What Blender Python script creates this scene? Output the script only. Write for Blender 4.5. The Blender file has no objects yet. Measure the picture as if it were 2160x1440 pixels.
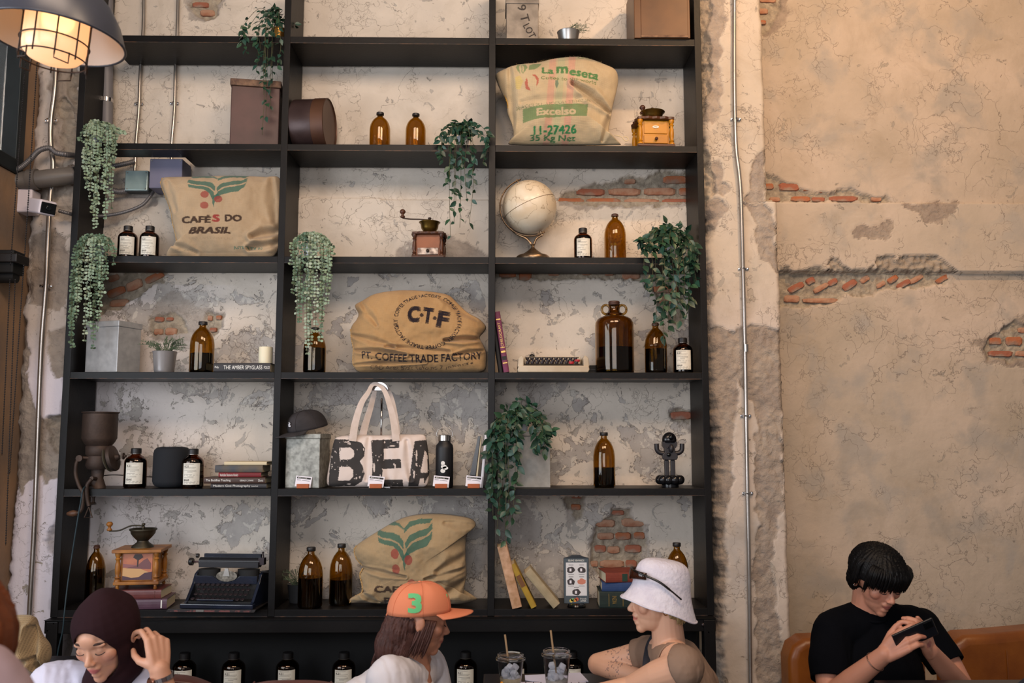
import bpy, bmesh, math, random
import numpy as np
from mathutils import Vector, Matrix, Euler
R = random.Random(7)
sc = bpy.context.scene
col = sc.collection
PI = math.pi
# ---------------------------------------------------------------- camera (eye 1.65 m, 4.15 m before the bookcase)
F = 1870.0
PITCH, YAW, EYE = math.radians(6.1), math.radians(0.92), 1.65
cam = bpy.data.objects.new('camera', bpy.data.cameras.new('camera'))
col.objects.link(cam)
cam.location = (0, 0, EYE)
cam.rotation_euler = (PI/2 + PITCH, 0, -YAW)
cam.data.sensor_width = 36.0
cam.data.lens = 36.0*F/2160.0
cam.data.clip_start = 0.05
cam.data.dof.use_dof = True
cam.data.dof.focus_distance = 4.25
cam.data.dof.aperture_fstop = 5.6
sc.camera = cam
CR = cam.rotation_euler.to_matrix()
sc.view_settings.view_transform = 'Standard'
sc.view_settings.look = 'None'
sc.view_settings.gamma = 1.0
sc.view_settings.use_curve_mapping = False
sc.view_settings.exposure = -0.10
def at(px, py, Y):
    "the point at depth Y seen at photograph pixel (px, py)"
    d = CR @ Vector(((px-1080)/F, -(py-720)/F, -1.0))
    return Vector((0, 0, EYE)) + d*(Y/d.y)
def hexc(h):
    v = [int(h[i:i+2], 16)/255 for i in (0, 2, 4)]
    return tuple((c/12.92 if c <= .04045 else ((c+.055)/1.055)**2.4) for c in v) + (1.0,)
# ---------------------------------------------------------------- world and lights
w = bpy.data.worlds.new('world'); sc.world = w; w.use_nodes = True
bg = w.node_tree.nodes['Background']
bg.inputs[0].default_value = (0.85, 0.80, 0.78, 1); bg.inputs[1].default_value = 0.20
def area(name, loc, target, sx, sy, power, color):
    l = bpy.data.lights.new(name, 'AREA'); l.shape = 'RECTANGLE'; l.size = sx; l.size_y = sy
    l.energy = power; l.color = color
    o = bpy.data.objects.new(name, l); col.objects.link(o); o.location = loc
    o.rotation_euler = (Vector(target)-Vector(loc)).to_track_quat('-Z', 'Y').to_euler()
    return o
area('window_daylight', (-3.6, 0.9, 2.0), (-0.6, 4.4, 1.3), 2.6, 2.6, 130, (0.86, 0.92, 1.0))
area('street_window_daylight', (-0.6, -2.5, 2.3), (0.0, 4.4, 1.6), 3.0, 2.4, 120, (0.95, 0.95, 1.0))
def spot(name, loc, target, power, ang=75, blend=.8, color=(1.0, 0.68, 0.38), size=.06):
    l = bpy.data.lights.new(name, 'SPOT'); l.energy = power; l.spot_size = math.radians(ang); l.spot_blend = blend
    l.color = color; l.shadow_soft_size = size
    o = bpy.data.objects.new(name, l); col.objects.link(o); o.location = loc
    o.rotation_euler = (Vector(target)-Vector(loc)).to_track_quat('-Z', 'Y').to_euler()
spot('ceiling_spot', (1.9, 2.2, 5.0), (1.9, 4.4, 3.3), 260, 85, color=(1.0, .60, .30))
area('ceiling_lamp_panel', (0.9, 1.2, 4.2), (0.7, 4.4, 2.6), 1.2, .8, 58, (1.0, .74, .52))
area('ceiling_lamp_panel', (-0.7, 1.2, 4.2), (-0.7, 4.4, 2.6), 1.2, .8, 46, (1.0, .76, .58))
# ---------------------------------------------------------------- object helpers
def tag(o, label=None, cat=None, group=None, kind=None):
    if label: o['label'] = label
    if cat: o['category'] = cat
    if group: o['group'] = group
    if kind: o['kind'] = kind
    return o
def thing(name, label, cat, loc=(0, 0, 0), rz=0, group=None):
    o = bpy.data.objects.new(name, None); col.objects.link(o)
    o.empty_display_size = .05
    o.location = loc; o.rotation_euler = (0, 0, rz)
    return tag(o, label, cat, group)
def copy_tree(o, parent=None, **kw):
    c = o.copy(); col.objects.link(c); c.parent = parent
    for ch in list(o.children): copy_tree(ch, c)
    return c
I4 = Matrix.Identity(4)
def T(x, y, z): return Matrix.Translation((x, y, z))
def RX(a): return Matrix.Rotation(a, 4, 'X')
def RY(a): return Matrix.Rotation(a, 4, 'Y')
def RZ(a): return Matrix.Rotation(a, 4, 'Z')
class MB:
    def __init__(s): s.v = []; s.f = []
    def add(s, vs, fs, M=None):
        b = len(s.v)
        for p in vs:
            p = Vector(p)
            s.v.append(tuple(M @ p) if M is not None else tuple(p))
        s.f += [tuple(b+i for i in f) for f in fs]
        return s
    def box(s, x0, x1, y0, y1, z0, z1, M=None):
        return s.add([(x0,y0,z0),(x1,y0,z0),(x1,y1,z0),(x0,y1,z0),(x0,y0,z1),(x1,y0,z1),(x1,y1,z1),(x0,y1,z1)],
            [(0,3,2,1),(4,5,6,7),(0,1,5,4),(1,2,6,5),(2,3,7,6),(3,0,4,7)], M)
    def lathe(s, prof, n=24, M=None, sx=1, sy=1, open_=False):
        vs = []; fs = []
        for (r, z) in prof:
            for k in range(n):
                a = 2*PI*k/n; vs.append((r*math.cos(a)*sx, r*math.sin(a)*sy, z))
        for j in range(len(prof)-1):
            for k in range(n):
                k2 = (k+1) % n
                fs.append((j*n+k, j*n+k2, (j+1)*n+k2, (j+1)*n+k))
        if prof[0][0] > 1e-6 and not open_: fs.append(tuple(range(n-1, -1, -1)))
        if prof[-1][0] > 1e-6: fs.append(tuple((len(prof)-1)*n+k for k in range(n)))
        return s.add(vs, fs, M)
    def tube(s, pts, r, n=8, M=None, flat=1.0, up=None):
        pts = [Vector(p) for p in pts]
        m = len(pts); vs = []; fs = []
        rr = r if isinstance(r, (list, tuple)) else [r]*m
        ref = None
        for i, p in enumerate(pts):
            t = (pts[min(i+1, m-1)]-pts[max(i-1, 0)])
            t = t.normalized() if t.length > 1e-9 else Vector((0, 0, 1))
            if ref is None:
                ref = Vector(up) if up else (Vector((0, 1, 0)) if abs(t.y) < .9 else Vector((1, 0, 0)))
            a = ref - t*ref.dot(t)
            a = a.normalized() if a.length > 1e-6 else t.orthogonal().normalized()
            ref = a; b = t.cross(a)
            for k in range(n):
                an = 2*PI*k/n
                vs.append(p + a*(rr[i]*flat*math.cos(an)) + b*(rr[i]*math.sin(an)))
        for j in range(m-1):
            for k in range(n):
                k2 = (k+1) % n
                fs.append((j*n+k, j*n+k2, (j+1)*n+k2, (j+1)*n+k))
        fs.append(tuple(range(n-1, -1, -1))); fs.append(tuple((m-1)*n+k for k in range(n)))
        return s.add(vs, fs, M)
    def prism(s, poly, y0, y1, M=None):
        "poly in (x, z), extruded along y"
        n = len(poly)
        vs = [(x, y0, z) for x, z in poly] + [(x, y1, z) for x, z in poly]
        fs = [tuple(range(n)), tuple(range(2*n-1, n-1, -1))]
        for k in range(n):
            k2 = (k+1) % n; fs.append((k, k+n, k2+n, k2))
        return s.add(vs, fs, M)
    def ball(s, c, r, M=None, n=12, m=8):
        r = (r, r, r) if not isinstance(r, (list, tuple)) else r
        prof = [(math.sin(PI*j/m), -math.cos(PI*j/m)) for j in range(m+1)]
        prof[0] = (0.001, -1); prof[-1] = (0.001, 1)
        L = T(*c) @ Matrix.Diagonal((r[0], r[1], r[2], 1))
        return s.lathe(prof, n, (M @ L) if M is not None else L)
    def build(s, name, mat, parent=None, smooth=False, bevel=0, seg=2, auto=None):
        me = bpy.data.meshes.new(name); me.from_pydata(s.v, [], s.f); me.update()
        bm = bmesh.new(); bm.from_mesh(me); bmesh.ops.recalc_face_normals(bm, faces=bm.faces); bm.to_mesh(me); bm.free()
        o = bpy.data.objects.new(name, me); col.objects.link(o)
        if mat: me.materials.append(mat)
        if parent is not None: o.parent = parent
        if smooth:
            me.polygons.foreach_set('use_smooth', [True]*len(me.polygons))
            if auto: me.set_sharp_from_angle(angle=math.radians(auto))
        if bevel:
            b = o.modifiers.new('bevel', 'BEVEL'); b.width = bevel; b.segments = seg; b.limit_method = 'ANGLE'; b.angle_limit = math.radians(40)
        return o
def smooth_path(pts, k=6):
    "Catmull-Rom through pts"
    pts = [Vector(p) for p in pts]; out = []
    P = [pts[0]*2-pts[1]] + pts + [pts[-1]*2-pts[-2]]
    for i in range(1, len(P)-2):
        for j in range(k):
            t = j/k; a, b, c, d = P[i-1], P[i], P[i+1], P[i+2]
            out.append(0.5*((2*b)+(c-a)*t+(2*a-5*b+4*c-d)*t*t+(3*b-a-3*c+d)*t**3))
    out.append(pts[-1]); return out
# ---------------------------------------------------------------- materials
MATS = {}
def pm(name, c1, c2=None, rough=.5, metal=0.0, scale=8.0, bump=0.0, bscale=None, trans=0.0, ior=1.45, spec=.5, lo=.35, hi=.65, det=5, sheen=0, coat=0, emis=None, es=0, attr=None, sss=0, alpha=1):
    if name in MATS: return MATS[name]
    m = bpy.data.materials.new(name); m.use_nodes = True; MATS[name] = m
    nt = m.node_tree; N = nt.nodes; L = nt.links; b = N['Principled BSDF']
    cc = hexc(c1) if isinstance(c1, str) else c1
    b.inputs['Base Color'].default_value = cc
    b.inputs['Roughness'].default_value = rough; b.inputs['Metallic'].default_value = metal
    b.inputs['Transmission Weight'].default_value = trans; b.inputs['IOR'].default_value = ior
    b.inputs['Specular IOR Level'].default_value = spec
    b.inputs['Coat Weight'].default_value = coat
    b.inputs['Alpha'].default_value = alpha
    b.inputs['Sheen Weight'].default_value = sheen
    if sss:
        b.inputs['Subsurface Weight'].default_value = sss; b.inputs['Subsurface Radius'].default_value = (.02, .008, .004)
    if emis: b.inputs['Emission Color'].default_value = hexc(emis); b.inputs['Emission Strength'].default_value = es
    co = N.new('ShaderNodeTexCoord')
    if attr:
        a = N.new('ShaderNodeAttribute'); a.attribute_name = attr
    if c2:
        n = N.new('ShaderNodeTexNoise'); n.inputs['Scale'].default_value = scale; n.inputs['Detail'].default_value = det
        L.new(co.outputs['Object'], n.inputs['Vector'])
        mr = N.new('ShaderNodeMapRange'); mr.inputs[1].default_value = lo; mr.inputs[2].default_value = hi
        L.new(n.outputs['Fac'], mr.inputs[0])
        mx = N.new('ShaderNodeMix'); mx.data_type = 'RGBA'
        L.new(mr.outputs[0], mx.inputs['Factor'])
        mx.inputs['A'].default_value = cc; mx.inputs['B'].default_value = hexc(c2) if isinstance(c2, str) else c2
        out = mx.outputs['Result']
        if attr:
            mm = N.new('ShaderNodeMix'); mm.data_type = 'RGBA'; mm.blend_type = 'MULTIPLY'; mm.inputs['Factor'].default_value = 1
            L.new(out, mm.inputs['A']); L.new(a.outputs['Color'], mm.inputs['B']); out = mm.outputs['Result']
        L.new(out, b.inputs['Base Color'])
    elif attr: L.new(a.outputs['Color'], b.inputs['Base Color'])
    if bump:
        n2 = N.new('ShaderNodeTexNoise'); n2.inputs['Scale'].default_value = bscale or scale*6; n2.inputs['Detail'].default_value = 6
        L.new(co.outputs['Object'], n2.inputs['Vector'])
        bp = N.new('ShaderNodeBump'); bp.inputs['Strength'].default_value = bump; bp.inputs['Distance'].default_value = .004
        L.new(n2.outputs['Fac'], bp.inputs['Height']); L.new(bp.outputs['Normal'], b.inputs['Normal'])
    return m
YF = 4.15            # front plane of the bookcase
YB = 4.42            # wall behind it
U = YF/F             # metres per pixel there
ROWY = {1: 80, 2: 306, 3: 542, 4: 785, 5: 1030, 6: 1284}
ZR = {r: at(1050, y, YF).z for r, y in ROWY.items()}
def seat(px, row, Y): 
    "world point on bookcase row at pixel column px"
    p = at(px, ROWY[row], Y); return Vector((p.x, Y, ZR[row]+.0008))
def W2(px, py, Y=YB):
    p = at(px, py, Y); return (p.x, p.z)
# ---------------------------------------------------------------- numpy noise
def vnoise(x, y, seed):
    rs = np.random.RandomState(seed); tab = rs.rand(256, 256).astype(np.float32)
    xi = np.floor(x).astype(int); yi = np.floor(y).astype(int); fx = x-xi; fy = y-yi
    fx = fx*fx*(3-2*fx); fy = fy*fy*(3-2*fy)
    g = lambda a, b: tab[a % 256, b % 256]
    return (g(xi, yi)*(1-fx)+g(xi+1, yi)*fx)*(1-fy)+(g(xi, yi+1)*(1-fx)+g(xi+1, yi+1)*fx)*fy
def fbm(x, y, seed, octv=4, lac=2.1, gain=.5):
    s = 0; a = 1; t = 0
    for k in range(octv):
        s = s+a*vnoise(x*lac**k+17*k, y*lac**k+31*k, seed+k); t += a; a *= gain
    return s/t
def sdpoly(X, Z, poly):
    "signed distance (positive inside) to a polygon"
    n = len(poly); d2 = np.full(X.shape, 1e9); ins = np.zeros(X.shape, bool)
    for i in range(n):
        ax, az = poly[i]; bx, bz = poly[(i+1) % n]
        ex, ez = bx-ax, bz-az
        t = np.clip(((X-ax)*ex+(Z-az)*ez)/(ex*ex+ez*ez+1e-12), 0, 1)
        d2 = np.minimum(d2, (X-ax-t*ex)**2+(Z-az-t*ez)**2)
        if abs(ez) > 1e-12:
            c = ((az > Z) != (bz > Z)) & (X < (bx-ax)*(Z-az)/ez+ax)
            ins ^= c
    d = np.sqrt(d2); return np.where(ins, d, -d)
# ---------------------------------------------------------------- lettering
def text_tris(body, bold=0.0, spacing=1.0, shear=0.0):
    "triangles (n x 3 x 2) of a line of lettering, left-bottom at 0, and its width and cap height"
    cu = bpy.data.curves.new('lettering', 'FONT'); cu.body = body; cu.size = 1.0; cu.space_character = spacing; cu.shear = shear
    cu.resolution_u = 3
    o = bpy.data.objects.new('lettering', cu); col.objects.link(o)
    me = o.to_mesh(); me.calc_loop_triangles()
    v = np.array([tuple(p.co)[:2] for p in me.vertices] or [(0, 0)], dtype=float)
    tr = np.array([tuple(t.vertices) for t in me.loop_triangles], dtype=int)
    o.to_mesh_clear(); bpy.data.objects.remove(o); bpy.data.curves.remove(cu)
    if len(tr) == 0: return np.zeros((0, 3, 2)), 0, 1
    v -= v.min(0)
    t = v[tr]
    if bold >= .015:
        d = bold*.7; t = np.concatenate([t+np.array(q) for q in ((-d, -d), (d, -d), (-d, d), (d, d), (0, 0))])+d; return t, v[:, 0].max()+2*d, v[:, 1].max()+2*d
    return t, v[:, 0].max(), v[:, 1].max()
def text_part(name, body, width, height, mat, parent, M, bold=0.0, spacing=1.0, shear=0, thick=0):
    "flat lettering in the local xz plane fitted to width x height, centred, moved by M"
    tr, w_, h_ = text_tris(body, bold, spacing, shear)
    mb = MB(); a = width/w_; b = height/h_
    for t in tr: mb.add([((p[0]-w_/2)*a, 0, (p[1]-h_/2)*b) for p in t], [(0, 1, 2)], M)
    return mb.build(name, mat, parent)
# ================================================================ walls
def wall_mat(name):
    m = bpy.data.materials.new(name); m.use_nodes = True
    nt = m.node_tree; N = nt.nodes; L = nt.links; b = N['Principled BSDF']; b.inputs['Roughness'].default_value = .85
    b.inputs['Specular IOR Level'].default_value = .25
    geo = N.new('ShaderNodeNewGeometry')
    def noise(scale, det, dist=0.0, off=0, rough=.55):
        n = N.new('ShaderNodeTexNoise'); n.inputs['Scale'].default_value = scale; n.inputs['Detail'].default_value = det
        n.inputs['Distortion'].default_value = dist; n.inputs['Roughness'].default_value = rough
        a = N.new('ShaderNodeVectorMath'); a.inputs[1].default_value = (off, off*1.7, off*.3)
        L.new(geo.outputs['Position'], a.inputs[0]); L.new(a.outputs[0], n.inputs['Vector']); return n.outputs['Fac']
    def ramp(src, lo, hi, a=0, bb=1):
        r = N.new('ShaderNodeMapRange'); r.inputs[1].default_value = lo; r.inputs[2].default_value = hi
        r.inputs[3].default_value = a; r.inputs[4].default_value = bb; L.new(src, r.inputs[0]); return r.outputs[0]
    def mth(op, a, bb=None, c=None):
        n = N.new('ShaderNodeMath'); n.operation = op
        for i, v in enumerate((a, bb, c)):
            if v is None: continue
            if isinstance(v, (int, float)): n.inputs[i].default_value = v
            else: L.new(v, n.inputs[i])
        return n.outputs[0]
    def mix(f, a, bb, mode='MIX'):
        n = N.new('ShaderNodeMix'); n.data_type = 'RGBA'; n.blend_type = mode
        if isinstance(f, (int, float)): n.inputs['Factor'].default_value = f
        else: L.new(f, n.inputs['Factor'])
        for k, v in (('A', a), ('B', bb)):
            if isinstance(v, str): n.inputs[k].default_value = hexc(v)
            else: L.new(v, n.inputs[k])
        return n.outputs['Result']
    at_ = N.new('ShaderNodeAttribute'); at_.attribute_name = 'wm'
    sp = N.new('ShaderNodeSeparateColor'); L.new(at_.outputs['Color'], sp.inputs[0])
    rend, deep, flake = sp.outputs[0], sp.outputs[1], sp.outputs[2]
    at2 = N.new('ShaderNodeAttribute'); at2.attribute_name = 'tint'
    sp2 = N.new('ShaderNodeSeparateColor'); L.new(at2.outputs['Color'], sp2.inputs[0])
    white, purple, dirt = sp2.outputs[0], sp2.outputs[1], sp2.outputs[2]
    n1 = noise(1.6, 6); n2 = noise(5, 8, .3, 3); n3 = noise(22, 6, 0, 9); n4 = noise(4.6, 10, .6, 21, .62)
    # top coats
    beige = mix(ramp(n1, .35, .65), 'a29585', 'b8a899')
    beige = mix(ramp(n2, .52, .66), beige, '9d948a')
    cream = mix(ramp(n1, .35, .65), 'd4c9bc', 'cabfb2')
    cream = mix(ramp(n2, .35, .7, 0, .6), cream, 'bcb3a8')
    coat = mix(white, beige, cream)
    coat = mix(purple, coat, 'e2dde8')
    # cloudy stains
    coat = mix(mth('MULTIPLY', ramp(n4, .50, .75), dirt), coat, '8d7f6c')
    # thin paint flaking to grey skim
    thr = ramp(flake, 0, 1, .72, .42)
    e = mth('SUBTRACT', mth('ADD', mth('MULTIPLY', n4, .7), mth('MULTIPLY', noise(7.5, 10, .5, 40, .6), .3)), thr)
    fm = ramp(e, -.004, .004)
    edge = mth('SUBTRACT', 1, ramp(mth('ABSOLUTE', e), .001, .006))
    edge = mth('MULTIPLY', edge, ramp(n3, .42, .60))
    grey = mix(ramp(n2, .3, .7), 'a29b96', 'b6afa8')
    grey = mix(ramp(n3, .5, .7, 0, .4), grey, '8f8984')
    c = mix(fm, coat, mix(mth('MULTIPLY', white, 1.0), '9c8d7b', grey))
    # second, finer flaking
    n5 = noise(13, 10, .8, 61, .65); thr2 = ramp(flake, 0, 1, .66, .56)
    e2 = mth('SUBTRACT', n5, thr2); f2 = ramp(e2, -.004, .006)
    c = mix(mth('MULTIPLY', f2, mth('SUBTRACT', 1, fm)), c, mix(white, '9a9084', 'aaa39b'))
    ed2 = mth('MULTIPLY', mth('SUBTRACT', 1, ramp(mth('ABSOLUTE', e2), .002, .009)), ramp(noise(5, 5, 0, 71), .5, .62))
    # lighter skim remains on the grey
    f3 = mth('MULTIPLY', ramp(noise(18, 8, .5, 91, .6), .57, .59), fm)
    c = mix(mth('MULTIPLY', f3, .7), c, mix(white, 'b3a694', 'cfc8bd'))
    # hairline cracks and pits
    vo = N.new('ShaderNodeTexVoronoi'); vo.feature = 'DISTANCE_TO_EDGE'; vo.inputs['Scale'].default_value = 4.5
    wv = N.new('ShaderNodeTexNoise'); wv.inputs['Scale'].default_value = 6; wv.inputs['Detail'].default_value = 6
    L.new(geo.outputs['Position'], wv.inputs['Vector'])
    vm = N.new('ShaderNodeVectorMath'); vm.operation = 'MULTIPLY_ADD'; L.new(wv.outputs['Color'], vm.inputs[0]); vm.inputs[1].default_value = (.55, .55, .55)
    L.new(geo.outputs['Position'], vm.inputs[2]); L.new(vm.outputs[0], vo.inputs['Vector'])
    vo2 = N.new('ShaderNodeTexVoronoi'); vo2.feature = 'DISTANCE_TO_EDGE'; vo2.inputs['Scale'].default_value = 9.5; L.new(vm.outputs[0], vo2.inputs['Vector'])
    crack = mth('MULTIPLY', mth('SUBTRACT', 1, ramp(vo.outputs['Distance'], .003, .012)), ramp(noise(2.6, 5, 0, 77), .47, .56))
    crack = mth('MAXIMUM', crack, mth('MULTIPLY', mth('SUBTRACT', 1, ramp(vo2.outputs['Distance'], .004, .018)), ramp(noise(3.6, 5, 0, 97), .52, .60)))
    crack = mth('MAXIMUM', crack, ed2)
    dark = mth('MAXIMUM', mth('MULTIPLY', edge, ramp(flake, 0, .5, .35, .9)), mth('MULTIPLY', crack, .62))
    pit = mth('MULTIPLY', ramp(noise(60, 2, 0, 5), .70, .76), ramp(noise(3, 3, 0, 15), .48, .62))
    dark = mth('MAXIMUM', dark, mth('MULTIPLY', pit, .55))
    c = mix(dark, c, '6a6058')
    rc = mix(ramp(noise(9, 8, .4, 50), .35, .65), '87796e', '9d8f81')
    rc = mix(ramp(n3, .5, .72, 0, .6), rc, '6e6259')
    rc = mix(mth('MULTIPLY', white, .75), rc, mix(ramp(noise(11, 8, .4, 52), .4, .6), '9c948d', 'b1a9a1'))
    c = mix(rend, c, rc)
    mc = mix(ramp(noise(30, 6, 0, 60), .35, .65), '857a6c', 'a89c8a')
    c = mix(deep, c, mc)
    L.new(c, b.inputs['Base Color'])
    # relief
    h = mth('ADD', mth('MULTIPLY', fm, -.0020), mth('MULTIPLY', f2, -.0010))
    h = mth('ADD', h, mth('MULTIPLY', mth('MAXIMUM', crack, pit), -.0010))
    h = mth('ADD', h, mth('MULTIPLY', noise(14, 8, 0, 31), .006))
    rough = mth('MAXIMUM', rend, deep)
    h = mth('ADD', h, mth('MULTIPLY', mth('MULTIPLY', noise(38, 8, .4, 33), .012), rough))
    bp = N.new('ShaderNodeBump'); bp.inputs['Strength'].default_value = .8; bp.inputs['Distance'].default_value = 1.0
    L.new(h, bp.inputs['Height']); L.new(bp.outputs['Normal'], b.inputs['Normal'])
    return m
WALLM = wall_mat('peeling_plaster')
def px_poly(pts, Y): return [W2(x, y, Y) for x, y in pts]
def edge_grid(name, x0, x1, z0, z1, step, Yp, fn, kind='structure', thick=0.05, parent=None):
    "a plastered surface: fine grid whose relief and coats come from fn(X, Z) -> y offset (into the wall +), masks"
    nx = int((x1-x0)/step)+1; nz = int((z1-z0)/step)+1
    X, Z = np.meshgrid(np.linspace(x0, x1, nx), np.linspace(z0, z1, nz))
    off, wm, tint, XX = fn(X, Z)
    V = np.stack([XX, Yp+off, Z], -1).reshape(-1, 3)
    i = np.arange(nx*nz).reshape(nz, nx)
    Fq = np.stack([i[:-1, :-1], i[:-1, 1:], i[1:, 1:], i[1:, :-1]], -1).reshape(-1, 4)
    # returns on left and right sides, going back into the wall
    nl = len(V)
    for cidx in (0, nx-1):
        c = i[:, cidx]; b = len(V)
        V = np.vstack([V, V[c]+np.array([0, thick, 0])])
        j = np.arange(nz-1)
        q = np.stack([c[j], c[j+1], b+j+1, b+j], -1)
        Fq = np.vstack([Fq, q if cidx == 0 else q[:, ::-1]])
    me = bpy.data.meshes.new(name)
    me.vertices.add(len(V)); me.vertices.foreach_set('co', V.astype(np.float32).ravel())
    me.loops.add(Fq.size); me.loops.foreach_set('vertex_index', Fq.ravel().astype(np.int32))
    me.polygons.add(len(Fq)); me.polygons.foreach_set('loop_start', (np.arange(len(Fq))*4).astype(np.int32))
    me.polygons.foreach_set('loop_total', np.full(len(Fq), 4, np.int32))
    me.update(); me.validate()
    me.polygons.foreach_set('use_smooth', [True]*len(Fq))
    for nm, arr in (('wm', wm), ('tint', tint)):
        A = np.ones((len(V), 4), np.float32); A[:nl, :3] = arr.reshape(-1, 3)
        k = nl
        for cidx in (0, nx-1):
            A[k:k+nz, :3] = (.9, 0, .3) if nm == 'wm' else (0, 0, .5); k += nz
        a = me.color_attributes.new(nm, 'FLOAT_COLOR', 'POINT'); a.data.foreach_set('color', A.ravel())
    o = bpy.data.objects.new(name, me); col.objects.link(o); me.materials.append(WALLM)
    if parent: o.parent = parent
    else: o['kind'] = kind
    return o
def zpx(py, Y=YB): return at(1050, py, Y).z
ROOM_L, ROOM_R = at(10, 900, YB).x, at(2600, 900, YB).x
YP = 4.20            # face of the right pilaster
YL = 4.24            # face of the left pilaster
YW = 4.44            # recessed wall, right of the pilaster and behind the bookcase
# patches where the plaster has fallen and the brickwork shows (traced in photograph pixels at the wall)
DEEP = [
 [(1172,425),(1190,408),(1225,396),(1250,390),(1290,382),(1330,372),(1368,375),(1392,362),(1470,355),(1475,436),(1420,433),(1300,434),(1210,432)],
 [(1040,572),(1400,572),(1440,590),(1436,640),(1400,640),(1388,612),(1350,590),(1290,592),(1240,586),(1150,590),(1105,594),(1085,590),(1040,584)],
 [(1372,590),(1445,590),(1445,690),(1420,680),(1390,640)],
 [(212,572),(352,572),(346,592),(300,620),(258,650),(205,664)],
 [(312,672),(330,660),(380,664),(392,700),(370,706),(322,706)],
 [(1182,1046),(1230,1046),(1231,1064),(1228,1078),(1226,1090),(1218,1098),(1206,1080),(1190,1064)],
 [(1290,1072),(1332,1075),(1334,1090),(1358,1098),(1362,1130),(1362,1160),(1356,1172),(1362,1190),(1352,1208),(1262,1210),(1248,1190),(1242,1150),(1256,1124),(1255,1108),(1275,1094),(1288,1084)],
 [(1412,876),(1420,864),(1460,864),(1462,890),(1430,890)],
 [(398,-10),(470,-10),(456,14),(455,36),(430,40),(418,30),(402,20)],
 [(1596,362),(1640,376),(1690,392),(1720,404),(1760,402),(1800,398),(1835,410),(1868,412),(1880,426),(1600,427)],
 [(1640,572),(1960,572),(2000,578),(2008,590),(1960,600),(1900,608),(1860,616),(1790,622),(1770,636),(1745,645),(1640,650)],
 [(2084,712),(2110,692),(2140,680),(2200,676),(2200,762),(2130,762),(2092,758),(2080,740)],
 [(1590,-20),(1650,-20),(1645,20),(1635,50),(1612,72),(1590,76)],
 [(440,660),(470,662),(466,690),(446,712),(432,696)],
]
# places where only the finish coat is gone and the grey-brown render shows
REND = [
 [(312,665),(330,630),(365,612),(400,632),(420,655),(470,655),(478,680),(450,712),(400,720),(330,722),(316,700)],
 [(1178,1046),(1232,1046),(1234,1070),(1228,1092),(1205,1112),(1198,1085),(1186,1065)],
 [(1284,1068),(1334,1072),(1340,1092),(1370,1104),(1368,1175),(1368,1196),(1350,1214),(1244,1214),(1236,1170),(1238,1136),(1250,1110),(1278,1090)],
 [(1405,862),(1465,862),(1465,930),(1445,905),(1418,890)],
 [(1890,432),(2045,428),(2010,436),(1998,462),(1975,476),(1945,470),(1925,452)],
 [(1793,492),(1800,480),(1830,476),(1850,478),(1862,462),(1878,470),(1876,500),(1862,512),(1840,506),(1796,502)],
 [(2056,722),(2095,700),(2150,670),(2200,660),(2200,775),(2120,770),(2086,765)],
 [(1590,-20),(1668,-20),(1658,26),(1640,66),(1612,80),(1590,80)],
 [(390,-10),(475,-10),(462,18),(460,38),(432,46),(404,40),(398,18)],
 [(190,410),(345,400),(330,430),(290,450),(250,480),(215,482),(190,470)],
 [(840,528),(880,512),(930,500),(990,512),(1030,540),(1030,560),(840,560)],
 [(1175,420),(1475,434),(1475,444),(1300,440),(1215,444),(1180,436)],
]
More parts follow.
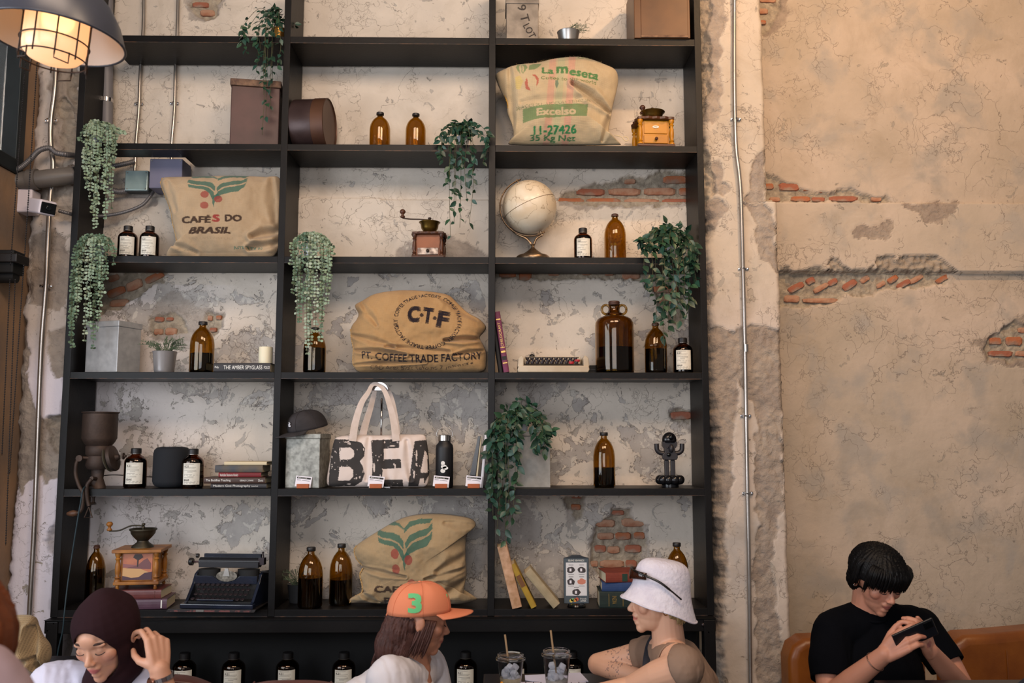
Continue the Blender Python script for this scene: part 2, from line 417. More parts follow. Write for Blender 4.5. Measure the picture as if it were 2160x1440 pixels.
def zone_fn(X, Z):
    wx = X+(fbm(X*22, Z*22, 5, 3)-.5)*.05; wz = Z+(fbm(X*22, Z*22, 8, 3)-.5)*.05
    wx += (fbm(X*80, Z*80, 15, 2)-.5)*.014; wz += (fbm(X*80, Z*80, 18, 2)-.5)*.014
    deep = np.zeros(X.shape); rend = np.zeros(X.shape)
    def put(acc, polys, soft):
        for p in polys:
            q = px_poly(p, YW); xs = [a for a, _ in q]; zs = [b for _, b in q]
            x0, x1, z0, z1 = min(xs)-.08, max(xs)+.08, min(zs)-.08, max(zs)+.08
            ii = np.where((X[0] > x0) & (X[0] < x1))[0]; jj = np.where((Z[:, 0] > z0) & (Z[:, 0] < z1))[0]
            if len(ii) == 0 or len(jj) == 0: continue
            s = np.s_[jj[0]:jj[-1]+1, ii[0]:ii[-1]+1]
            d = sdpoly(wx[s], wz[s], q)
            acc[s] = np.maximum(acc[s], np.clip(d/soft+.5, 0, 1))
    put(deep, DEEP, .008); put(rend, REND, .006)
    # the concrete beam that stands proud of the brickwork
    zt = zpx(424, YW)+0*X; zt = zt-(X-.5)*.004
    zb = zpx(572, YW)
    xr = at(1640, 500, YW).x
    rag = np.clip((fbm(X*7+(fbm(X*30,Z*30,46,3)-.5)*.8, Z*1.5+3, 40, 5)-.36)*.30, 0, .085)*(X > xr)*np.clip((at(2010, 500, YW).x-X)/.1, 0, 1)
    rag = rag*(1+.0*X)
    beam = (Z < zt) & (Z > zb)
    brk = beam & (Z < zb+rag)
    off = np.zeros(X.shape)
    off[beam] = -.035
    off = np.where(brk, -.018+(fbm(X*60, Z*60, 44, 3)-.5)*.03, off)
    off = np.where(X > xr-.15, off, off*.75)
    off += deep*(.020+(fbm(X*45, Z*45, 50, 3)-.5)*.018)*np.where(beam, 0, 1)+deep*beam*.02
    off += rend*(1-deep)*.006
    off += (fbm(X*3, Z*3, 60, 3)-.5)*.008
    wm = np.zeros(X.shape+(3,)); tint = np.zeros(X.shape+(3,))
    wm[..., 0] = np.maximum(rend, brk*1.0)
    wm[..., 1] = np.maximum(deep, brk*.5)
    right = np.clip((X-at(1500, 700, YW).x)/.05, 0, 1)
    zlow = np.clip((zpx(480)-Z)/.35, 0, 1)
    wm[..., 2] = (.28+.27*zlow)*(1-right)+right*.10
    wm[..., 2] += ((X > at(200, 0, YW).x) & (X < at(1250, 0, YW).x) & (Z < zpx(800)))*.14*np.clip((X-at(560,0,YW).x)/.1,0,1)
    tint[..., 0] = (1-right)*1.0+right*.12*(beam)
    tint[..., 2] = .35*(1-right)+right*.42
    tint[..., 1] = np.clip((at(520, 900, YW).x-X)/.9, 0, 1)*.5*(Z < zpx(600))
    return off, wm, tint, X
wall_back = edge_grid('wall_back', ROOM_L, ROOM_R, .3, at(1050, -90, YW).z, .0072, YW, zone_fn)
# -------- right pilaster: upper shaft narrower, lower shaft wider, ragged edges
def pil_fn_factory(lx, rx, Yp, broken, polys, polys2, seed, tintv):
    def fn(X, Z):
        x0, x1 = X[0, 0], X[0, -1]
        t = (X-x0)/(x1-x0)
        L_ = np.array([lx(z) for z in Z[:, 0]]); R_ = np.array([rx(z) for z in Z[:, 0]])
        zz = Z[:, 0]
        L_ = L_+(fbm(zz*9, zz*0, seed, 4)-.5)*broken[0]+(fbm(zz*40, zz*0+5, seed+1, 3)-.5)*broken[0]*.35
        R_ = R_+(fbm(zz*9, zz*0+9, seed+2, 4)-.5)*broken[1]+(fbm(zz*45, zz*0+2, seed+3, 3)-.5)*broken[1]*.35
        XX = L_[:, None]+(R_-L_)[:, None]*t
        wx = XX+(fbm(XX*20, Z*20, seed+5, 3)-.5)*.05; wz = Z+(fbm(XX*20, Z*20, seed+8, 3)-.5)*.05
        rend = np.zeros(X.shape); deep = np.zeros(X.shape)
        for p in polys:
            rend = np.maximum(rend, np.clip(sdpoly(wx, wz, px_poly(p, Yp))/.006+.5, 0, 1))
        for p in polys2:
            deep = np.maximum(deep, np.clip(sdpoly(wx, wz, px_poly(p, Yp))/.010+.5, 0, 1))
        off = rend*.010+deep*(.03+(fbm(XX*40, Z*40, seed+9, 4)-.5)*.04)+(fbm(XX*5, Z*5, seed+11, 3)-.5)*.012
        ed = np.minimum(XX-L_[:, None], 1e9); e2 = R_[:, None]-XX
        off += np.clip(1-ed/.05, 0, 1)**2*(.02+.05*fbm(XX*25, Z*25, seed+12, 3))*min(1, broken[0]*30)
        off += np.clip(1-e2/.02, 0, 1)**2*.02
        off += rend*(fbm(XX*30, Z*30, seed+14, 4)-.5)*.016
        wm = np.zeros(X.shape+(3,)); tint = np.zeros(X.shape+(3,))
        wm[..., 0] = np.maximum(rend, np.clip(1-ed/.03, 0, 1)*min(1, broken[0]*30)); wm[..., 1] = deep*.6; wm[..., 2] = .3
        tv = tintv(XX, Z); tint[..., 0] = tv[0]; tint[..., 1] = tv[1]; tint[..., 2] = tv[2]
        return off, wm, tint, XX
    return fn
zA = at(1500, 424, YP).z
def prx(z): return at(1612, 200, YP).x if z > zA else at(1652, 800, YP).x
RP = [
 [(1480,-20),(1530,-20),(1532,30),(1522,80),(1518,130),(1524,170),(1519,215),(1516,250),(1500,262),(1488,255),(1480,200)],
 [(1590,330),(1614,316),(1614,424),(1600,424),(1574,420),(1584,385)],
 [(1565,424),(1608,426),(1632,440),(1636,470),(1640,520),(1644,575),(1635,580),(1625,562),(1598,548),(1592,520),(1592,470),(1580,450)],
 [(1490,690),(1520,685),(1550,700),(1560,690),(1605,686),(1640,700),(1655,690),(1660,830),(1650,900),(1655,1060),(1640,1100),(1630,1200),(1645,1330),(1655,1450),(1595,1450),(1590,1200),(1600,1100),(1588,1000),(1596,880),(1560,800),(1555,860),(1540,930),(1548,1020),(1530,1100),(1536,1200),(1520,1300),(1530,1450),(1480,1450),(1480,700)],
 [(1504,340),(1518,338),(1524,375),(1540,400),(1528,416),(1500,416)],
 [(1480,424),(1530,424),(1535,440),(1520,465),(1500,480),(1480,500)],
 [(1484,560),(1500,552),(1512,590),(1506,640),(1484,640)],
]
def ptint(X, Z):
    up = np.clip((Z-zpx(680))/.2, 0, 1)
    return (.22*up+.18, .10*(1-up), .4+0*X)
edge_grid('trim_1', at(1494, 500, YP).x, at(1652, 800, YP).x, .3, at(1050, -90, YP).z, .006, YP,
    pil_fn_factory(lambda z: at(1488, 500, YP).x + (.016 if z < zpx(900) else 0)+(-.012 if z > zpx(250) else 0), prx, YP, (.055, .012), RP, [[(1478,-10),(1500,-10),(1496,60),(1500,140),(1492,230),(1478,260)],[(1478,290),(1500,330),(1508,420),(1478,424)]], 300, ptint), thick=.26)
# -------- left pilaster beside the window, holding the conduits
LPm = [
 [(120,120),(160,120),(170,210),(160,330),(110,330),(112,250),(100,180)],
 [(60,500),(115,480),(160,560),(125,660),(60,640)],
 [(95,700),(150,680),(150,790),(110,800)],
 [(30,820),(60,790),(80,880),(100,1000),(60,1010),(40,1050),(20,1000)],
 [(85,885),(125,870),(140,930),(120,1010),(90,1020),(70,960)],
 [(15,600),(40,600),(60,760),(30,1000),(20,1100),(10,1190)],
]
LDm = [
 [(118,210),(134,200),(150,220),(158,330),(150,370),(118,360),(112,340),(128,300)],
 [(140,150),(165,150),(168,250),(152,230),(140,190)],
 [(96,880),(150,866),(150,950),(120,955),(100,930)],
 [(112,1110),(140,1080),(140,1190),(112,1170),(92,1140)],
 [(30,370),(150,360),(160,420),(150,470),(118,450),(60,440),(30,400)],
]
def ltint(X, Z):
    lo = np.clip((zpx(700)-Z)/.25, 0, 1)
    return (.42+.35*lo, .16+.79*lo, .5*(1-lo))
edge_grid('trim_2', at(52, 700, YL).x, at(150, 700, YL).x, .3, at(1050, -90, YL).z, .006, YL,
    pil_fn_factory(lambda z: at(36, 800, YL).x, lambda z: at(131, 900, YL).x+(z-zpx(900))*.0, YL, (.03, .05), LPm, LDm, 500, ltint), thick=.22)
# -------- left return wall with the window, floor
LX = at(38, 800, YL).x-.004
def left_wall():
    mb = MB()
    z0, z1 = .0, at(1050, -90, YL).z
    mb.box(LX-.2, LX, 1.2, YL+.2, z0, 1.0); mb.box(LX-.2, LX, 3.6, YL+.2, 1.0, 2.88); mb.box(LX-.2, LX, 4.175, YL+.2, 2.88, z1)
    return mb.build('wall_left', pm('stained_ochre_plaster', '94765a', '7a685a', rough=.85, scale=4, bump=.6, bscale=25))
wl = left_wall(); tag(wl, kind='structure')
fr = thing('window_1', 'tall dark steel window frame beside the left pilaster', 'window'); del fr['label']; del fr['category']; fr['kind'] = 'structure'
dk = pm('dark_steel_frame', '1b2226', '232c30', rough=.45, metal=.4)
mb = MB(); mb.box(LX-.12, LX+.006, 4.105, 4.174, 2.882, 3.9); mb.box(LX-.12, LX+.012, 1.2, 4.105, 2.882, 2.95); mb.box(LX-.10, LX-.02, 3.2, 3.26, 2.95, 3.9)
mb.build('window_frame', dk, fr, bevel=.004)
MB().box(LX-.075, LX-.065, 1.2, 4.104, 2.951, 3.9).build('pane', pm('pale_window_glass', 'dfe9f0', rough=.08, trans=.9), fr)
fl = MB().box(-2.9, 3.8, -1, 4.7, -.1, 0).build('floor', pm('polished_concrete_floor', '6f6a64', '5c5853', rough=.45, scale=3)); tag(fl, kind='structure')
# -------- bricks inside the fallen patches
BRM = [pm('fired_brick_orange', 'a0603f', '8c7464', rough=.9, scale=14, bump=.9, bscale=60, lo=.45, hi=.62), pm('fired_brick_red', '935a45', '8e7a6c', rough=.9, scale=11, bump=.9, bscale=60, lo=.5, hi=.6), pm('fired_brick_pale', 'a68068', '96664e', rough=.9, scale=16, bump=.9, bscale=60, lo=.45, hi=.6)]
def brick(px0, px1, py0, py1, parent, Y=YW, rot=0, dep=.022):
    a = at(px0, (py0+py1)/2, Y); b = at(px1, (py0+py1)/2, Y)
    zt = at((px0+px1)/2, py0, Y).z; zb = at((px0+px1)/2, py1, Y).z
    cx, cz = (a.x+b.x)/2, (zt+zb)/2; w_, h_ = (b.x-a.x)/2, (zt-zb)/2
    out = []
    for (sx, sz) in ((-1,-.6),(-.7,-1),(0,-1),(.7,-1),(1,-.6),(1,.6),(.7,1),(0,1),(-.7,1),(-1,.6)):
        out.append((sx*w_*R.uniform(.9, 1.02), sz*h_*R.uniform(.86, 1.04)))
    n = len(out); vs = []; fs = []
    for k, (sc_, dy) in enumerate(((1.0, dep), (1.0, .004), (.86, R.uniform(-.003, .001)))):
        for x, z in out: vs.append((x*sc_, dy, z*sc_))
    vs.append((0, -.002, 0))
    for k in range(2):
        for j in range(n):
            j2 = (j+1) % n; fs.append((k*n+j, k*n+j2, (k+1)*n+j2, (k+1)*n+j))
    for j in range(n): fs.append((2*n+j, 2*n+(j+1) % n, 3*n))
    mb = MB().add(vs, fs); o = mb.build('brick', R.choice(BRM), parent)
    o.location = (cx, Y+.010, cz); o.rotation_euler = (0, math.radians(rot), 0)
    return o
BR = [ # photograph pixels x0 x1 y0 y1 (rotation)
 (1172,1235,416,432),(1238,1312,416,432),(1316,1392,417,433),(1396,1462,417,433),
 (1215,1278,396,411),(1284,1352,395,411),(1356,1428,394,411),(1432,1470,394,411),(1318,1342,376,387),(1400,1452,369,386),
 (1330,1347,1074,1086),(1290,1318,1076,1087),(1256,1300,1095,1112),(1312,1362,1093,1111),(1260,1296,1123,1139),(1298,1333,1123,1139),(1338,1362,1122,1138),
 (1254,1280,1150,1166),(1282,1308,1152,1168),(1317,1355,1149,1166),(1266,1318,1182,1198),(1320,1344,1181,1198),(1246,1262,1183,1196),
 (1206,1228,1046,1052),(1204,1226,1063,1076),(1414,1462,867,885),
 (324,344,667,678),(348,364,668,676),(322,342,692,706),(346,371,690,707),(436,447,664,676),(454,466,664,674),(440,456,690,700),
 (1612,1634,385,398),(1644,1690,384,402),(1694,1712,388,402),(1714,1740,396,405),(1624,1648,414,424),(1670,1712,412,424),(1714,1742,414,424),(1750,1812,412,424),(1840,1862,412,424),
 (2090,2116,711,727),(2124,2160,709,728),(2088,2140,739,752),(2144,2185,739,752),(2150,2190,690,702),
 (1600,1640,-8,4),(1596,1622,15,28),(1600,1618,40,50),
 (420,452,18,32),(404,440,2,14),
 (1655,1690,622,637),(1695,1772,628,638),(1380,1432,600,618),(1388,1436,622,640),
 (1052,1090,574,584),(1094,1122,573,592),(1156,1180,574,580),(1276,1296,573,580),(1312,1352,572,588),(1228,1246,573,579),
]
for q in BR: brick(q[0], q[1], q[2], q[3], wall_back)
for q in [(1662,1700,598,612,-27),(1702,1722,584,598,-27),(1716,1752,600,612,-30),(1748,1770,588,600,-30),(1778,1812,592,608,-33),(1816,1838,582,594,-33),(1850,1872,594,604,-33),(1874,1898,582,594,-33),(1892,1925,592,604,-30),(1920,1952,582,593,-30),(1975,2010,581,592,-28),
          (222,262,606,624,-22),(262,300,590,610,-26),(302,345,576,592,-26),(228,270,630,646,-6),(225,250,578,592,-22)]:
    brick(*q[:4], wall_back, rot=q[4])
# ================================================================ bookcase
SHM = pm('black_stained_timber', '0d0c0d', '141212', rough=.42, spec=.22, scale=5, bump=.12, bscale=60)
EDG = pm('worn_timber_edge', '6b4a34', '2e2a2a', rough=.5, scale=30, lo=.35, hi=.55)
shelfcase = thing('bookcase', 'tall black timber bookcase of open bays against the peeling plaster wall', 'bookcase', (0, 0, 0))
TH = 15*U
def XF(px, py=790): return at(px, py, YF).x
zlow, ztop = at(1050, 1299, YF).z, at(1050, -60, YF).z
ups = [(133, 148), (578.5, 593), (1029.5, 1044), (1481, 1495)]
UX = []
for a, b in ups:
    x0, x1 = XF(a), XF(b); UX.append((x0, x1))
    zt = ztop
    MB().box(x0, x1, YF, YB, zlow, zt).build('upright', SHM, shelfcase, bevel=.0015)
heights = {1: 15, 2: 14, 3: 14, 4: 14, 5: 15, 6: 14}
for r in range(1, 7):
    th = heights[r]*U
    for k in range(3):
        x0, x1 = UX[k][1], UX[k+1][0]; z1 = ZR[r]
        mb = MB()
        if r == 1 and k == 0:
            x0 = at(224, 90, YF).x; mb.box(x0, x1, YF, YB, z1-th, z1)
        elif r == 2 and k == 0:
            xm = at(392, 338, 4.28).x
            mb.box(x0, xm, YF, 4.27, z1-th, z1); mb.box(xm, x1, YF, YB, z1-th, z1)
        else: mb.box(x0, x1, YF, YB, z1-th, z1)
        s = mb.build('shelf', SHM, shelfcase, bevel=.0012)
        MB().box(x0, x1, YF-.0008, YF+.001, z1-th-.0006, z1-th+.0012).build('worn_edge', EDG, s)
# low console under the bookcase
con = thing('console', 'low black steel and timber console with bolt heads under the bookcase', 'console', (0, 0, 0))
YC = 4.09
cx0, cx1 = at(92, 1310, YC).x, at(1511, 1310, YC).x
cz1 = zlow-.001; cz0 = at(1050, 1308, YC).z
MB().box(cx0, cx1, YC, YB, cz0+.004, cz1).build('console_top', SHM, con, bevel=.003)
zb1 = at(1050, 1334, YC).z
MB().box(cx0, cx1, YC+.008, YC+.05, zb1, cz0+.004).build('front_beam', SHM, con, bevel=.003)
BLK = pm('matt_black_panel', '0b0b0c', rough=.7)
MB().box(cx0+.01, cx1-.01, YB-.02, YB, .02, zb1).build('back_panel', BLK, con)
zlb = .462
MB().box(cx0+.01, cx1-.01, YC+.03, YB-.02, zlb-.04, zlb).build('lower_shelf', BLK, con)
for px in (92, 1487):
    a = at(px, 1400, YC).x; MB().box(a, a+.052, YC, YC+.06, 0, cz0).build('leg', SHM, con, bevel=.004)
for px in (92+45, 1487-45, 800): 
    a = at(px, 1400, YC).x; MB().box(a, a+.02, YB-.1, YB-.03, 0, zb1).build('rear_post', BLK, con)
RV = pm('steel_bolt', '4d4446', '3a3436', rough=.4, metal=.8)
for px, py in ((113, 1315), (100, 1330), (1484, 1318), (1495, 1333)):
    p = at(px, py, YC)
    MB().lathe([(.009, 0), (.009, .002), (.007, .006), (.003, .008), (0, .008)], 14, RX(PI/2)).build('bolt', RV, con, smooth=True, auto=50).location = (p.x, YC+.008 if py > 1316 else YC+.008, p.z)
# ================================================================ shelf goods: builders (local origin at the middle of the base)
AMB = pm('amber_glass', 'c09a3c', rough=.03, trans=1.0, ior=1.46)
BRG = pm('brown_glass', 'a06c38', rough=.03, trans=1.0, ior=1.46)
LIQ = pm('dark_liquid', '120805', rough=.15)
CAPB = pm('dark_plastic_cap', '1d1a1a', rough=.45)
CAPR = pm('bronze_cap', '4a3026', rough=.5)
PAPER = pm('cream_label_paper', 'd9d6cb', 'cfcabd', rough=.7, scale=20)
INK = pm('grey_print', '55524e', rough=.8)
def shell(prof, t=.0022):
    "outer profile up, then inner profile down"
    inner = []
    for i, (r, z) in enumerate(prof):
        if i == 0: continue
        inner.append((max(r-t, .001), z if i > 1 else z+t))
    inner = [p for p in inner if p[1] > prof[0][1]+t*1.2]
    return [(.0005, prof[0][1])] + prof + inner[::-1] + [(.0005, prof[0][1]+t*1.6)]
def amber_bottle(label, px, row, Y, wpx, hpx, level=0.0, group='amber glass bottles on the bookcase', cap=True, ring=False):
    p = seat(px, row, Y); k = Y/F; r = wpx/2*k; h = hpx*k
    t = thing('amber_bottle', label, 'bottle', p, 0, group)
    n = r*.28
    prof = [(r*.86, 0), (r*.97, .006), (r, .014), (r, h*.52), (r*.985, h*.58), (r*.93, h*.66), (r*.82, h*.735), (r*.66, h*.80), (r*.47, h*.85), (n*1.12, h*.88), (n, h*.90), (n, h*.935), (n, h*.985)]
    if ring: prof[4:4] = [(r*1.03, h*.53), (r*1.03, h*.545)]
    MB().lathe(shell(prof), 28).build('glass_body', AMB, t, smooth=True, auto=50)
    if level:
        z1 = h*level; pr = [(.0004, .006), (r*.84, .006), (r-.004, .016)]
        for (a, b) in prof:
            if .02 < b < z1: pr.append((a-.004, b))
        pr.append((max(np.interp(z1, [q[1] for q in prof], [q[0] for q in prof])-.004, .004), z1)); pr.append((.0004, z1))
        MB().lathe(pr, 24).build('liquid', LIQ, t, smooth=True, auto=50)
    if cap:
        MB().lathe([(n*1.25, h*.935), (n*1.32, h*.94), (n*1.32, h*.99), (n*1.2, h), (0, h)], 20).build('cap', CAPB if cap is True else cap, t, smooth=True, auto=40)
    else:
        MB().lathe([(n*1.0, h*.94), (n*1.22, h*.945), (n*1.22, h*.965), (n*1.05, h*.97), (n*1.15, h*.985), (n*.8, h)], 20).build('neck_finish', CAPR, t, smooth=True, auto=40)
    return t
_lab = {}
def labelled_bottle(label, p, Y, wpx, hpx, rz=.35, group='labelled brown bottles', nt='4.21'):
    k = Y/F; r = wpx/2*k; h = hpx*k
    if 'm' in _lab:
        t = copy_tree(_lab['m']); t.location = p; s = h/_lab['h']; t.scale = (s, s, s); t.rotation_euler = (0, 0, rz)
        tag(t, label, 'bottle', group); return t
    t = thing('labelled_bottle', label, 'bottle', p, rz, group)
    n = r*.36
    prof = [(r*.9, 0), (r*.98, .003), (r, .008), (r, h*.62), (r*.98, h*.68), (r*.88, h*.74), (r*.70, h*.785), (r*.48, h*.825), (n, h*.85), (n, h*.97)]
    MB().lathe(shell(prof, .0018), 28).build('glass_body', BRG, t, smooth=True, auto=50)
    pr = [(.0004, .005), (r*.9, .005), (r-.003, .01), (r-.003, h*.62), (r*.98-.003, h*.68), (r*.88-.003, h*.74), (.0004, h*.745)]
    MB().lathe(pr, 24).build('liquid', LIQ, t, smooth=True, auto=50)
    c = MB().lathe([(n*1.12, h*.865), (n*1.3, h*.868), (n*1.3, h*.985), (n*1.15, h), (0, h)], 22)
    cap = c.build('cap', CAPB, t, smooth=True, auto=40)
    MB().lathe([(n*1.14, h*.852), (n*1.38, h*.853), (n*1.38, h*.862), (n*1.14, h*.863)], 20).build('neck_ring', pm('worn_silver_ring', '8c8680', rough=.35, metal=.9), t, smooth=True, auto=40)
    lb = MB(); a0, a1, m = -PI/2-.78, -PI/2+.78, 14; vs = []; fs = []
    for z in (h*.10, h*.64):
        for i in range(m+1):
            a = a0+(a1-a0)*i/m; vs.append(((r+.0006)*math.cos(a), (r+.0006)*math.sin(a), z))
    for i in range(m): fs.append((i, i+1, m+2+i, m+1+i))
    lab = lb.add(vs, fs).build('label', PAPER, t, smooth=True)
    pr = MB()
    def wrapped(z0, z1, u0, u1):
        b0 = a0+(a1-a0)*u0; b1 = a0+(a1-a0)*u1; vv = []; ff = []; q = 4
        for z in (z0, z1):
            for i in range(q+1):
                a = b0+(b1-b0)*i/q; vv.append(((r+.0010)*math.cos(a), (r+.0010)*math.sin(a), z))
        for i in range(q): ff.append((i, i+1, q+2+i, q+1+i))
        pr.add(vv, ff)
    rr = random.Random(3)
    for i, zf in enumerate((.605, .53, .50, .455, .43, .405, .36, .335, .30, .275, .17, .15, .13)):
        wrapped(h*zf, h*(zf+.006), .08+(0.2 if i in (4, 5, 8) else 0), rr.uniform(.55, .92))
    tr, w_, h_ = text_tris(nt, .02)
    tr2, w2, h2 = text_tris('BEANS', .03)
    for (T_, W_, H_, u0, u1, z0, z1) in ((tr, w_, h_, .08, .34, .535, .585), (tr2, w2, h2, .08, .40, .19, .24)):
        for q in T_:
            vv = []
            for x, y in q:
                a = a0+(a1-a0)*(u0+(u1-u0)*x/W_); vv.append(((r+.0011)*math.cos(a), (r+.0011)*math.sin(a), h*(z0+(z1-z0)*y/H_)))
            pr.add(vv, [(0, 1, 2)])
    pr.build('print', INK, lab)
    _lab['m'] = t; _lab['h'] = h
    return t
def box_with_lid(name, label, p, w_, d, h, rz, m, lidh=.03, lip=.004, mlid=None, cat='box', handle=False):
    t = thing(name, label, cat, p, rz)
    MB().box(-w_/2, w_/2, -d/2, d/2, 0, h-(lidh if lidh else 0)+.002).build('body', m, t, bevel=.003)
    if lidh:
        MB().box(-w_/2-lip, w_/2+lip, -d/2-lip, d/2+lip, h-lidh, h).build('lid', mlid or m, t, bevel=.003)
    return t
GALV = pm('galvanised_steel', '9c9d9f', 'b4b5b6', rough=.45, metal=.35, scale=28, lo=.3, hi=.7, det=8)
GALVD = pm('mottled_zinc', '6f6e68', '9b9a92', rough=.5, metal=.45, scale=45, lo=.35, hi=.65, det=9)
RUST = pm('brown_painted_tin', '4a3230', '3a2826', rough=.45, metal=.2, scale=6, bump=.1)
RUST2 = pm('rusty_tin_rim', '7a5f4a', '4a352c', rough=.6, metal=.3, scale=30)
OAK = pm('dark_varnished_brown', '4a2c14', '5d3a1c', rough=.4, scale=6)
def book(label, p, w_, d, th, M, cover, pages='cfc2a4', group=None, spine=None, name='book', parts=True, title=None, tm=None, band=None):
    "a closed book lying flat in local space: spine towards the camera (-y), length along x; M tilts it"
    t = thing(name, label, 'book', p, 0, group)
    t.matrix_world = T(*p) @ M
    c = .0022
    mb = MB(); mb.box(-w_/2, w_/2, -d/2, d/2, 0, c); mb.box(-w_/2, w_/2, -d/2, d/2, th-c, th)
    # rounded spine
    vs = []; fs = []; q = 6
    for x in (-w_/2, w_/2):
        for i in range(q+1):
            a = -PI/2+PI*i/q
            vs.append((x, -d/2-math.cos(a)*min(.005, th*.3), th/2+math.sin(a)*th/2))
    for i in range(q): fs.append((i, i+1, q+2+i, q+1+i))
    mb.add(vs, fs)
    mb.build('cover', cover, t)
    MB().box(-w_/2+.003, w_/2-.003, -d/2+.001, d/2-.004, c, th-c).build('pages', pm('page_block_'+pages, pages, rough=.9), t)
    if title:
        text_part('title', title[0], title[1]*w_, title[2]*th, tm, t, T(title[3]*w_, -d/2-min(.005, th*.3)-.0006, th/2), bold=.01)
        for (s_, a_, b_, c_) in title[4:]:
            text_part('title', s_, a_*w_, b_*th, tm, t, T(c_*w_, -d/2-min(.005, th*.3)-.0006, th/2), bold=.01)
    if band:
        for (x0, x1, bm) in band:
            MB().box(x0*w_, x1*w_, -d/2-min(.005, th*.3)-.0006, -d/2, th*.12, th*.88).build('spine_band', bm, t)
    return t
BRASS = pm('aged_brass', '8a6a2c', '5c4a24', rough=.32, metal=.9, scale=12)
BRONZE = pm('dull_bronze', '4a4436', '3a352c', rough=.5, metal=.7, scale=16)
IRON = pm('dark_cast_iron', '3b302b', '4b3c34', rough=.6, metal=.5, scale=14, bump=.2)
WORANGE = pm('golden_oak_varnish', 'b87c12', 'a3690a', rough=.35, scale=9, bump=.05)
WDARK = pm('dark_walnut', '3d2418', '522e1c', rough=.4, scale=12)
WMID = pm('russet_wood', '8c4f2a', '75401f', rough=.4, scale=9)
WGOLD = pm('worn_gold_wood', 'a86f2c', '7a4a20', rough=.45, scale=14)
def post(h, r): return [(r*1.25, 0), (r*1.25, h*.06), (r*.75, h*.09), (r*1.15, h*.14), (r*.7, h*.19), (r*1.0, h*.3), (r*1.1, h*.45), (r*.95, h*.62), (r*.65, h*.72), (r*1.15, h*.78), (r*.7, h*.83), (r*1.15, h*.9), (r*1.25, h*.95), (r*1.25, h)]
def grinder(label, p, W_, H, D, rz, body, posts, top, hop, crank, scallop=False, front=None, drawer=None, feet=0):
    "box coffee mill: W_ width of the box, H box height; hop=(style, r, h, mat); crank=(dx, dz, mat, knobmat)"
    t = thing('coffee_grinder', label, 'coffee grinder', p, rz)
    z0 = feet; th = H*.09
    if feet:
        for sx in (-1, 1):
            for sy in (-1, 1):
                MB().lathe([(.005, 0), (.009, .004), (.007, feet*.6), (.01, feet)], 12, T(sx*W_*.40, sy*D*.40, 0)).build('foot', posts, t, smooth=True)
    MB().box(-W_*.48, W_*.48, -D*.48, D*.48, z0, z0+H*.09).build('base_plate', top if not feet else posts, t, bevel=.003)
    MB().box(-W_*.36, W_*.36, -D*.36, D*.38, z0+H*.09, z0+H*.91).build('box', body, t, bevel=.002)
    for sx in (-1, 1):
        for sy in (-1, 1):
            MB().lathe(post(H*.82, W_*.055), 14, T(sx*W_*.405, sy*D*.405, z0+H*.09)).build('post', posts, t, smooth=True, auto=60)
    # top plate, scalloped outline where asked
    pts = []
    n = 64
    for i in range(n):
        a = 2*PI*i/n
        ca, sa = math.cos(a), math.sin(a); m_ = max(abs(ca), abs(sa)); ex = .52/m_ if not scallop else .50/(abs(ca)**6+abs(sa)**6)**(1/6)
        rr = ex*(1+(.045*math.cos(a*16) if scallop else 0))
        pts.append((ca*rr*W_, sa*rr*D*1.02))
    mb = MB(); vs = [(x, y, z) for z in (z0+H*.91, z0+H) for x, y in pts]; fs = [(i, (i+1) % n, n+(i+1) % n, n+i) for i in range(n)] + [tuple(range(n-1, -1, -1)), tuple(range(n, 2*n))]
    mb.add(vs, fs).build('top_plate', top, t, bevel=.002)
    zt = z0+H
    if drawer:
        dr = MB().box(-W_*.31, W_*.31, -D*.40, -D*.34, z0+H*.13, z0+H*.40).build('drawer', drawer[0], t, bevel=.002)
        MB().lathe([(.003, 0), (.004, .004), (.008, .009), (.0075, .014), (0, .016)], 14, T(0, -D*.40, z0+H*.265) @ RX(PI/2)).build('knob', drawer[1], dr, smooth=True)
    if front: front(t, W_, D, H, z0)
    st, r, hh, hm = hop
    if st == 'bowl': prof = [(r*.55, 0), (r*.42, hh*.10), (r*.62, hh*.22), (r*.86, hh*.5), (r*.93, hh*.85), (r*1.08, hh*.95), (r*1.10, hh), (r*.95, hh*.98), (r*.8, hh*.6), (.001, hh*.3)]
    elif st == 'dome': prof = [(r*.9, 0), (r*.95, hh*.1), (r*.78, hh*.15), (r*.85, hh*.3), (r*1.0, hh*.55), (r*1.12, hh*.85), (r*1.12, hh*.92), (r*.9, hh*.9), (.001, hh*1.0)]
    else: prof = [(r*.85, 0), (r*.82, hh*.08), (r*.45, hh*.28), (r*.42, hh*.36), (r*.7, hh*.55), (r*.92, hh*.75), (r*.95, hh*.88), (r*1.05, hh*.93), (r*1.05, hh), (r*.9, hh*.97), (r*.6, hh*.6), (.001, hh*.5)]
    MB().lathe(prof, 32, T(0, 0, zt)).build('hopper', hm, t, smooth=True, auto=50)
    dx, dz, cm, km = crank
    zc = zt+hh
    mb = MB(); mb.lathe([(.006, -hh*.5), (.005, .0), (.008, .002), (.008, .008), (.004, .012), (.009, .018), (.007, .024), (.0, .026)], 12, T(0, 0, zc))
    if abs(dx) > .02:
        mb.tube(smooth_path([(0, 0, zc+.012), (dx*.35, -.004, zc+.014), (dx*.7, -.006, zc+dz*.75), (dx, -.006, zc+dz)], 4), .0035, 8)
    cr = mb.build('crank', cm, t, smooth=True, auto=50)
    kb = MB().lathe([(.005, 0), (.011, .003), (.012, .009), (.006, .014), (.007, .02), (.014, .027), (.015, .034), (.009, .042), (0, .043)], 16, T(dx if abs(dx) > .02 else -.05, -.006, zc+dz)).build('knob', km, cr, smooth=True)
    return t
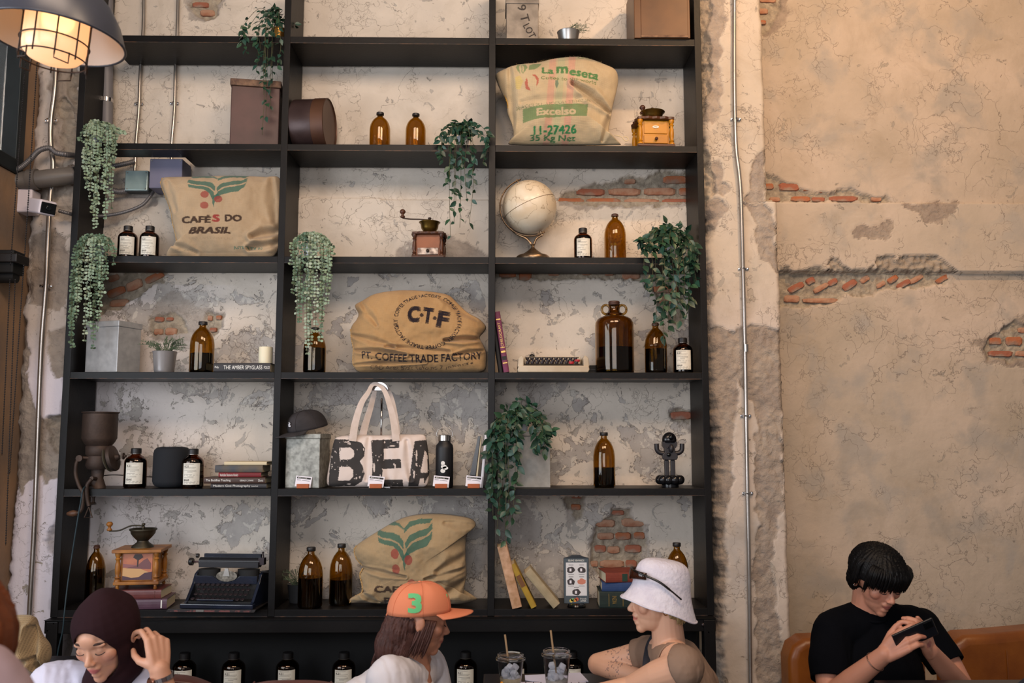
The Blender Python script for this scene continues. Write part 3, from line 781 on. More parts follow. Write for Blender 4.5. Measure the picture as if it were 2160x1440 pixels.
# ================================================================ what stands on the bookcase
# row 2
amber_bottle('clear amber bottle with dark cap on the second shelf, nearer the round tin', 801, 2, 4.24, 45, 84, 0)
amber_bottle('clear amber bottle with dark cap on the second shelf, nearer the trailing plant', 876.5, 2, 4.24, 44, 82, 0)
# row 3
amber_bottle('olive amber bottle with open neck beside the globe and small labelled bottle', 1298, 3, 4.25, 47, 104, 0, cap=None)
# row 4
amber_bottle('half full amber bottle standing beside the flat book and candle', 424.5, 4, 4.24, 50, 109, .38)
amber_bottle('amber bottle half hidden behind hanging eucalyptus strands above', 663, 4, 4.25, 47, 97, .55)
amber_bottle('amber bottle with bronze neck beside the big brown demijohn', 1384, 4, 4.24, 47, 109, .48, cap=None, ring=True)
# row 5
amber_bottle('amber bottle standing between zinc box with ivy and black figurine', 1275, 5, 4.24, 46, 114, .36)
# row 6
amber_bottle('amber bottle in the shadow at the far side of the painted coffee grinder', 198, 6, 4.30, 38, 118, .6, cap=None)
amber_bottle('tall amber bottle standing before the rosemary pot', 653.5, 6, 4.20, 50, 121, .50)
amber_bottle('amber bottle standing close beside the burlap sack with green leaf print', 718, 6, 4.27, 47, 122, .42)
amber_bottle('amber bottle partly behind the white bucket hat', 1430, 6, 4.27, 46, 123, .0)
LB = [('labelled brown bottle beside hanging eucalyptus on third shelf', 268, 3, 4.24, 40, 72, .30), ('labelled brown bottle just beside the burlap sack with red cherries', 314, 3, 4.24, 39, 72, .25),
      ('labelled brown bottle between the globe and the olive amber bottle', 1230, 3, 4.24, 37, 71, -.05), ('labelled brown bottle in the corner beneath the ivy, near the demijohn', 1441, 4, 4.24, 36, 76, -.12),
      ('labelled brown bottle between iron grinder and black speaker', 284, 5, 4.24, 39, 81, .25), ('labelled brown bottle overlapping the black speaker', 405, 5, 4.19, 38, 81, .2)]
for (l, px, r, Y, w_, h, a) in LB: labelled_bottle(l, seat(px, r, Y), Y, w_, h, a)
for px, rz, l in ((285, .2, 'labelled brown bottle on low console behind the raised hand'), (388, .2, 'labelled brown bottle on low console beside the raised wrist'), (492, .18, 'labelled brown bottle on low console, first one above the brown chair back'),
              (606, .12, 'labelled brown bottle on low console half sunk behind brown chair back'), (725, .1, 'labelled brown bottle on low console behind shoulder of orange cap wearer'),
              (982, .0, 'labelled brown bottle on low console beyond the orange cap wearer'), (1088, 0, 'labelled brown bottle on low console behind the plastic cup with orange drink'), (1207, -.05, 'labelled brown bottle on low console behind the cup of ice'), (1328, -.1, 'labelled brown bottle on low console seen behind the tattooed arm')):
    p = at(px, 1432, 4.26); labelled_bottle(l, (p.x, 4.26, zlb+.0008), 4.26, 40, 84, rz, 'labelled brown bottles in the low console')
# ---- row 1
def stencil(t):
    d = -.083
    dark = pm('stencil_paint', '3a332e', rough=.8)
    text_part('stencil', '1 9 T', .13, .042, dark, t, T(.0, d, .165) @ RY(math.radians(75)), bold=.0)
    text_part('stencil', 'LOT', .075, .035, dark, t, T(.035, d, .055) @ RY(math.radians(62)), bold=.0)
p = seat(1101, 1, 4.27)
t = box_with_lid('metal_box', 'upright grey metal box with stencilled numbers on the top shelf', p, 71*4.2/F, .16, .215, 0, pm('scuffed_grey_tin', '8b8278', '6f675f', rough=.45, metal=.4, scale=16), lidh=.02); stencil(t)
p = seat(1390, 1, 4.27)
t = thing('wooden_box', 'large dark brown painted box on the top shelf corner', 'box', p, 0)
MB().box(-.145, .130, -.13, .12, 0, .30).build('body', OAK, t, bevel=.003)
MB().box(-.112, .118, -.134, -.13, .012, .29).build('front_panel', OAK, t, bevel=.002)
MB().box(-.112, .118, -.136, -.130, .002, .012).build('chipped_edge', RUST2, t)
# ---- row 2
p = seat(541, 2, 4.29)
t = thing('tin_canister', 'tall brown square tin with rusty folded lid under the trailing plant', 'box', p, .16)
MB().box(-.115, .115, -.10, .10, 0, .30).build('body', RUST, t, bevel=.004)
MB().box(-.121, .121, -.106, .106, .30, .335).build('lid', RUST2, t, bevel=.004)
p = seat(660, 2, 4.26); rd = 112*4.26/F/2
t = thing('round_tin', 'round dark tin standing on its rim beside the bookcase upright', 'tin', (p.x, p.y, p.z+rd*1.02), 0)
Mx = RZ(-.10) @ RY(PI/2)
MB().lathe([(rd*.98, -.085), (rd, -.08), (rd, .02), (rd*1.012, .021), (rd*1.012, .024), (rd, .025), (rd, .068)], 48, Mx).build('body', pm('brown_black_tin', '3c2d2c', '4a3a38', rough=.38, metal=.4, scale=8, bump=.1), t, smooth=True, auto=50)
MB().lathe([(rd*1.02, .022), (rd*1.02, .082), (rd*.985, .084), (rd*.97, .078), (rd*.5, .076), (.001, .076)], 48, Mx).build('lid', pm('brown_tin_lid', '4a3026', '5a3d2c', rough=.45, metal=.4, scale=6), t, smooth=True, auto=40)
# orange grinder
def badge(t, W_, D, H, z0):
    f = MB().box(-W_*.30, W_*.30, -D*.385, -D*.35, z0+H*.46, z0+H*.88).build('front_panel', WORANGE, t, bevel=.002)
    MB().lathe([(.016, 0), (.016, .002), (0, .0025)], 24, T(0, -D*.385, z0+H*.68) @ RX(PI/2) @ Matrix.Diagonal((1, .42, 1, 1))).build('badge', pm('cream_enamel', 'd0c8bc', rough=.4), t)
    text_part('badge_lettering', '· My ·', .024, .006, INK, t, T(0, -D*.385-.0032, z0+H*.68))
k2 = 4.24/F
grinder('golden oak coffee grinder with brass bowl on the second shelf', seat(1377, 2, 4.24), 84*k2, 66*k2, 78*k2, .05, WORANGE, WORANGE, WDARK, ('bowl', 25*k2, 22*k2, BRASS), (-.0, -.01, IRON, WDARK), scallop=True, front=badge, drawer=(WORANGE, WDARK))
# row 3 grinder
TINM = pm('scratched_tin_plate', 'b9a99c', '6a5a52', rough=.4, metal=.5, scale=35, lo=.4, hi=.6)
grinder('russet wood coffee grinder with long cranked handle on the third shelf', seat(905.5, 3, 4.24), 71*k2, 56*k2, 66*k2, -.04, WMID, WDARK, WDARK, ('bowl', 21*k2, 27*k2, BRASS), (-58*k2, 9*k2, IRON, WDARK), scallop=True, drawer=(TINM, IRON))
# globe
p = seat(1124, 3, 4.26); kg = 4.26/F
t = thing('globe', 'pale antique world globe on a bronze footed stand', 'globe', p)
AB = pm('antique_bronze', '6a5644', '8a745c', rough=.32, metal=.85, scale=25)
MB().lathe([(36*kg, 0), (37*kg, 2*kg), (36*kg, 9*kg), (33*kg, 12*kg), (24*kg, 14*kg), (10*kg, 24*kg), (4*kg, 30*kg), (3*kg, 34*kg), (4.5*kg, 36*kg), (3*kg, 38*kg)], 40).build('base', AB, t, smooth=True, auto=50)
gc = Vector((-7*kg, 0, 119*kg)); gr = 58*kg; tilt = math.radians(-24)
def globe_mat():
    m = pm('parchment_globe', 'd9cdb8', 'cbb89c', rough=.38, scale=9, coat=.2)
    nt = m.node_tree; N = nt.nodes; L = nt.links; b = N['Principled BSDF']
    src = b.inputs['Base Color'].links[0].from_socket
    co = N.new('ShaderNodeTexCoord'); n = N.new('ShaderNodeTexNoise'); n.inputs['Scale'].default_value = 9; n.inputs['Detail'].default_value = 7
    L.new(co.outputs['Object'], n.inputs['Vector'])
    s1 = N.new('ShaderNodeMath'); s1.operation = 'SUBTRACT'; s1.inputs[1].default_value = .53; L.new(n.outputs['Fac'], s1.inputs[0])
    s2 = N.new('ShaderNodeMath'); s2.operation = 'ABSOLUTE'; L.new(s1.outputs[0], s2.inputs[0])
    s3 = N.new('ShaderNodeMapRange'); s3.inputs[1].default_value = .002; s3.inputs[2].default_value = .008; s3.inputs[3].default_value = .7; s3.inputs[4].default_value = 0
    L.new(s2.outputs[0], s3.inputs[0])
    mx = N.new('ShaderNodeMix'); mx.data_type = 'RGBA'; L.new(s3.outputs[0], mx.inputs['Factor']); L.new(src, mx.inputs['A']); mx.inputs['B'].default_value = hexc('8a765c')
    L.new(mx.outputs['Result'], b.inputs['Base Color']); return m
Mg = T(*gc) @ RY(tilt)
gb = MB().ball((0, 0, 0), gr, Mg, 64, 40).build('sphere', globe_mat(), t, smooth=True)
e = MB(); vs = [Mg @ Vector((math.cos(a)*gr*1.002, math.sin(a)*gr*1.002, 0)) for a in np.linspace(0, 2*PI, 73)]; e.tube(vs, .0012, 6); e.build('equator_line', pm('brown_line', '6a5238', rough=.7), gb)
arc = MB(); arc.tube([Mg @ Vector((-math.sin(a)*gr*1.10, 0, -math.cos(a)*gr*1.10)) for a in np.linspace(-.12, PI+.12, 40)], .010, 8, flat=.35, up=(0, 0, 1)); arc.build('meridian_arc', AB, t, smooth=True)
yk = MB(); ax = Mg @ Vector((0, 0, -gr*1.14))
yk.tube(smooth_path([(-2*kg, 0, 36*kg), (-14*kg, 0, 50*kg), (-34*kg, 0, 60*kg), (-50*kg, 0, 74*kg)], 5), [.006]*16, 8, flat=.6); yk.tube(smooth_path([(2*kg, 0, 36*kg), (8*kg, 0, 50*kg), (20*kg, 0, 58*kg), tuple(ax)], 5), .0055, 8, flat=.6)
yk.build('yoke', AB, t, smooth=True)
px_ = MB(); px_.tube([Mg @ Vector((0, 0, -gr*1.18)), Mg @ Vector((0, 0, -gr*.98))], .006, 10); px_.tube([Mg @ Vector((0, 0, gr*.98)), Mg @ Vector((0, 0, gr*1.16))], .004, 10); px_.build('axis_pin', AB, t, smooth=True, auto=40)
# ---- row 4
p = seat(237, 4, 4.27)
box_with_lid('galvanised_box', 'galvanised steel box with folded lid beside the rosemary pot', (p.x, p.y, p.z), 84*4.2/F, .15, 108*4.22/F, -.34, GALV, lidh=.028)
TW = pm('white_lettering', 'e6e4de', rough=.8)
DKC = pm('charcoal_book_cover', '2c2a2d', rough=.55)
p = seat(520, 4, 4.24)
bk = book('dark hardback lying flat with white spine title beneath the candle', p, 117*k2, .15, 19*k2, I4, DKC, title=('THE AMBER SPYGLASS', .68, .42, .02, ('FOLIO', .10, .3, .44), ('Philip', .07, .3, -.44)), tm=TW)
wax = pm('ivory_wax', 'e2d9bd', rough=.5, sss=.2)
t = thing('pillar_candle', 'short ivory pillar candle standing on a dark book', 'candle', (at(560, 763, 4.24).x, 4.24, p.z+19*k2+.0003)); rc = 14.5*k2
MB().lathe([(rc*.98, 0), (rc, .003), (rc, 33*k2), (rc*.96, 36*k2), (rc*.6, 35*k2), (.001, 33.5*k2)], 32).build('wax', wax, t, smooth=True, auto=50)
MB().tube([(0, 0, 33*k2), (.0005, 0, 38*k2), (.002, 0, 40*k2)], .0008, 6).build('wick', pm('burnt_wick', '241f1c', rough=.9), t)
# two leaning books
PUR = pm('faded_plum_cloth', '6d2b4c', '5d2440', rough=.6, scale=20)
BLKC = pm('black_cloth_cover', '171516', rough=.6); GOLDL = pm('gold_foil', 'b08f4e', rough=.35, metal=.7)
def standing(px_b, row, Y, th_px, h_px, lean_deg, d=.16):
    "matrix of a book standing on its end, spine to the camera, leaning to the left by lean_deg (clockwise positive leans right)"
    k = Y/F; p = seat(px_b, row, Y); a = math.radians(lean_deg)
    # flat book: x length -> world z; z thickness -> world x
    M = RY(a) @ RY(-PI/2) @ T(h_px*k/2, 0, -th_px*k/2)
    low = abs(math.sin(a))*th_px*k/2
    return (p.x, p.y, p.z+low), M, h_px*k, th_px*k
pp, M, w_, th = standing(1068, 4, 4.25, 12, 128, -9)
book('faded plum hardback with gilt lettering leaning against the bookcase upright', pp, w_, .15, th, M, PUR, title=('CHILDCRAFT', .40, .42, .12), tm=GOLDL, band=[(-.36, -.34, GOLDL), (-.30, -.24, BLKC), (-.18, -.15, GOLDL), (-.10, -.09, GOLDL), (.36, .38, GOLDL)])
pp, M, w_, th = standing(1056.5, 4, 4.27, 9, 112, -8.5)
book('black hardback squeezed behind the plum leaning book', pp, w_, .15, th, M, BLKC)
# demijohn
p = seat(1297, 4, 4.275); kd = 4.27/F
t = thing('demijohn', 'large brown glass demijohn with two ring handles', 'bottle', p)
r = 41*kd; h = 156*kd
prof = [(r*.9, 0), (r*.98, .006), (r, .02), (r, h*.66), (r*.985, h*.70), (r*.90, h*.745), (r*.74, h*.775), (r*.52, h*.795), (r*.42, h*.81), (r*.44, h*.83), (r*.32, h*.85), (r*.26, h*.87), (r*.28, h*.93), (r*.29, h*.935), (r*.24, h*.95), (r*.25, h*.985)]
DEM = pm('dark_brown_glass', 'a88034', rough=.03, trans=1.0, ior=1.46)
MB().lathe(shell(prof, .004), 48).build('glass_body', DEM, t, smooth=True, auto=50)
MB().lathe([(.001, .01), (r*.9, .01), (r-.006, .022), (r-.006, h*.36), (.001, h*.36)], 40).build('liquid', LIQ, t, smooth=True, auto=50)
for s in (-1, 1):
    c = Vector((s*r*.43, 0, h*.885)); MB().tube([(c.x+math.cos(a)*r*.21, 0, c.z+math.sin(a)*r*.24) for a in np.linspace(0, 2*PI, 25)], .0062, 8, up=(0, 1, 0)).build('ring_handle', DEM, t, smooth=True)
MB().lathe([(r*.27, h*.945), (r*.31, h*.948), (r*.31, h*.958), (r*.27, h*.962), (r*.30, h*.972), (r*.30, h*.99), (r*.26, h), (.001, h)], 24).build('cap', CAPR, t, smooth=True, auto=50)
# ---- row 5
SPK = pm('black_speaker_mesh', '14171d', rough=.85, bump=.3, bscale=900)
p = seat(360, 5, 4.27); ks = 4.27/F; rs = 36.5*ks; hs = 83*ks
t = thing('smart_speaker', 'rounded black fabric speaker between two labelled bottles', 'speaker', p)
prof = [(rs*.55, 0), (rs*.80, .004), (rs*.95, .016), (rs, .03), (rs, hs-.032), (rs*.95, hs-.014), (rs*.82, hs-.003), (rs*.6, hs), (.001, hs)]
MB().lathe(prof, 48).build('mesh_body', SPK, t, smooth=True, auto=60)
MB().lathe([(rs*.58, hs-.001), (rs*.58, hs+.001), (.001, hs+.001)], 40).build('touch_top', pm('gloss_black', '08090b', rough=.1), t, smooth=True, auto=40)
# stack of five books
BK = [ # x0 x1 y0 y1
 (455, 571, 1019, 1031, DKC, 'charcoal hardback on cinema at the bottom of the stack', ('Modern Ciné Photography', .66, .55, -.12, ('Low kot', .12, .28, .29)), TW),
 (440, 567, 1006, 1019, pm('dark_brown_cover', '3f2b23', rough=.5), 'brown hardback second from the bottom of the stack', ('The Buddhas Teaching', .40, .45, -.26, ('GERALD C. EVANS', .22, .25, .2), ('Dutt', .08, .35, .43)), TW),
 (470, 558, 996, 1006, pm('red_cloth_cover', '7a1c22', '6a181e', rough=.6), 'red hardback in the middle of the stack', ('Nerikollent Destinerens Handech', .42, .55, -.25), TW),
 (463, 562, 981, 996, pm('slate_blue_cover', '3c4048', '5b5040', rough=.6, scale=12), 'worn slate blue hardback second from top of the stack', None, None),
 (482, 571, 973.5, 981, pm('cream_paper_cover', 'cabb9b', rough=.7), 'thin cream paperback on top of the stack', None, None)]
for (x0, x1, y0, y1, cm, lab, ti, tm) in BK:
    z0 = at(500, y1-1, 4.24).z if y1 < 1030 else ZR[5]; z1 = at(500, y0-1, 4.24).z
    a, b = at(x0, 1000, 4.24).x, at(x1, 1000, 4.24).x
    book(lab, ((a+b)/2, 4.25, z0+.0002), b-a, .15, z1-z0-.0004, RZ(R.uniform(-.03, .03)) if y1 < 1030 else I4, cm, title=ti, tm=tm, group='books stacked beside the upright')
# zinc box with cap, zinc box under ivy
p = seat(648, 5, 4.26)
box_with_lid('zinc_box', 'mottled zinc canister with a dark cap resting on its lid', p, 73*4.2/F, .15, 112*4.2/F, -.12, GALVD, lidh=.024)
zl = p.z+112*4.2/F
p = seat(1104, 5, 4.29)
box_with_lid('zinc_box', 'pale zinc canister behind the trailing ivy on the fifth shelf', p, 110*4.25/F, .18, 116*4.25/F, 0, pm('dull_pale_zinc', '85827c', '9a968f', rough=.5, metal=.3, scale=22), lidh=.024)
# flask
p = seat(937, 5, 4.25); kf = 4.25/F
t = thing('steel_flask', 'matt black insulated flask with steel screw lid and loop', 'flask', p)
MB().lathe([(17*kf, 0), (18.5*kf, .004), (18.5*kf, 80*kf), (17.5*kf, 87*kf), (13*kf, 92*kf), (12*kf, 96*kf)], 32).build('body', pm('matt_black_powder_coat', '17171a', rough=.5), t, smooth=True, auto=60)
STL = pm('brushed_steel', 'b5b0aa', rough=.28, metal=1)
lid = MB().lathe([(12.5*kf, 95*kf), (13.5*kf, 96*kf), (13.5*kf, 107*kf), (12.5*kf, 108*kf), (0, 108*kf)], 28).build('lid', STL, t, smooth=True, auto=40)
MB().tube(smooth_path([(-13*kf, 0, 103*kf), (-17*kf, 0, 108*kf), (-15*kf, 0, 116*kf), (-8*kf, 0, 122*kf), (8*kf, 0, 122*kf), (15*kf, 0, 116*kf), (17*kf, 0, 108*kf), (13*kf, 0, 103*kf)], 5), .0022, 8).build('loop_handle', STL, lid, smooth=True)
lg = MB()
for (x, z, a, b) in ((-2, 50, 4, 4.5), (0, 43, 6, 4), (3, 40, 6, 3.5), (-2, 34.5, 5, 4.5)):
    lg.lathe([(1, 0), (1, .02), (0, .02)], 20, T(x*kf, -18.6*kf-.0002, z*kf) @ RX(PI/2) @ Matrix.Diagonal((a*kf, b*kf, .02, 1)))
lg.build('bean_emblem', pm('white_print', 'dcdcda', rough=.6), t)
# white and black book leaning
k5 = 4.25/F
pp, M, w_, th = standing(1016, 5, 4.25, 6, 108, 5)
book('white covered notebook leaning on the bookcase upright', pp, w_, .12, th, M, pm('white_cover', 'dcd8dc', rough=.5))
p = seat(996, 5, 4.24)
t = thing('glossy_notebook', 'glossy black notebook propped open against a white one', 'notebook', p)
mb = MB(); mb.prism([(-10*k5, 0), (4*k5, 0), (17*k5, 106*k5), (12*k5, 106*k5)], -.01, .09); mb.build('cover', pm('glossy_black_cover', '121215', rough=.15), t, bevel=.001)
MB().prism([(5*k5, 0), (9*k5, 0), (19*k5, 104*k5), (17.5*k5, 104*k5)], -.005, .088).build('pages', pm('page_block_cfc2a4', 'cfc2a4', rough=.9), t)
# price cards
ORW = pm('terracotta_block', 'a8572c', '95481f', rough=.6, scale=20); WHC = pm('white_card', 'dfdbe3', rough=.6)
for i, (px, nm) in enumerate(((638, 'zinc canister'), (792, 'tote bag'), (930, 'black flask'), (999, 'black notebook'))):
    p = seat(px, 5, 4.158)
    t = thing('price_card', 'white price card in terracotta block before the %s' % nm, 'price card', p, 0, 'price cards along the shelf edge')
    MB().box(-.028, .028, 0, .022, 0, .020).build('block', ORW, t, bevel=.002)
    Mt = T(-.002, .010, .006) @ RX(-.20) @ RY(.10)
    cd = MB().box(-.037, .037, -.0006, .0006, 0, .050, Mt).build('card', WHC, t)
    pr = MB(); pr.box(-.032, .032, -.0012, -.0007, .037, .045, Mt); pr.box(-.031, -.012, -.0012, -.0007, .030, .0318, Mt); pr.box(-.008, .028, -.0012, -.0007, .029, .0305, Mt)
    pr.build('printed_band', pm('black_print', '1a1a1c', rough=.6), cd)
    text_part('lettering', 'BEAN HUNTER', .042, .0045, TW, cd, Mt @ T(-.006, -.0016, .041))
# figurine on flower shaped base
p = seat(1413.5, 5, 4.25); q = 4.25/F
t = thing('figurine', 'black matt figurine with raised arms on a lobed round base', 'figurine', p)
MF = pm('matt_black_resin', '262428', rough=.45); GB = pm('gloss_black_resin', '131316', rough=.2)
b = MB(); b.lathe([(18*q, 0), (18*q, 6*q), (14*q, 8*q)], 28)
for i in range(10):
    a = 2*PI*i/10; b.ball((math.cos(a)*21*q, math.sin(a)*18*q, 15*q), (10*q, 10*q, 10*q), None, 14, 10)
b.lathe([(19*q, 12*q), (19*q, 22*q), (12*q, 25*q)], 24); b.build('lobed_base', GB, t, smooth=True, auto=60)
for s in (-1, 1): MB().box(s*6.5*q-4.5*q, s*6.5*q+4.5*q, -5*q, 5*q, 23*q, 56*q).build('leg', MF, t, bevel=.004)
b = MB(); b.prism([(-15*q, 60*q), (-12*q, 56*q), (13*q, 56*q), (16*q, 60*q), (16*q, 67*q), (11*q, 72*q), (11*q, 82*q), (-11*q, 82*q), (-11*q, 72*q), (-16*q, 67*q)], -8*q, 8*q); b.build('torso', MF, t, bevel=.003)
for s in (-1, 1):
    MB().tube(smooth_path([(s*12*q, 0, 70*q), (s*20*q, 0, 71*q), (s*26*q, 0, 77*q), (s*27*q, 0, 90*q)], 6), [5.0*q]*19, 10, flat=1.2).build('arm', MF, t, smooth=True, auto=60)
b = MB(); b.prism([(-15*q, 86*q), (-12*q, 81*q), (12*q, 81*q), (15*q, 86*q), (15*q, 94*q), (-15*q, 94*q)], -8*q, 8*q); b.ball((2*q, -9*q, 80*q), (5.5*q, 8*q, 9*q), None, 14, 10); b.ball((-5*q, -8*q, 82*q), 2*q, None, 8, 6); b.build('face', MF, t, smooth=True, auto=35)
MB().lathe([(15*q, 92*q), (15.5*q, 98*q), (14*q, 105*q), (9*q, 111*q), (4*q, 113.5*q), (.001, 114*q)], 28, Matrix.Diagonal((1, .75, 1, 1))).build('cap', GB, t, smooth=True)
b = MB(); b.ball((2*q, -11*q, 103*q), (5*q, 4*q, 6*q), None, 12, 8); b.ball((-3*q, -9*q, 67*q), (4.5*q, 3*q, 4*q), None, 12, 8); b.build('boss', pm('gloss_black', '08090b', rough=.1), t, smooth=True)
# ---- row 6
p = seat(298, 6, 4.24)
MAR = pm('maroon_leather', '6a3835', '5a2c2b', rough=.4, scale=18); PLM = pm('violet_brown_leather', '5a4050', '4a3340', rough=.4, scale=18)
k6 = 4.22/F
b1 = book('violet brown leather bound book at the bottom under the painted grinder', (p.x, p.y, p.z+.0002), 118*k6, .17, 20*k6, RZ(.12), PLM, band=[(.40, .42, TW)])
b2 = book('maroon leather bound book directly under the painted grinder', (p.x-.012, p.y+.005, p.z+20*k6+.0004), 108*k6, .16, 18*k6, RZ(.06), MAR, band=[(.38, .385, WDARK)])
def painted(t, W_, D, H, z0):
    y = -D*.372
    def pl(nm, pts, c, dy=0): MB().prism([(x*W_*.62-W_*.31, z0+H*.13+z*H*.74) for x, z in pts], y-.0008-dy, y-dy).build(nm, pm('painting_'+c, c, rough=.4), pan)
    pan = MB().box(-W_*.31, W_*.31, y, y+.004, z0+H*.13, z0+H*.87).build('painted_panel', pm('painting_sunset', 'b87454', 'a0604e', rough=.4, scale=20), t)
    pl('painted_hill', [(.1, .45), (.95, .40), (.95, .62), (.82, .82), (.70, .75), (.5, .55)], '6f4a4c', .0004)
    pl('painted_hill', [(0, .48), (.45, .46), (.6, .55), (.3, .58), (0, .62)], '8a5a5a', .0002)
    pl('painted_lake', [(0, .05), (.95, .05), (.95, .25), (.6, .42), (0, .46)], 'c49a6a', .0002)
    pl('painted_shore', [(0, 0), (1, 0), (1, .30), (.75, .26), (.55, .10), (.3, .08), (0, .16)], '4c3540', .0006)
    pl('painted_tree', [(.48, .5), (.52, .5), (.53, .75), (.68, .86), (.62, .98), (.40, .98), (.34, .86), (.48, .76)], '3a2c2a', .0008)
g = grinder('painted landscape coffee grinder with bronze funnel standing on two books', (at(296, 1240, 4.24).x, 4.245, p.z+38*k6+.001), 92*k6, 70*k6, 84*k6, .12, WGOLD, WGOLD, WGOLD, ('funnel', 26*k6, 38*k6, BRONZE), (-66*k6, -4*k6, BRONZE, WGOLD), front=painted, feet=10*k6)
# three leaning books
def cover(n, a, b=None): return pm(n, a, b, rough=.75, scale=26)
pp, M, w_, th = standing(1090, 6, 4.22, 20, 126, -14)
book('tattered tan book leaning on the upright, thickest of three leaning books', pp, w_, .15, th, M, cover('tattered_tan', 'a07a58', 'c9a184'))
pp, M, w_, th = standing(1125, 6, 4.22, 12, 96, -27)
book('mustard yellow book with brown label leaning in the middle', pp, w_, .14, th, M, cover('mustard_cloth', 'a3842c', '94762a'), band=[(-.02, .24, pm('brown_label', '6a4424', rough=.6))])
pp, M, w_, th = standing(1172, 6, 4.22, 17, 90, -40)
book('faded olive beige book leaning the furthest over', pp, w_, .14, th, M, cover('faded_olive', '94866a', 'a39478'))
# three stacked books near hat
for (x0, x1, y0, y1, cm, lab, bd) in ((1262, 1370, 1251, 1284, cover('bottle_green_cloth', '1c2c28', '16211f'), 'thick bottle green book with gilt spine, lowest of the three near the hat', [(-.32, -.31, GOLDL), (-.05, -.04, GOLDL)]),
        (1268, 1368, 1233, 1251, cover('blue_cloth', '27406e', '223860'), 'blue cloth book between the green and the red ones', None),
        (1270, 1362, 1213, 1233, cover('red_brown_cloth', '7a3526', '6a2c20'), 'red spined book with pale page edges on top of blue one', [(-.12, .0, cover('green_label', '1f3a30'))])):
    z0 = ZR[6]+(1284-y1)*k6; a, b = at(x0, 1250, 4.22).x, at(x1, 1250, 4.22).x
    bb = book(lab, ((a+b)/2, 4.24, z0+.0003), b-a, .16, (y1-y0)*k6-.0006, RZ(.10 if y0 < 1220 else -.03), cm, band=bd, group='books stacked behind the white hat')
    if y0 == 1251: text_part('title', 'INDIA', .035, .02, GOLDL, bb, T(-.05, -.087, 33*k6/2) @ RY(PI/2))
# menu stand
p = seat(1216, 6, 4.20); q = 4.20/F
t = thing('menu_stand', 'small upright rewards leaflet in a round footed black stand', 'menu stand', p)
MB().lathe([(19*q, 0), (19.5*q, 2*q), (18*q, 5*q), (12*q, 7*q)], 32).build('foot', pm('gloss_black', '08090b', rough=.1), t, smooth=True, auto=40)
MB().prism([(-26*q, 6*q), (26*q, 6*q), (26*q, 98*q), (14*q, 101*q), (8*q, 104*q), (-8*q, 104*q), (-14*q, 101*q), (-26*q, 98*q)], -.004, .008).build('holder', pm('dark_slate_plastic', '2b3138', rough=.3), t, bevel=.001)
lf = MB().box(-25*q, 25*q, -.0052, -.0042, 7*q, 97*q).build('leaflet', pm('slate_print', '47525a', rough=.5), t)
MB().box(-21.5*q, 21.5*q, -.0058, -.0053, 22*q, 89*q).build('white_panel', pm('leaflet_white', 'cfcfd2', rough=.6), lf)
text_part('heading', 'BEANS REWARDS', 33*q, 4*q, TW, lf, T(0, -.0060, 93*q))
dk_ = pm('sketch_dark', '3c3638', rough=.7); sal = pm('sketch_salmon', 'c07a66', rough=.7)
for i, (x, z, c) in enumerate(((-11, 74, dk_), (11, 74, dk_), (-11, 50, dk_), (11, 50, sal), (0, 29, dk_))):
    MB().prism([(x*q+math.cos(a)*9*q*R.uniform(.8, 1.1), z*q+math.sin(a)*6.5*q*R.uniform(.8, 1.15)) for a in np.linspace(0, 2*PI, 15)[:-1]], -.0062, -.0058).build('picture', c, lf)
    tp = MB(); tp.box(x*q-5*q, x*q+5*q, -.0062, -.0058, (z+9.5)*q, (z+10.5)*q); tp.box(x*q-6*q, x*q+6*q, -.0062, -.0058, (z-9)*q, (z-8.2)*q); tp.build('caption', dk_, lf)
    if c is dk_: MB().prism([(x*q-3*q, z*q-3*q), (x*q+1*q, z*q-3*q), (x*q+1*q, z*q+3*q), (x*q-3*q, z*q+3*q)], -.0064, -.0062).build('picture', WHC, lf)
for (x, z, c) in ((-8, 14, '7da36a'), (-3, 13, 'c98a3c'), (1, 15, 'b5533c'), (-11, 12, 'c9b45c')):
    MB().lathe([(3.5*q, 0), (3.5*q, .0004), (0, .0004)], 12, T(x*q, -.0056, z*q) @ RX(PI/2)).build('picture', pm('fruit_'+c, c, rough=.6), lf)
text_part('lettering', 'friends', 13*q, 3.4*q, TW, lf, T(14*q, -.0060, 16*q)); text_part('lettering', 'OFFER', 12*q, 3*q, TW, lf, T(14*q, -.0060, 11.5*q))
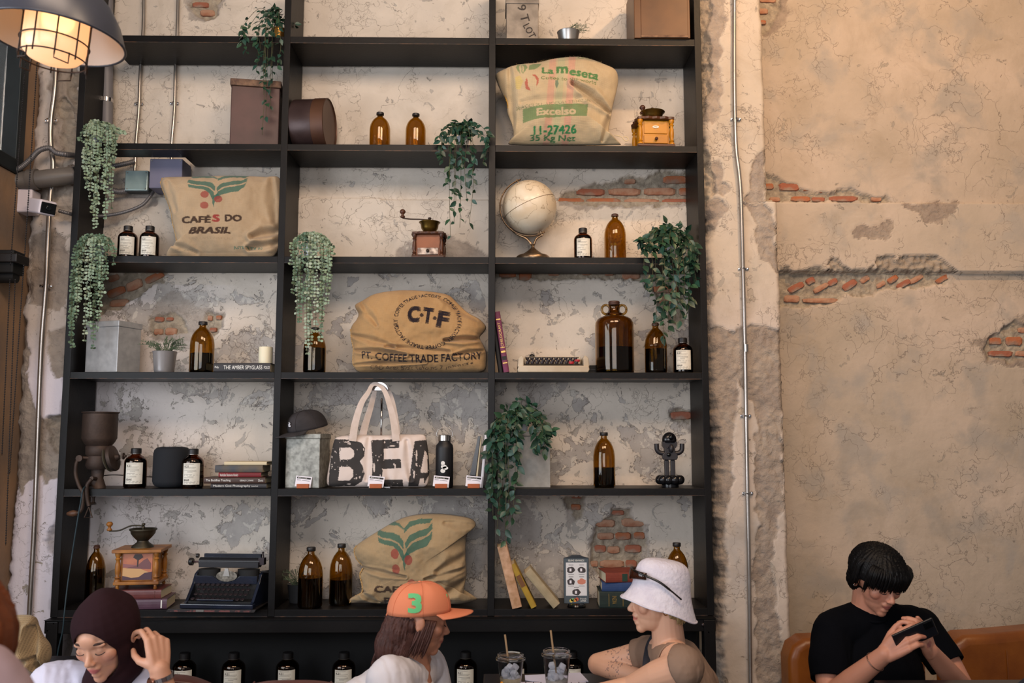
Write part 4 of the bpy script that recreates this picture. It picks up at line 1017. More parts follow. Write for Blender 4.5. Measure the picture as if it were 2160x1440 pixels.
# ================================================================ burlap sacks
def burlap_mat(name, scale=1.0):
    m = bpy.data.materials.new(name); m.use_nodes = True
    nt = m.node_tree; N = nt.nodes; L = nt.links; b = N['Principled BSDF']; b.inputs['Roughness'].default_value = .9
    b.inputs['Specular IOR Level'].default_value = .15; b.inputs['Sheen Weight'].default_value = .15
    a = N.new('ShaderNodeAttribute'); a.attribute_name = 'print'
    co = N.new('ShaderNodeTexCoord'); sp = N.new('ShaderNodeSeparateXYZ')
    ns = N.new('ShaderNodeTexNoise'); ns.inputs['Scale'].default_value = 14; L.new(co.outputs['Object'], ns.inputs['Vector'])
    vm = N.new('ShaderNodeVectorMath'); vm.operation = 'MULTIPLY_ADD'; L.new(ns.outputs['Color'], vm.inputs[0]); vm.inputs[1].default_value = (.006, .006, .006); L.new(co.outputs['Object'], vm.inputs[2])
    L.new(vm.outputs[0], sp.inputs[0])
    def sn(ax):
        mu = N.new('ShaderNodeMath'); mu.operation = 'MULTIPLY'; mu.inputs[1].default_value = 2*PI/(.0044*scale); L.new(sp.outputs[ax], mu.inputs[0])
        s = N.new('ShaderNodeMath'); s.operation = 'SINE'; L.new(mu.outputs[0], s.inputs[0]); return s.outputs[0]
    mx = N.new('ShaderNodeMath'); mx.operation = 'MAXIMUM'; L.new(sn(0), mx.inputs[0]); L.new(sn(2), mx.inputs[1])
    r = N.new('ShaderNodeMapRange'); r.inputs[1].default_value = -.85; r.inputs[2].default_value = .1; r.inputs[3].default_value = .62; r.inputs[4].default_value = 1.0; L.new(mx.outputs[0], r.inputs[0])
    n2 = N.new('ShaderNodeTexNoise'); n2.inputs['Scale'].default_value = 9; n2.inputs['Detail'].default_value = 6; L.new(co.outputs['Object'], n2.inputs['Vector'])
    r2 = N.new('ShaderNodeMapRange'); r2.inputs[1].default_value = .3; r2.inputs[2].default_value = .7; r2.inputs[3].default_value = .88; r2.inputs[4].default_value = 1.08; L.new(n2.outputs['Fac'], r2.inputs[0])
    mm = N.new('ShaderNodeMath'); mm.operation = 'MULTIPLY'; L.new(r.outputs[0], mm.inputs[0]); L.new(r2.outputs[0], mm.inputs[1])
    mc = N.new('ShaderNodeVectorMath'); mc.operation = 'SCALE'; L.new(a.outputs['Color'], mc.inputs[0]); L.new(mm.outputs[0], mc.inputs['Scale'])
    L.new(mc.outputs[0], b.inputs['Base Color'])
    bp = N.new('ShaderNodeBump'); bp.inputs['Strength'].default_value = .5; bp.inputs['Distance'].default_value = .001; L.new(mx.outputs[0], bp.inputs['Height']); L.new(bp.outputs['Normal'], b.inputs['Normal'])
    return m
BUR = burlap_mat('burlap_weave'); BURF = burlap_mat('fine_burlap_weave', .75)
class Canvas:
    "a print in metres on the sack front, sampled into its mesh colours"
    def __init__(s, x0, x1, z0, z1, base, res=.0011):
        s.x0, s.z0, s.res = x0, z0, res; s.nx = int((x1-x0)/res)+2; s.nz = int((z1-z0)/res)+2
        s.a = np.ones((s.nz, s.nx, 3))*np.array(hexc(base)[:3])
        s.xs = x0+np.arange(s.nx)*res; s.zs = z0+np.arange(s.nz)*res
        s.X, s.Z = np.meshgrid(s.xs, s.zs)
    def poly(s, pts, c, al=.85):
        xs = [p[0] for p in pts]; zs = [p[1] for p in pts]
        i0 = max(int((min(xs)-s.x0)/s.res)-1, 0); i1 = min(int((max(xs)-s.x0)/s.res)+2, s.nx); j0 = max(int((min(zs)-s.z0)/s.res)-1, 0); j1 = min(int((max(zs)-s.z0)/s.res)+2, s.nz)
        if i1 <= i0 or j1 <= j0: return
        X = s.X[j0:j1, i0:i1]; Z = s.Z[j0:j1, i0:i1]; ins = np.zeros(X.shape, bool)
        for k in range(len(pts)):
            (ax, az), (bx, bz) = pts[k], pts[(k+1) % len(pts)]
            if abs(bz-az) > 1e-12: ins ^= ((az > Z) != (bz > Z)) & (X < (bx-ax)*(Z-az)/(bz-az)+ax)
        cc = np.array(hexc(c)[:3]); v = s.a[j0:j1, i0:i1]; v[ins] = v[ins]*(1-al)+cc*al
    def text(s, body, cx, cz, w_, h_, c, bold=.02, al=.85, rot=0, bend=None, shear=0):
        tr, tw, thh = text_tris(body, bold, 1.0, shear)
        ca, sa = math.cos(rot), math.sin(rot)
        for t in tr:
            q = []
            for x, y in t:
                u = (x/tw-.5)*w_; v = (y/thh-.5)*h_
                if bend: v += bend*((u/w_*2)**2)
                q.append((cx+u*ca-v*sa, cz+u*sa+v*ca))
            s.poly(q, c, al)
    def ring_text(s, body, cx, cz, r, h_, a0, a1, c, bold=.02, sq=1.0):
        tr, tw, thh = text_tris(body, bold)
        for t in tr:
            q = []
            for x, y in t:
                a = a0+(a1-a0)*x/tw; rr = r-h_/2+h_*y/thh
                q.append((cx+rr*math.cos(a), cz+rr*math.sin(a)*sq))
            s.poly(q, c, .85)
    def sample(s, X, Z):
        i = np.clip(np.round((X-s.x0)/s.res).astype(int), 0, s.nx-1); j = np.clip(np.round((Z-s.z0)/s.res).astype(int), 0, s.nz-1)
        return s.a[j, i]
def loop_resample(pts, n, closed=True):
    P = [Vector((p[0], p[1], 0)) for p in pts]; m = len(P); out = []
    for i in range(m):
        a, b, c, d = P[i-1], P[i], P[(i+1) % m], P[(i+2) % m]
        for j in range(12):
            t = j/12; out.append(0.5*((2*b)+(c-a)*t+(2*a-5*b+4*c-d)*t*t+(3*b-a-3*c+d)*t**3))
    A = np.array([(p.x, p.y) for p in out]); A = np.vstack([A, A[:1]])
    s = np.r_[0, np.cumsum(np.hypot(*np.diff(A, axis=0).T))]; q = np.linspace(0, s[-1], n, endpoint=False)
    return np.stack([np.interp(q, s, A[:, 0]), np.interp(q, s, A[:, 1])], 1)
def pillow(name, outline, parent, mat, canvas, tf=.075, tb=.055, n=420, rings=90, folds=(), seed=1, pw=2.6, centre=None, noise=.010, flatz=None, xlim=None):
    "stuffed cloth: outline in local (x, z); front bulges to -y by tf"
    O = loop_resample(outline, n); c = np.array(centre) if centre is not None else O.mean(0)
    th = np.linspace(0, 1, rings+1)[1:]; V = [[c[0], -tf, c[1]]]
    for t in th:
        P = c+(O-c)*t; h = tf*(1-t**pw)**.62
        V += [[x, -h, z] for x, z in P]
    nb = len(V); th2 = np.linspace(1, 0, 14)[1:-1]
    for t in th2:
        P = c+(O-c)*t; h = tb*(1-t**pw)**.62
        V += [[x, h, z] for x, z in P]
    V.append([c[0], tb, c[1]]); V = np.array(V)
    f = V[:nb]
    # folds: valleys and ridges along segments (x0, z0, x1, z1, depth, width)
    dy = np.zeros(nb); dxz = np.zeros((nb, 2))
    for (ax, az, bx, bz, dep, wd) in folds:
        ex, ez = bx-ax, bz-az; t = np.clip(((f[:, 0]-ax)*ex+(f[:, 2]-az)*ez)/(ex*ex+ez*ez), 0, 1)
        d = np.hypot(f[:, 0]-ax-t*ex, f[:, 2]-az-t*ez); wv = wd*(1-.5*np.abs(2*t-1))
        dy += dep*(np.exp(-(d/wv)**2)-.45*np.exp(-((d-wv*1.9)/wv)**2))
    nz = (fbm(f[:, 0]*14, f[:, 2]*14, seed, 3)-.5)*noise*2+(fbm(f[:, 0]*5, f[:, 2]*5, seed+5, 2)-.5)*noise*3
    ins = np.clip(-f[:, 1]/(tf*.35), 0, 1)
    V[:nb, 1] += (dy+nz)*ins
    zm = V[:, 2].min(); lowv = V[:, 2] < .03; V[lowv, 2] = .0008+(V[lowv, 2]-zm)*(.0292/(.03-zm))
    if xlim: V[:, 0] = np.clip(V[:, 0], *xlim)
    Fq = []
    N1 = lambda k, j: 1+k*n+(j % n)
    Fq += [(0, N1(0, j+1), N1(0, j)) for j in range(n)]
    tot = rings+len(th2)
    for k in range(tot-1):
        for j in range(n): Fq.append((N1(k, j), N1(k, j+1), N1(k+1, j+1), N1(k+1, j)))
    last = len(V)-1
    Fq += [(last, N1(tot-1, j), N1(tot-1, j+1)) for j in range(n)]
    me = bpy.data.meshes.new(name); me.from_pydata(V.tolist(), [], Fq); me.update()
    me.polygons.foreach_set('use_smooth', [True]*len(me.polygons))
    A = np.ones((len(V), 4)); A[:, :3] = canvas.sample(V[:, 0], V[:, 2]) if isinstance(canvas, Canvas) else np.array(hexc(canvas)[:3])
    if isinstance(canvas, Canvas): A[nb:, :3] = np.array(hexc(canvas.base)[:3])
    at_ = me.color_attributes.new('print', 'FLOAT_COLOR', 'POINT'); at_.data.foreach_set('color', A.astype(np.float32).ravel())
    me.materials.append(mat); o = bpy.data.objects.new(name, me); col.objects.link(o); o.parent = parent
    bm = bmesh.new(); bm.from_mesh(me); bmesh.ops.recalc_face_normals(bm, faces=bm.faces); bm.to_mesh(me); bm.free()
    return o, O, V[:nb]
def px_local(pts, p, Y):
    return [(at(x, y, Y).x-p[0], at(x, y, Y).z-p[2]) for x, y in pts]
class PC(Canvas):
    "canvas addressed in photograph pixels for tracing a print"
    def __init__(s, p, Y, x0, x1, y0, y1, base):
        s.p, s.Y, s.base = p, Y, base
        a = px_local([(x0, y1), (x1, y0)], p, Y); super().__init__(a[0][0], a[1][0], a[0][1], a[1][1], base)
    def L(s, x, y): return px_local([(x, y)], s.p, s.Y)[0]
    def P(s, pts, c, al=.8): s.poly([s.L(*q) for q in pts], c, al)
    def disc(s, x, y, rx, ry, c, al=.8): s.P([(x+rx*math.cos(a), y+ry*math.sin(a)) for a in np.linspace(0, 2*PI, 25)[:-1]], c, al)
    def Tx(s, body, x, y, w_, h_, c, bold=.02, rot=0, bend=None, al=.85, shear=0):
        cx, cz = s.L(x, y); k = s.Y/F; s.text(body, cx, cz, w_*k, h_*k, c, bold, al, math.radians(rot), None if bend is None else bend*k, shear)
def seam(pts, p, Y, parent, r=.004, dy=0.0, mat=None, name='stitched_seam', m=None):
    q = px_local(pts, p, Y); P = smooth_path([(x, dy, z) for x, z in q], 5)
    mb = MB(); tot = 0
    for a, b in zip(P, P[1:]):
        d = (b-a); 
        mb.tube([a, b], r, 6)
    # whip stitches
    k = 0
    for i in range(0, len(P)-1):
        a = P[i]; mb.ball(tuple(a+Vector((R.uniform(-.002, .002), R.uniform(-.003, .003), R.uniform(-.002, .002)))), (r*1.25, r*1.25, r*1.25), None, 6, 4)
    return mb.build(name, mat or pm('jute_cord', 'a3814f', 'b8986a', rough=.95, scale=60), parent, smooth=True)
GRN, RED, BRN = '336558', '943c38', '45342a'
def leaf_logo(cv, T_):
    "the green three-leaf coffee plant and its cherries; T_ maps unit pixels to photograph pixels"
    D = lambda pts, c=GRN, al=.85: cv.P([T_(x, y) for x, y in pts], c, al)
    # unit coordinates follow the print on the upper sack
    D([(404,374),(440,372),(455,375),(465,382),(465,384),(452,378),(430,378),(412,380)])
    D([(465,382),(478,373),(500,371),(528,373),(520,379),(496,378),(478,381),(466,388)])
    D([(405,384),(420,388),(440,388),(455,392),(463,401),(463,412),(452,402),(434,397),(416,396),(404,392)])
    D([(406,396),(420,399),(436,400),(450,404),(461,414),(463,424),(459,430),(452,416),(440,408),(424,406),(408,403)])
    D([(466,404),(476,393),(496,388),(516,386),(526,379),(526,388),(512,396),(494,398),(478,403),(468,412)])
    D([(464,424),(470,412),(484,404),(504,401),(520,396),(526,390),(523,402),(512,412),(492,415),(474,420),(466,430)])
    D([(460,424),(468,416),(478,424),(468,430),(463,438),(462,446),(459,436)])
    for x, y in ((443, 419), (471, 429), (443, 442)):
        cv.P([T_(x+8.5*math.cos(a), y+7.5*math.sin(a)) for a in np.linspace(0, 2*PI, 25)[:-1]], RED, .8)
# ---- sack 1: green plant print, third shelf
Y = 4.25; p = seat(466, 3, Y)
t = thing('burlap_sack', 'burlap coffee sack on third shelf with green leaves over red cherries', 'sack', p)
cv = PC(p, Y, 330, 602, 360, 550, 'b29a7c')
leaf_logo(cv, lambda x, y: (x, y))
cv.Tx('CAFÉ', 425.5, 470, 63, 18, BRN, .07); cv.Tx('S', 466.5, 468, 16, 16, RED, .07); cv.Tx('DO', 502, 468, 35, 15, BRN, .07)
cv.Tx('BRASIL', 453, 493.5, 87, 15, BRN, .07, rot=1, shear=.25)
cv.Tx('DO DESTINO DO', 455, 509, 90, 5, '9a8468', 0, al=.6); cv.Tx('JUTE TEX 01', 527, 527.5, 58, 7, '47705e', .02); cv.Tx('CTG BRAS 05', 395, 531, 36, 4, '8a7a60', 0, al=.6)
out = px_local([(352,374),(400,373),(455,371),(510,371),(560,373),(588,374),(592,400),(591,470),(589,510),(584,534),(566,540),(520,541),(460,541.5),(400,541),(380,539),(356,541),(353,535),(374,520),(372,500),(365,470),(361,445),(352,420),(343,398),(340,386),(343,378)], p, Y)
o, O, V = pillow('cloth', out, t, BURF, cv, .085, .06, folds=[(px[0][0], px[0][1], px[1][0], px[1][1], d, w_) for px, d, w_ in ((px_local([(540,505),(590,490)], p, Y), .03, .022), (px_local([(530,528),(592,515)], p, Y), .025, .018), (px_local([(575,380),(582,470)], p, Y), .012, .02), (px_local([(370,520),(420,535)], p, Y), .012, .014), (px_local([(360,390),(380,450)], p, Y), .008, .02))], seed=11)
seam([(345,378),(341,386),(344,398),(353,420),(362,446),(366,470),(373,500),(375,520)], p, Y, t, .0028, -.012)
# ---- sack 2: trade mark in a ring, fourth shelf
p = seat(884, 4, Y)
t = thing('burlap_sack', 'tan burlap sack on fourth shelf lying plump with a black ring emblem', 'sack', p)
cv = PC(p, Y, 730, 1040, 600, 796, 'b08c60'); INKB = '201820'
cv.Tx('C', 877, 668, 26, 36, INKB, .08, rot=-4); cv.disc(893, 670, 4, 4, INKB, .9); cv.Tx('T', 906, 671, 22, 36, INKB, .08, rot=-6); cv.disc(920, 676, 4, 4, INKB, .9); cv.Tx('F', 937, 679, 25, 38, INKB, .08, rot=-8)
cx, cz = cv.L(905, 681); kk = Y/F
cv.ring_text('COFFEE TRADE FACTORY', cx, cz, 66*kk, 9*kk, math.radians(172), math.radians(68), INKB, .03, .85)
cv.ring_text('COFFEE TRADE FACTORY', cx, cz, 66*kk, 9*kk, math.radians(62), math.radians(-50), INKB, .03, .85)
cv.ring_text('COFFEE TRADE FACTORY', cx, cz, 66*kk, 9*kk, math.radians(-56), math.radians(-182), INKB, .03, .85)
cv.disc(843, 693, 3, 3, INKB); cv.Tx('PT. COFFEE TRADE FACTORY', 892, 759, 250, 16, INKB, .03, bend=9); cv.Tx('CBD Area Blok Ruko no 7', 860, 777, 150, 8, INKB, 0, bend=1); cv.Tx('jakarta', 970, 772, 60, 7, INKB, 0, rot=10)
out = px_local([(764,634),(790,620),(830,613),(868,612),(910,615),(945,622),(962,636),(985,658),(1010,672),(1025,688),(1021,700),(1012,712),(1020,728),(1026,744),(1026,765),(1020,781),(980,783.5),(900,784),(820,784),(762,783.5),(745,772),(744,762),(745,735),(740,712),(740,694),(744,684),(752,674),(756,662),(750,650),(750,642)], p, Y)
pillow('cloth', out, t, BURF, cv, .10, .065, folds=[(q[0][0], q[0][1], q[1][0], q[1][1], d, w_) for q, d, w_ in ((px_local([(745,708),(835,735)], p, Y), .014, .014), (px_local([(1020,716),(940,722)], p, Y), .028, .012), (px_local([(1020,740),(960,752)], p, Y), .016, .010), (px_local([(750,740),(860,752)], p, Y), .018, .012), (px_local([(745,770),(900,766)], p, Y), .012, .008), (px_local([(930,630),(1005,676)], p, Y), .010, .016), (px_local([(764,640),(800,690)], p, Y), .010, .014), (px_local([(820,735),(950,745)], p, Y), .012, .012))], seed=21, noise=.012)
seam([(741,695),(742,712),(746,735),(745,760),(747,772)], p, Y, t, .003, -.012)
# ---- sack 3: stripes and green print, second shelf
p = seat(1175, 2, Y)
t = thing('burlap_sack', 'pale open weave burlap sack with pink stripes and green lettering', 'sack', p)
cv = PC(p, Y, 1040, 1325, 110, 316, 'bda988')
for xs, c, al in (((1148,1162), 'c8857a', .45), ((1166,1180), 'a8ad88', .5), ((1188,1202), 'c8857a', .5)):
    a, b = xs; cv.P([(a+12, 112), (b+12, 112), (b-4, 312), (a-4, 312)], c, al)
G2 = '4f7a48'
cv.P([(1088,152),(1092,142),(1098,140),(1094,152),(1097,168),(1092,162)], G2, .7); cv.P([(1100,140),(1108,143),(1112,152),(1107,162),(1102,168),(1105,154)], G2, .7); cv.P([(1098,142),(1101,142),(1102,166),(1099,166)], G2, .5)
cv.P([(1114,159),(1116,146),(1126,140),(1142,139),(1136,150),(1126,158)], G2, .75)
cv.Tx('La', 1154, 160, 26, 18, G2, .05, rot=-2); cv.Tx('m', 1184, 158, 26, 20, G2, .06, rot=-2); cv.Tx('eseta', 1229, 169, 64, 17, G2, .05, rot=-11); cv.Tx('Coffee to the world', 1197, 180, 120, 8, '6e7a4c', .015, rot=-5, bend=-3)
cv.P([(1120,171),(1128,170),(1135,178),(1134,190),(1129,198),(1131,184),(1127,175)], 'a8463c', .8); cv.P([(1110,176),(1106,188),(1108,200),(1118,204),(1113,194),(1112,184)], 'a8463c', .8)
cv.P([(1086,176),(1096,172),(1103,184),(1096,200),(1088,198)], 'cdb654', .45); cv.P([(1169,184),(1174,182),(1176,190),(1172,202),(1169,194)], '3f6a5a', .7)
cv.Tx('JEACCI SU.. UCCULI 32:307 IN', 1165, 232, 160, 9, '5a6a48', .01, rot=5, al=.75)
cv.P([(1102,240),(1150,234),(1237,233),(1234,258),(1180,259),(1138,262),(1103,266)], G2, .75); cv.Tx('Excelso', 1171, 248, 84, 17, 'bda988', .05, rot=1, al=.95)
cv.Tx('11-27426', 1169, 283, 92, 17, '2e7a4c', .05, rot=2); cv.Tx('35 Kg Net', 1165, 298, 98, 14, '3a7048', .04); cv.Tx('oo', 1232, 126, 30, 7, G2, 0)
out = px_local([(1046,158),(1062,148),(1090,138),(1130,133),(1170,124),(1215,120),(1245,125),(1280,138),(1298,148),(1304,165),(1301,190),(1293,222),(1288,250),(1284,276),(1288,294),(1310,305),(1290,306),(1240,306.5),(1160,306.5),(1090,306),(1072,303),(1082,290),(1080,265),(1070,240),(1068,215),(1060,200),(1050,178)], p, Y)
pillow('cloth', out, t, BUR, cv, .095, .06, folds=[(q[0][0], q[0][1], q[1][0], q[1][1], d, w_) for q, d, w_ in ((px_local([(1205,190),(1285,240)], p, Y), .035, .020), (px_local([(1075,150),(1082,270)], p, Y), .012, .016), (px_local([(1100,225),(1230,220)], p, Y), .008, .02), (px_local([(1270,300),(1290,240)], p, Y), .012, .016))], seed=31, noise=.010, xlim=(UX[2][1]-p[0]+.001, 9))
seam([(1052,163),(1056,180),(1064,200),(1071,222),(1074,240)], p, Y, t, .0035, -.012, pm('golden_jute_cord', 'a37c34', 'b58f4a', rough=.95, scale=60))
mb = MB(); rr = random.Random(4)
for i in range(260):
    q = O[0]; x = rr.uniform(1060, 1295); 
    yb = np.interp(x, [1046,1062,1090,1130,1170,1215,1245,1280,1300], [158,148,138,133,124,120,125,138,150])
    a = px_local([(x, yb+2)], p, Y)[0]; an = rr.gauss(PI/2, .7); ln = rr.uniform(.004, .013)
    P = [(a[0]+math.cos(an+u*.5)*ln*u, rr.uniform(-.01, .01), a[1]+math.sin(an+u*.5)*ln*u) for u in (0, .5, 1)]
    mb.tube(P, .00035, 3)
tag(mb.build('frayed_fibres', pm('jute_fibre', 'b09462', rough=.9), t), kind='stuff')
q = px_local([(1290,300),(1305,304),(1312,312),(1318,311),(1317,305),(1309,303)], p, Y)
MB().tube(smooth_path([(x, -.105, z) for x, z in q], 4), .0022, 6).build('loose_cord', pm('pale_jute_cord', 'c5b18a', rough=.9), t, smooth=True)
# ---- sack 4: slumped plant print sack, bottom shelf
Y4 = 4.26; p = seat(880, 6, Y4)
t = thing('burlap_sack', 'slumped burlap coffee sack on bottom shelf behind the orange cap', 'sack', p)
cv = PC(p, Y4, 725, 1015, 1070, 1292, 'a9916f')
def tl(x, y):
    u = (x-463)/62; v = (y-372)/76
    return (852+u*60+v*8, 1098+v*104-u*u*0-(u*14 if u > 0 else -u*6)+abs(u)*6)
leaf_logo(cv, tl)
cv.disc(872, 1222, 8, 8, RED, .7); cv.Tx('CAFÉ', 826, 1235, 62, 17, BRN, .07); cv.Tx('DO', 907, 1234, 36, 17, BRN, .07); cv.Tx('BRASIL', 858, 1263, 88, 17, BRN, .07)
out = px_local([(750,1152),(765,1140),(800,1118),(835,1098),(870,1086),(915,1082),(960,1086),(990,1092),(1002,1100),(1003,1110),(992,1118),(984,1132),(982,1170),(984,1210),(978,1248),(984,1264),(1004,1260),(1004,1268),(985,1277),(960,1282),(880,1283.5),(800,1280),(765,1277),(738,1278),(734,1266),(745,1258),(762,1250),(764,1232),(758,1212),(766,1196),(752,1178),(747,1164)], p, Y4)
pillow('cloth', out, t, BURF, cv, .10, .06, folds=[(q[0][0], q[0][1], q[1][0], q[1][1], d, w_) for q, d, w_ in ((px_local([(925,1200),(990,1165)], p, Y4), .022, .02), (px_local([(940,1100),(1000,1106)], p, Y4), .012, .016), (px_local([(760,1195),(860,1210)], p, Y4), .014, .010), (px_local([(930,1255),(985,1220)], p, Y4), .022, .020), (px_local([(765,1245),(800,1270)], p, Y4), .018, .014), (px_local([(900,1215),(985,1195)], p, Y4), .018, .012))], seed=41, noise=.012, centre=None)
seam([(752,1150),(748,1162),(753,1178),(766,1192)], p, Y4, t, .003, -.012); seam([(766,1198),(760,1212),(765,1234),(763,1250),(745,1260),(738,1270)], p, Y4, t, .0035, -.014)
# dried shavings on third shelf
t = thing('dried_flower', 'small dried brown sprig beside burlap sack on third shelf', 'dried flower', seat(343, 3, 4.22))
mb = MB()
for i in range(12): a = R.uniform(0, 2*PI); mb.tube([(0, 0, .004), (math.cos(a)*.012, math.sin(a)*.006, .008), (math.cos(a)*.022, math.sin(a)*.01, R.uniform(.002, .012))], .0012, 5)
mb.build('twigs', pm('dried_twig', '4a3428', rough=.9), t)
# ================================================================ canvas tote on its stand
Yt = 4.23; p = seat(796, 5, Yt); kt = Yt/F
t = thing('display_stand', 'slim chrome hanger stand inside the canvas tote bag', 'stand', (p.x+.012, p.y+.015, p.z))
CHR = pm('chrome', 'c9c6c6', rough=.12, metal=1)
MB().box(-.05, .05, -.03, .03, 0, .004).build('base', CHR, t, bevel=.001)
MB().tube([(0, 0, .004), (0, 0, 186*kt)], .0035, 10).build('rod', CHR, t, smooth=True)
MB().tube([(0, 0, 80*kt), (0, 0, 184*kt)], .0050, 10).build('sleeve', CHR, t, smooth=True)
hb = MB(); hb.prism([(math.cos(a)*18*kt-.010, 202*kt+math.sin(a)*17*kt) for a in np.linspace(0, PI, 20)] , -.016, .016); hb.build('hanger_top', CHR, t, smooth=True, auto=40)
t = thing('tote_bag', 'cream canvas tote bag with huge distressed black letters', 'bag', p)
CAN = pm('canvas_cloth', 'ffffff', rough=.85, attr='print', bump=.15, bscale=400)
cv = PC(p, Yt, 680, 912, 905, 1040, 'd6c6bd'); BK_ = '0b0b0f'
cv.P([(702,930),(707,926),(745,927),(765,933),(773,945),(771,962),(762,972),(768,982),(772,998),(766,1014),(750,1024),(694,1026),(697,985)], BK_, .95)
cv.P([(722,944),(742,943),(750,949),(750,962),(742,968),(720,969)], 'd6c6bd', 1); cv.P([(719,984),(740,983),(748,990),(748,1004),(740,1012),(716,1013)], 'd6c6bd', 1)
cv.P([(785,928),(844,926),(844,944),(812,946),(812,968),(847,967),(849,986),(810,988),(808,1011),(851,1010),(852,1025),(786,1026),(789,975)], BK_, .95)
cv.P([(876,930),(903,927),(906,955),(906,1000),(895,1020),(895,1008),(888,1008),(883,1025),(862,1025),(868,985)], BK_, .95); cv.P([(897,948),(902,960),(902,996),(888,996)], 'd6c6bd', 1)
rr = random.Random(9)
for i in range(150):
    x = rr.uniform(690, 905); y = rr.uniform(924, 1028); s_ = abs(rr.gauss(0, .5))+.3
    cv.disc(x, y, s_, s_*rr.uniform(.6, 2.5), 'd6c6bd', .95)
for (x, y, a, b) in ((720, 955, 1.5, 12), (724, 990, 2, 8), (792, 985, 2.2, 10), (836, 985, 1.6, 7), (880, 960, 1.5, 12), (738, 1020, 4, 1.5), (735, 932, 6, 1), (830, 940, 6, 1.4), (875, 1000, 1.5, 9)): cv.disc(x, y, a, b, 'd6c6bd', .95)
out = px_local([(710,922),(730,918),(760,917),(800,918),(840,916),(870,916),(894,917),(900,930),(904,960),(905.5,990),(904,1015),(898,1027),(880,1029.3),(800,1029.8),(720,1029.3),(696,1027),(689,1016),(693,985),(700,950),(704,932)], p, Yt)
o, O, V = pillow('bag_body', out, t, CAN, cv, .045, .045, n=420, rings=84, folds=[(q[0][0], q[0][1], q[1][0], q[1][1], d, w_) for q, d, w_ in ((px_local([(815,930),(822,1020)], p, Yt), .006, .02), (px_local([(780,925),(776,1010)], p, Yt), .006, .016), (px_local([(860,930),(868,1010)], p, Yt), .008, .016))], seed=51, pw=5, noise=.004)
def strap(pts, dy0, dy1, name='handle'):
    nn = (len(pts)-1)*6+1
    q = px_local(pts, p, Yt); P = smooth_path([(x, dy0+(dy1-dy0)*i/(len(q)-1), z) for i, (x, z) in enumerate(q)], 6)
    mb = MB(); mb.tube(P, [.0185-.0095*math.sin(PI*i/(nn-1))**2 for i in range(nn)], 10, flat=.09, up=(0, 1, 0)); return mb.build(name, pm('canvas_strap', 'cdbcb2', 'c3b1a4', rough=.85, scale=30), t, smooth=True, auto=60)
strap([(747,930),(752,895),(765,852),(780,828),(788,813),(800,812),(814,826),(826,860),(834,895),(838,930)], -.046, -.046)
h2 = strap([(762,930),(768,900),(780,860),(788,830),(791,814),(806,812),(818,824),(826,848),(833,890),(836,925)], .02, .02)
# ================================================================ dark cap on the zinc box
def cap_mesh(parent, s, crown, brim, Mx, depth_=1.0):
    "baseball cap in its own frame: opening in the xy plane, brim towards +x, unit = head radius s"
    mb = MB(); n, m = 36, 14; vs = []; fs = []
    for j in range(m+1):
        th = PI/2*j/m
        for k in range(n):
            a = 2*PI*k/n
            rx = 1.08 if math.cos(a) > 0 else 1.05
            z = math.sin(th)**.92*.92+(.05 if math.cos(a) > .3 else 0)*math.sin(th*2)
            dip = -.10*(1-math.cos(a))*(1-j/m)*.5
            vs.append((math.cos(a)*rx*math.cos(th)**.8*s, math.sin(a)*.86*math.cos(th)**.8*s, (z+dip)*s))
    for j in range(m):
        for k in range(n): k2 = (k+1) % n; fs.append((j*n+k, j*n+k2, (j+1)*n+k2, (j+1)*n+k))
    c = mb.add(vs, fs, Mx).build('crown', crown, parent, smooth=True)
    so = c.modifiers.new('thickness', 'SOLIDIFY'); so.thickness = .0025
    st = MB()
    for a in [PI/3*i+PI/6 for i in range(6)]:
        pts = []
        for j in range(m+1):
            th = PI/2*j/m; rx = 1.08 if math.cos(a) > 0 else 1.05
            pts.append((math.cos(a)*rx*math.cos(th)**.8*s*1.004, math.sin(a)*.86*math.cos(th)**.8*s*1.004, (math.sin(th)**.92*.92+(.05 if math.cos(a) > .3 else 0)*math.sin(th*2)-.10*(1-math.cos(a))*(1-j/m)*.5)*s+.001))
        st.tube(pts, .0009, 4, Mx)
    st.build('panel_seams', crown, c, smooth=True)
    MB().ball((0, 0, .93*s), (.006, .006, .003), Mx, 10, 6).build('button', crown, c, smooth=True)
    mb = MB(); vs = []; fs = []; nn, mm = 20, 8
    for j in range(mm+1):
        u = j/mm
        for k in range(nn+1):
            a = -1.12+2.24*k/nn
            x0, y0 = math.cos(a)*1.07, math.sin(a)*.86
            reach = .78*math.cos(a/1.12*PI/2*.92)**.6
            x = x0+u*reach; y = y0*(1+.06*u)
            z = -.04*u-.20*(y**2)*(.3+u)*.8
            vs.append((x*s, y*s, (z+.02)*s))
    for j in range(mm):
        for k in range(nn): fs.append((j*(nn+1)+k, j*(nn+1)+k+1, (j+1)*(nn+1)+k+1, (j+1)*(nn+1)+k))
    b = mb.add(vs, fs, Mx).build('brim', brim, parent, smooth=True)
    so = b.modifiers.new('thickness', 'SOLIDIFY'); so.thickness = .003
    return c
CAPD = pm('washed_black_cotton', '2a2729', '353133', rough=.85, scale=20, bump=.1)
t = thing('baseball_cap', 'washed black cap with small pale emblem on the zinc canister', 'cap', (at(652, 918, 4.25).x, 4.25, zl+.001))
Mc = RZ(math.radians(-138)) @ RY(math.radians(15)) @ T(0, 0, .028)
c = cap_mesh(t, .092, CAPD, CAPD, Mc)
em = MB()
for (x, z, a, b) in ((0, 0, .011, .0035), (-.003, .006, .008, .003), (.004, .011, .007, .003), (.002, .016, .004, .003)):
    em.lathe([(1, 0), (1, .02), (0, .02)], 16, Mc @ T(.0975, .012+x, .033+z) @ RY(PI/2-.32) @ Matrix.Diagonal((b, a, .04, 1)))
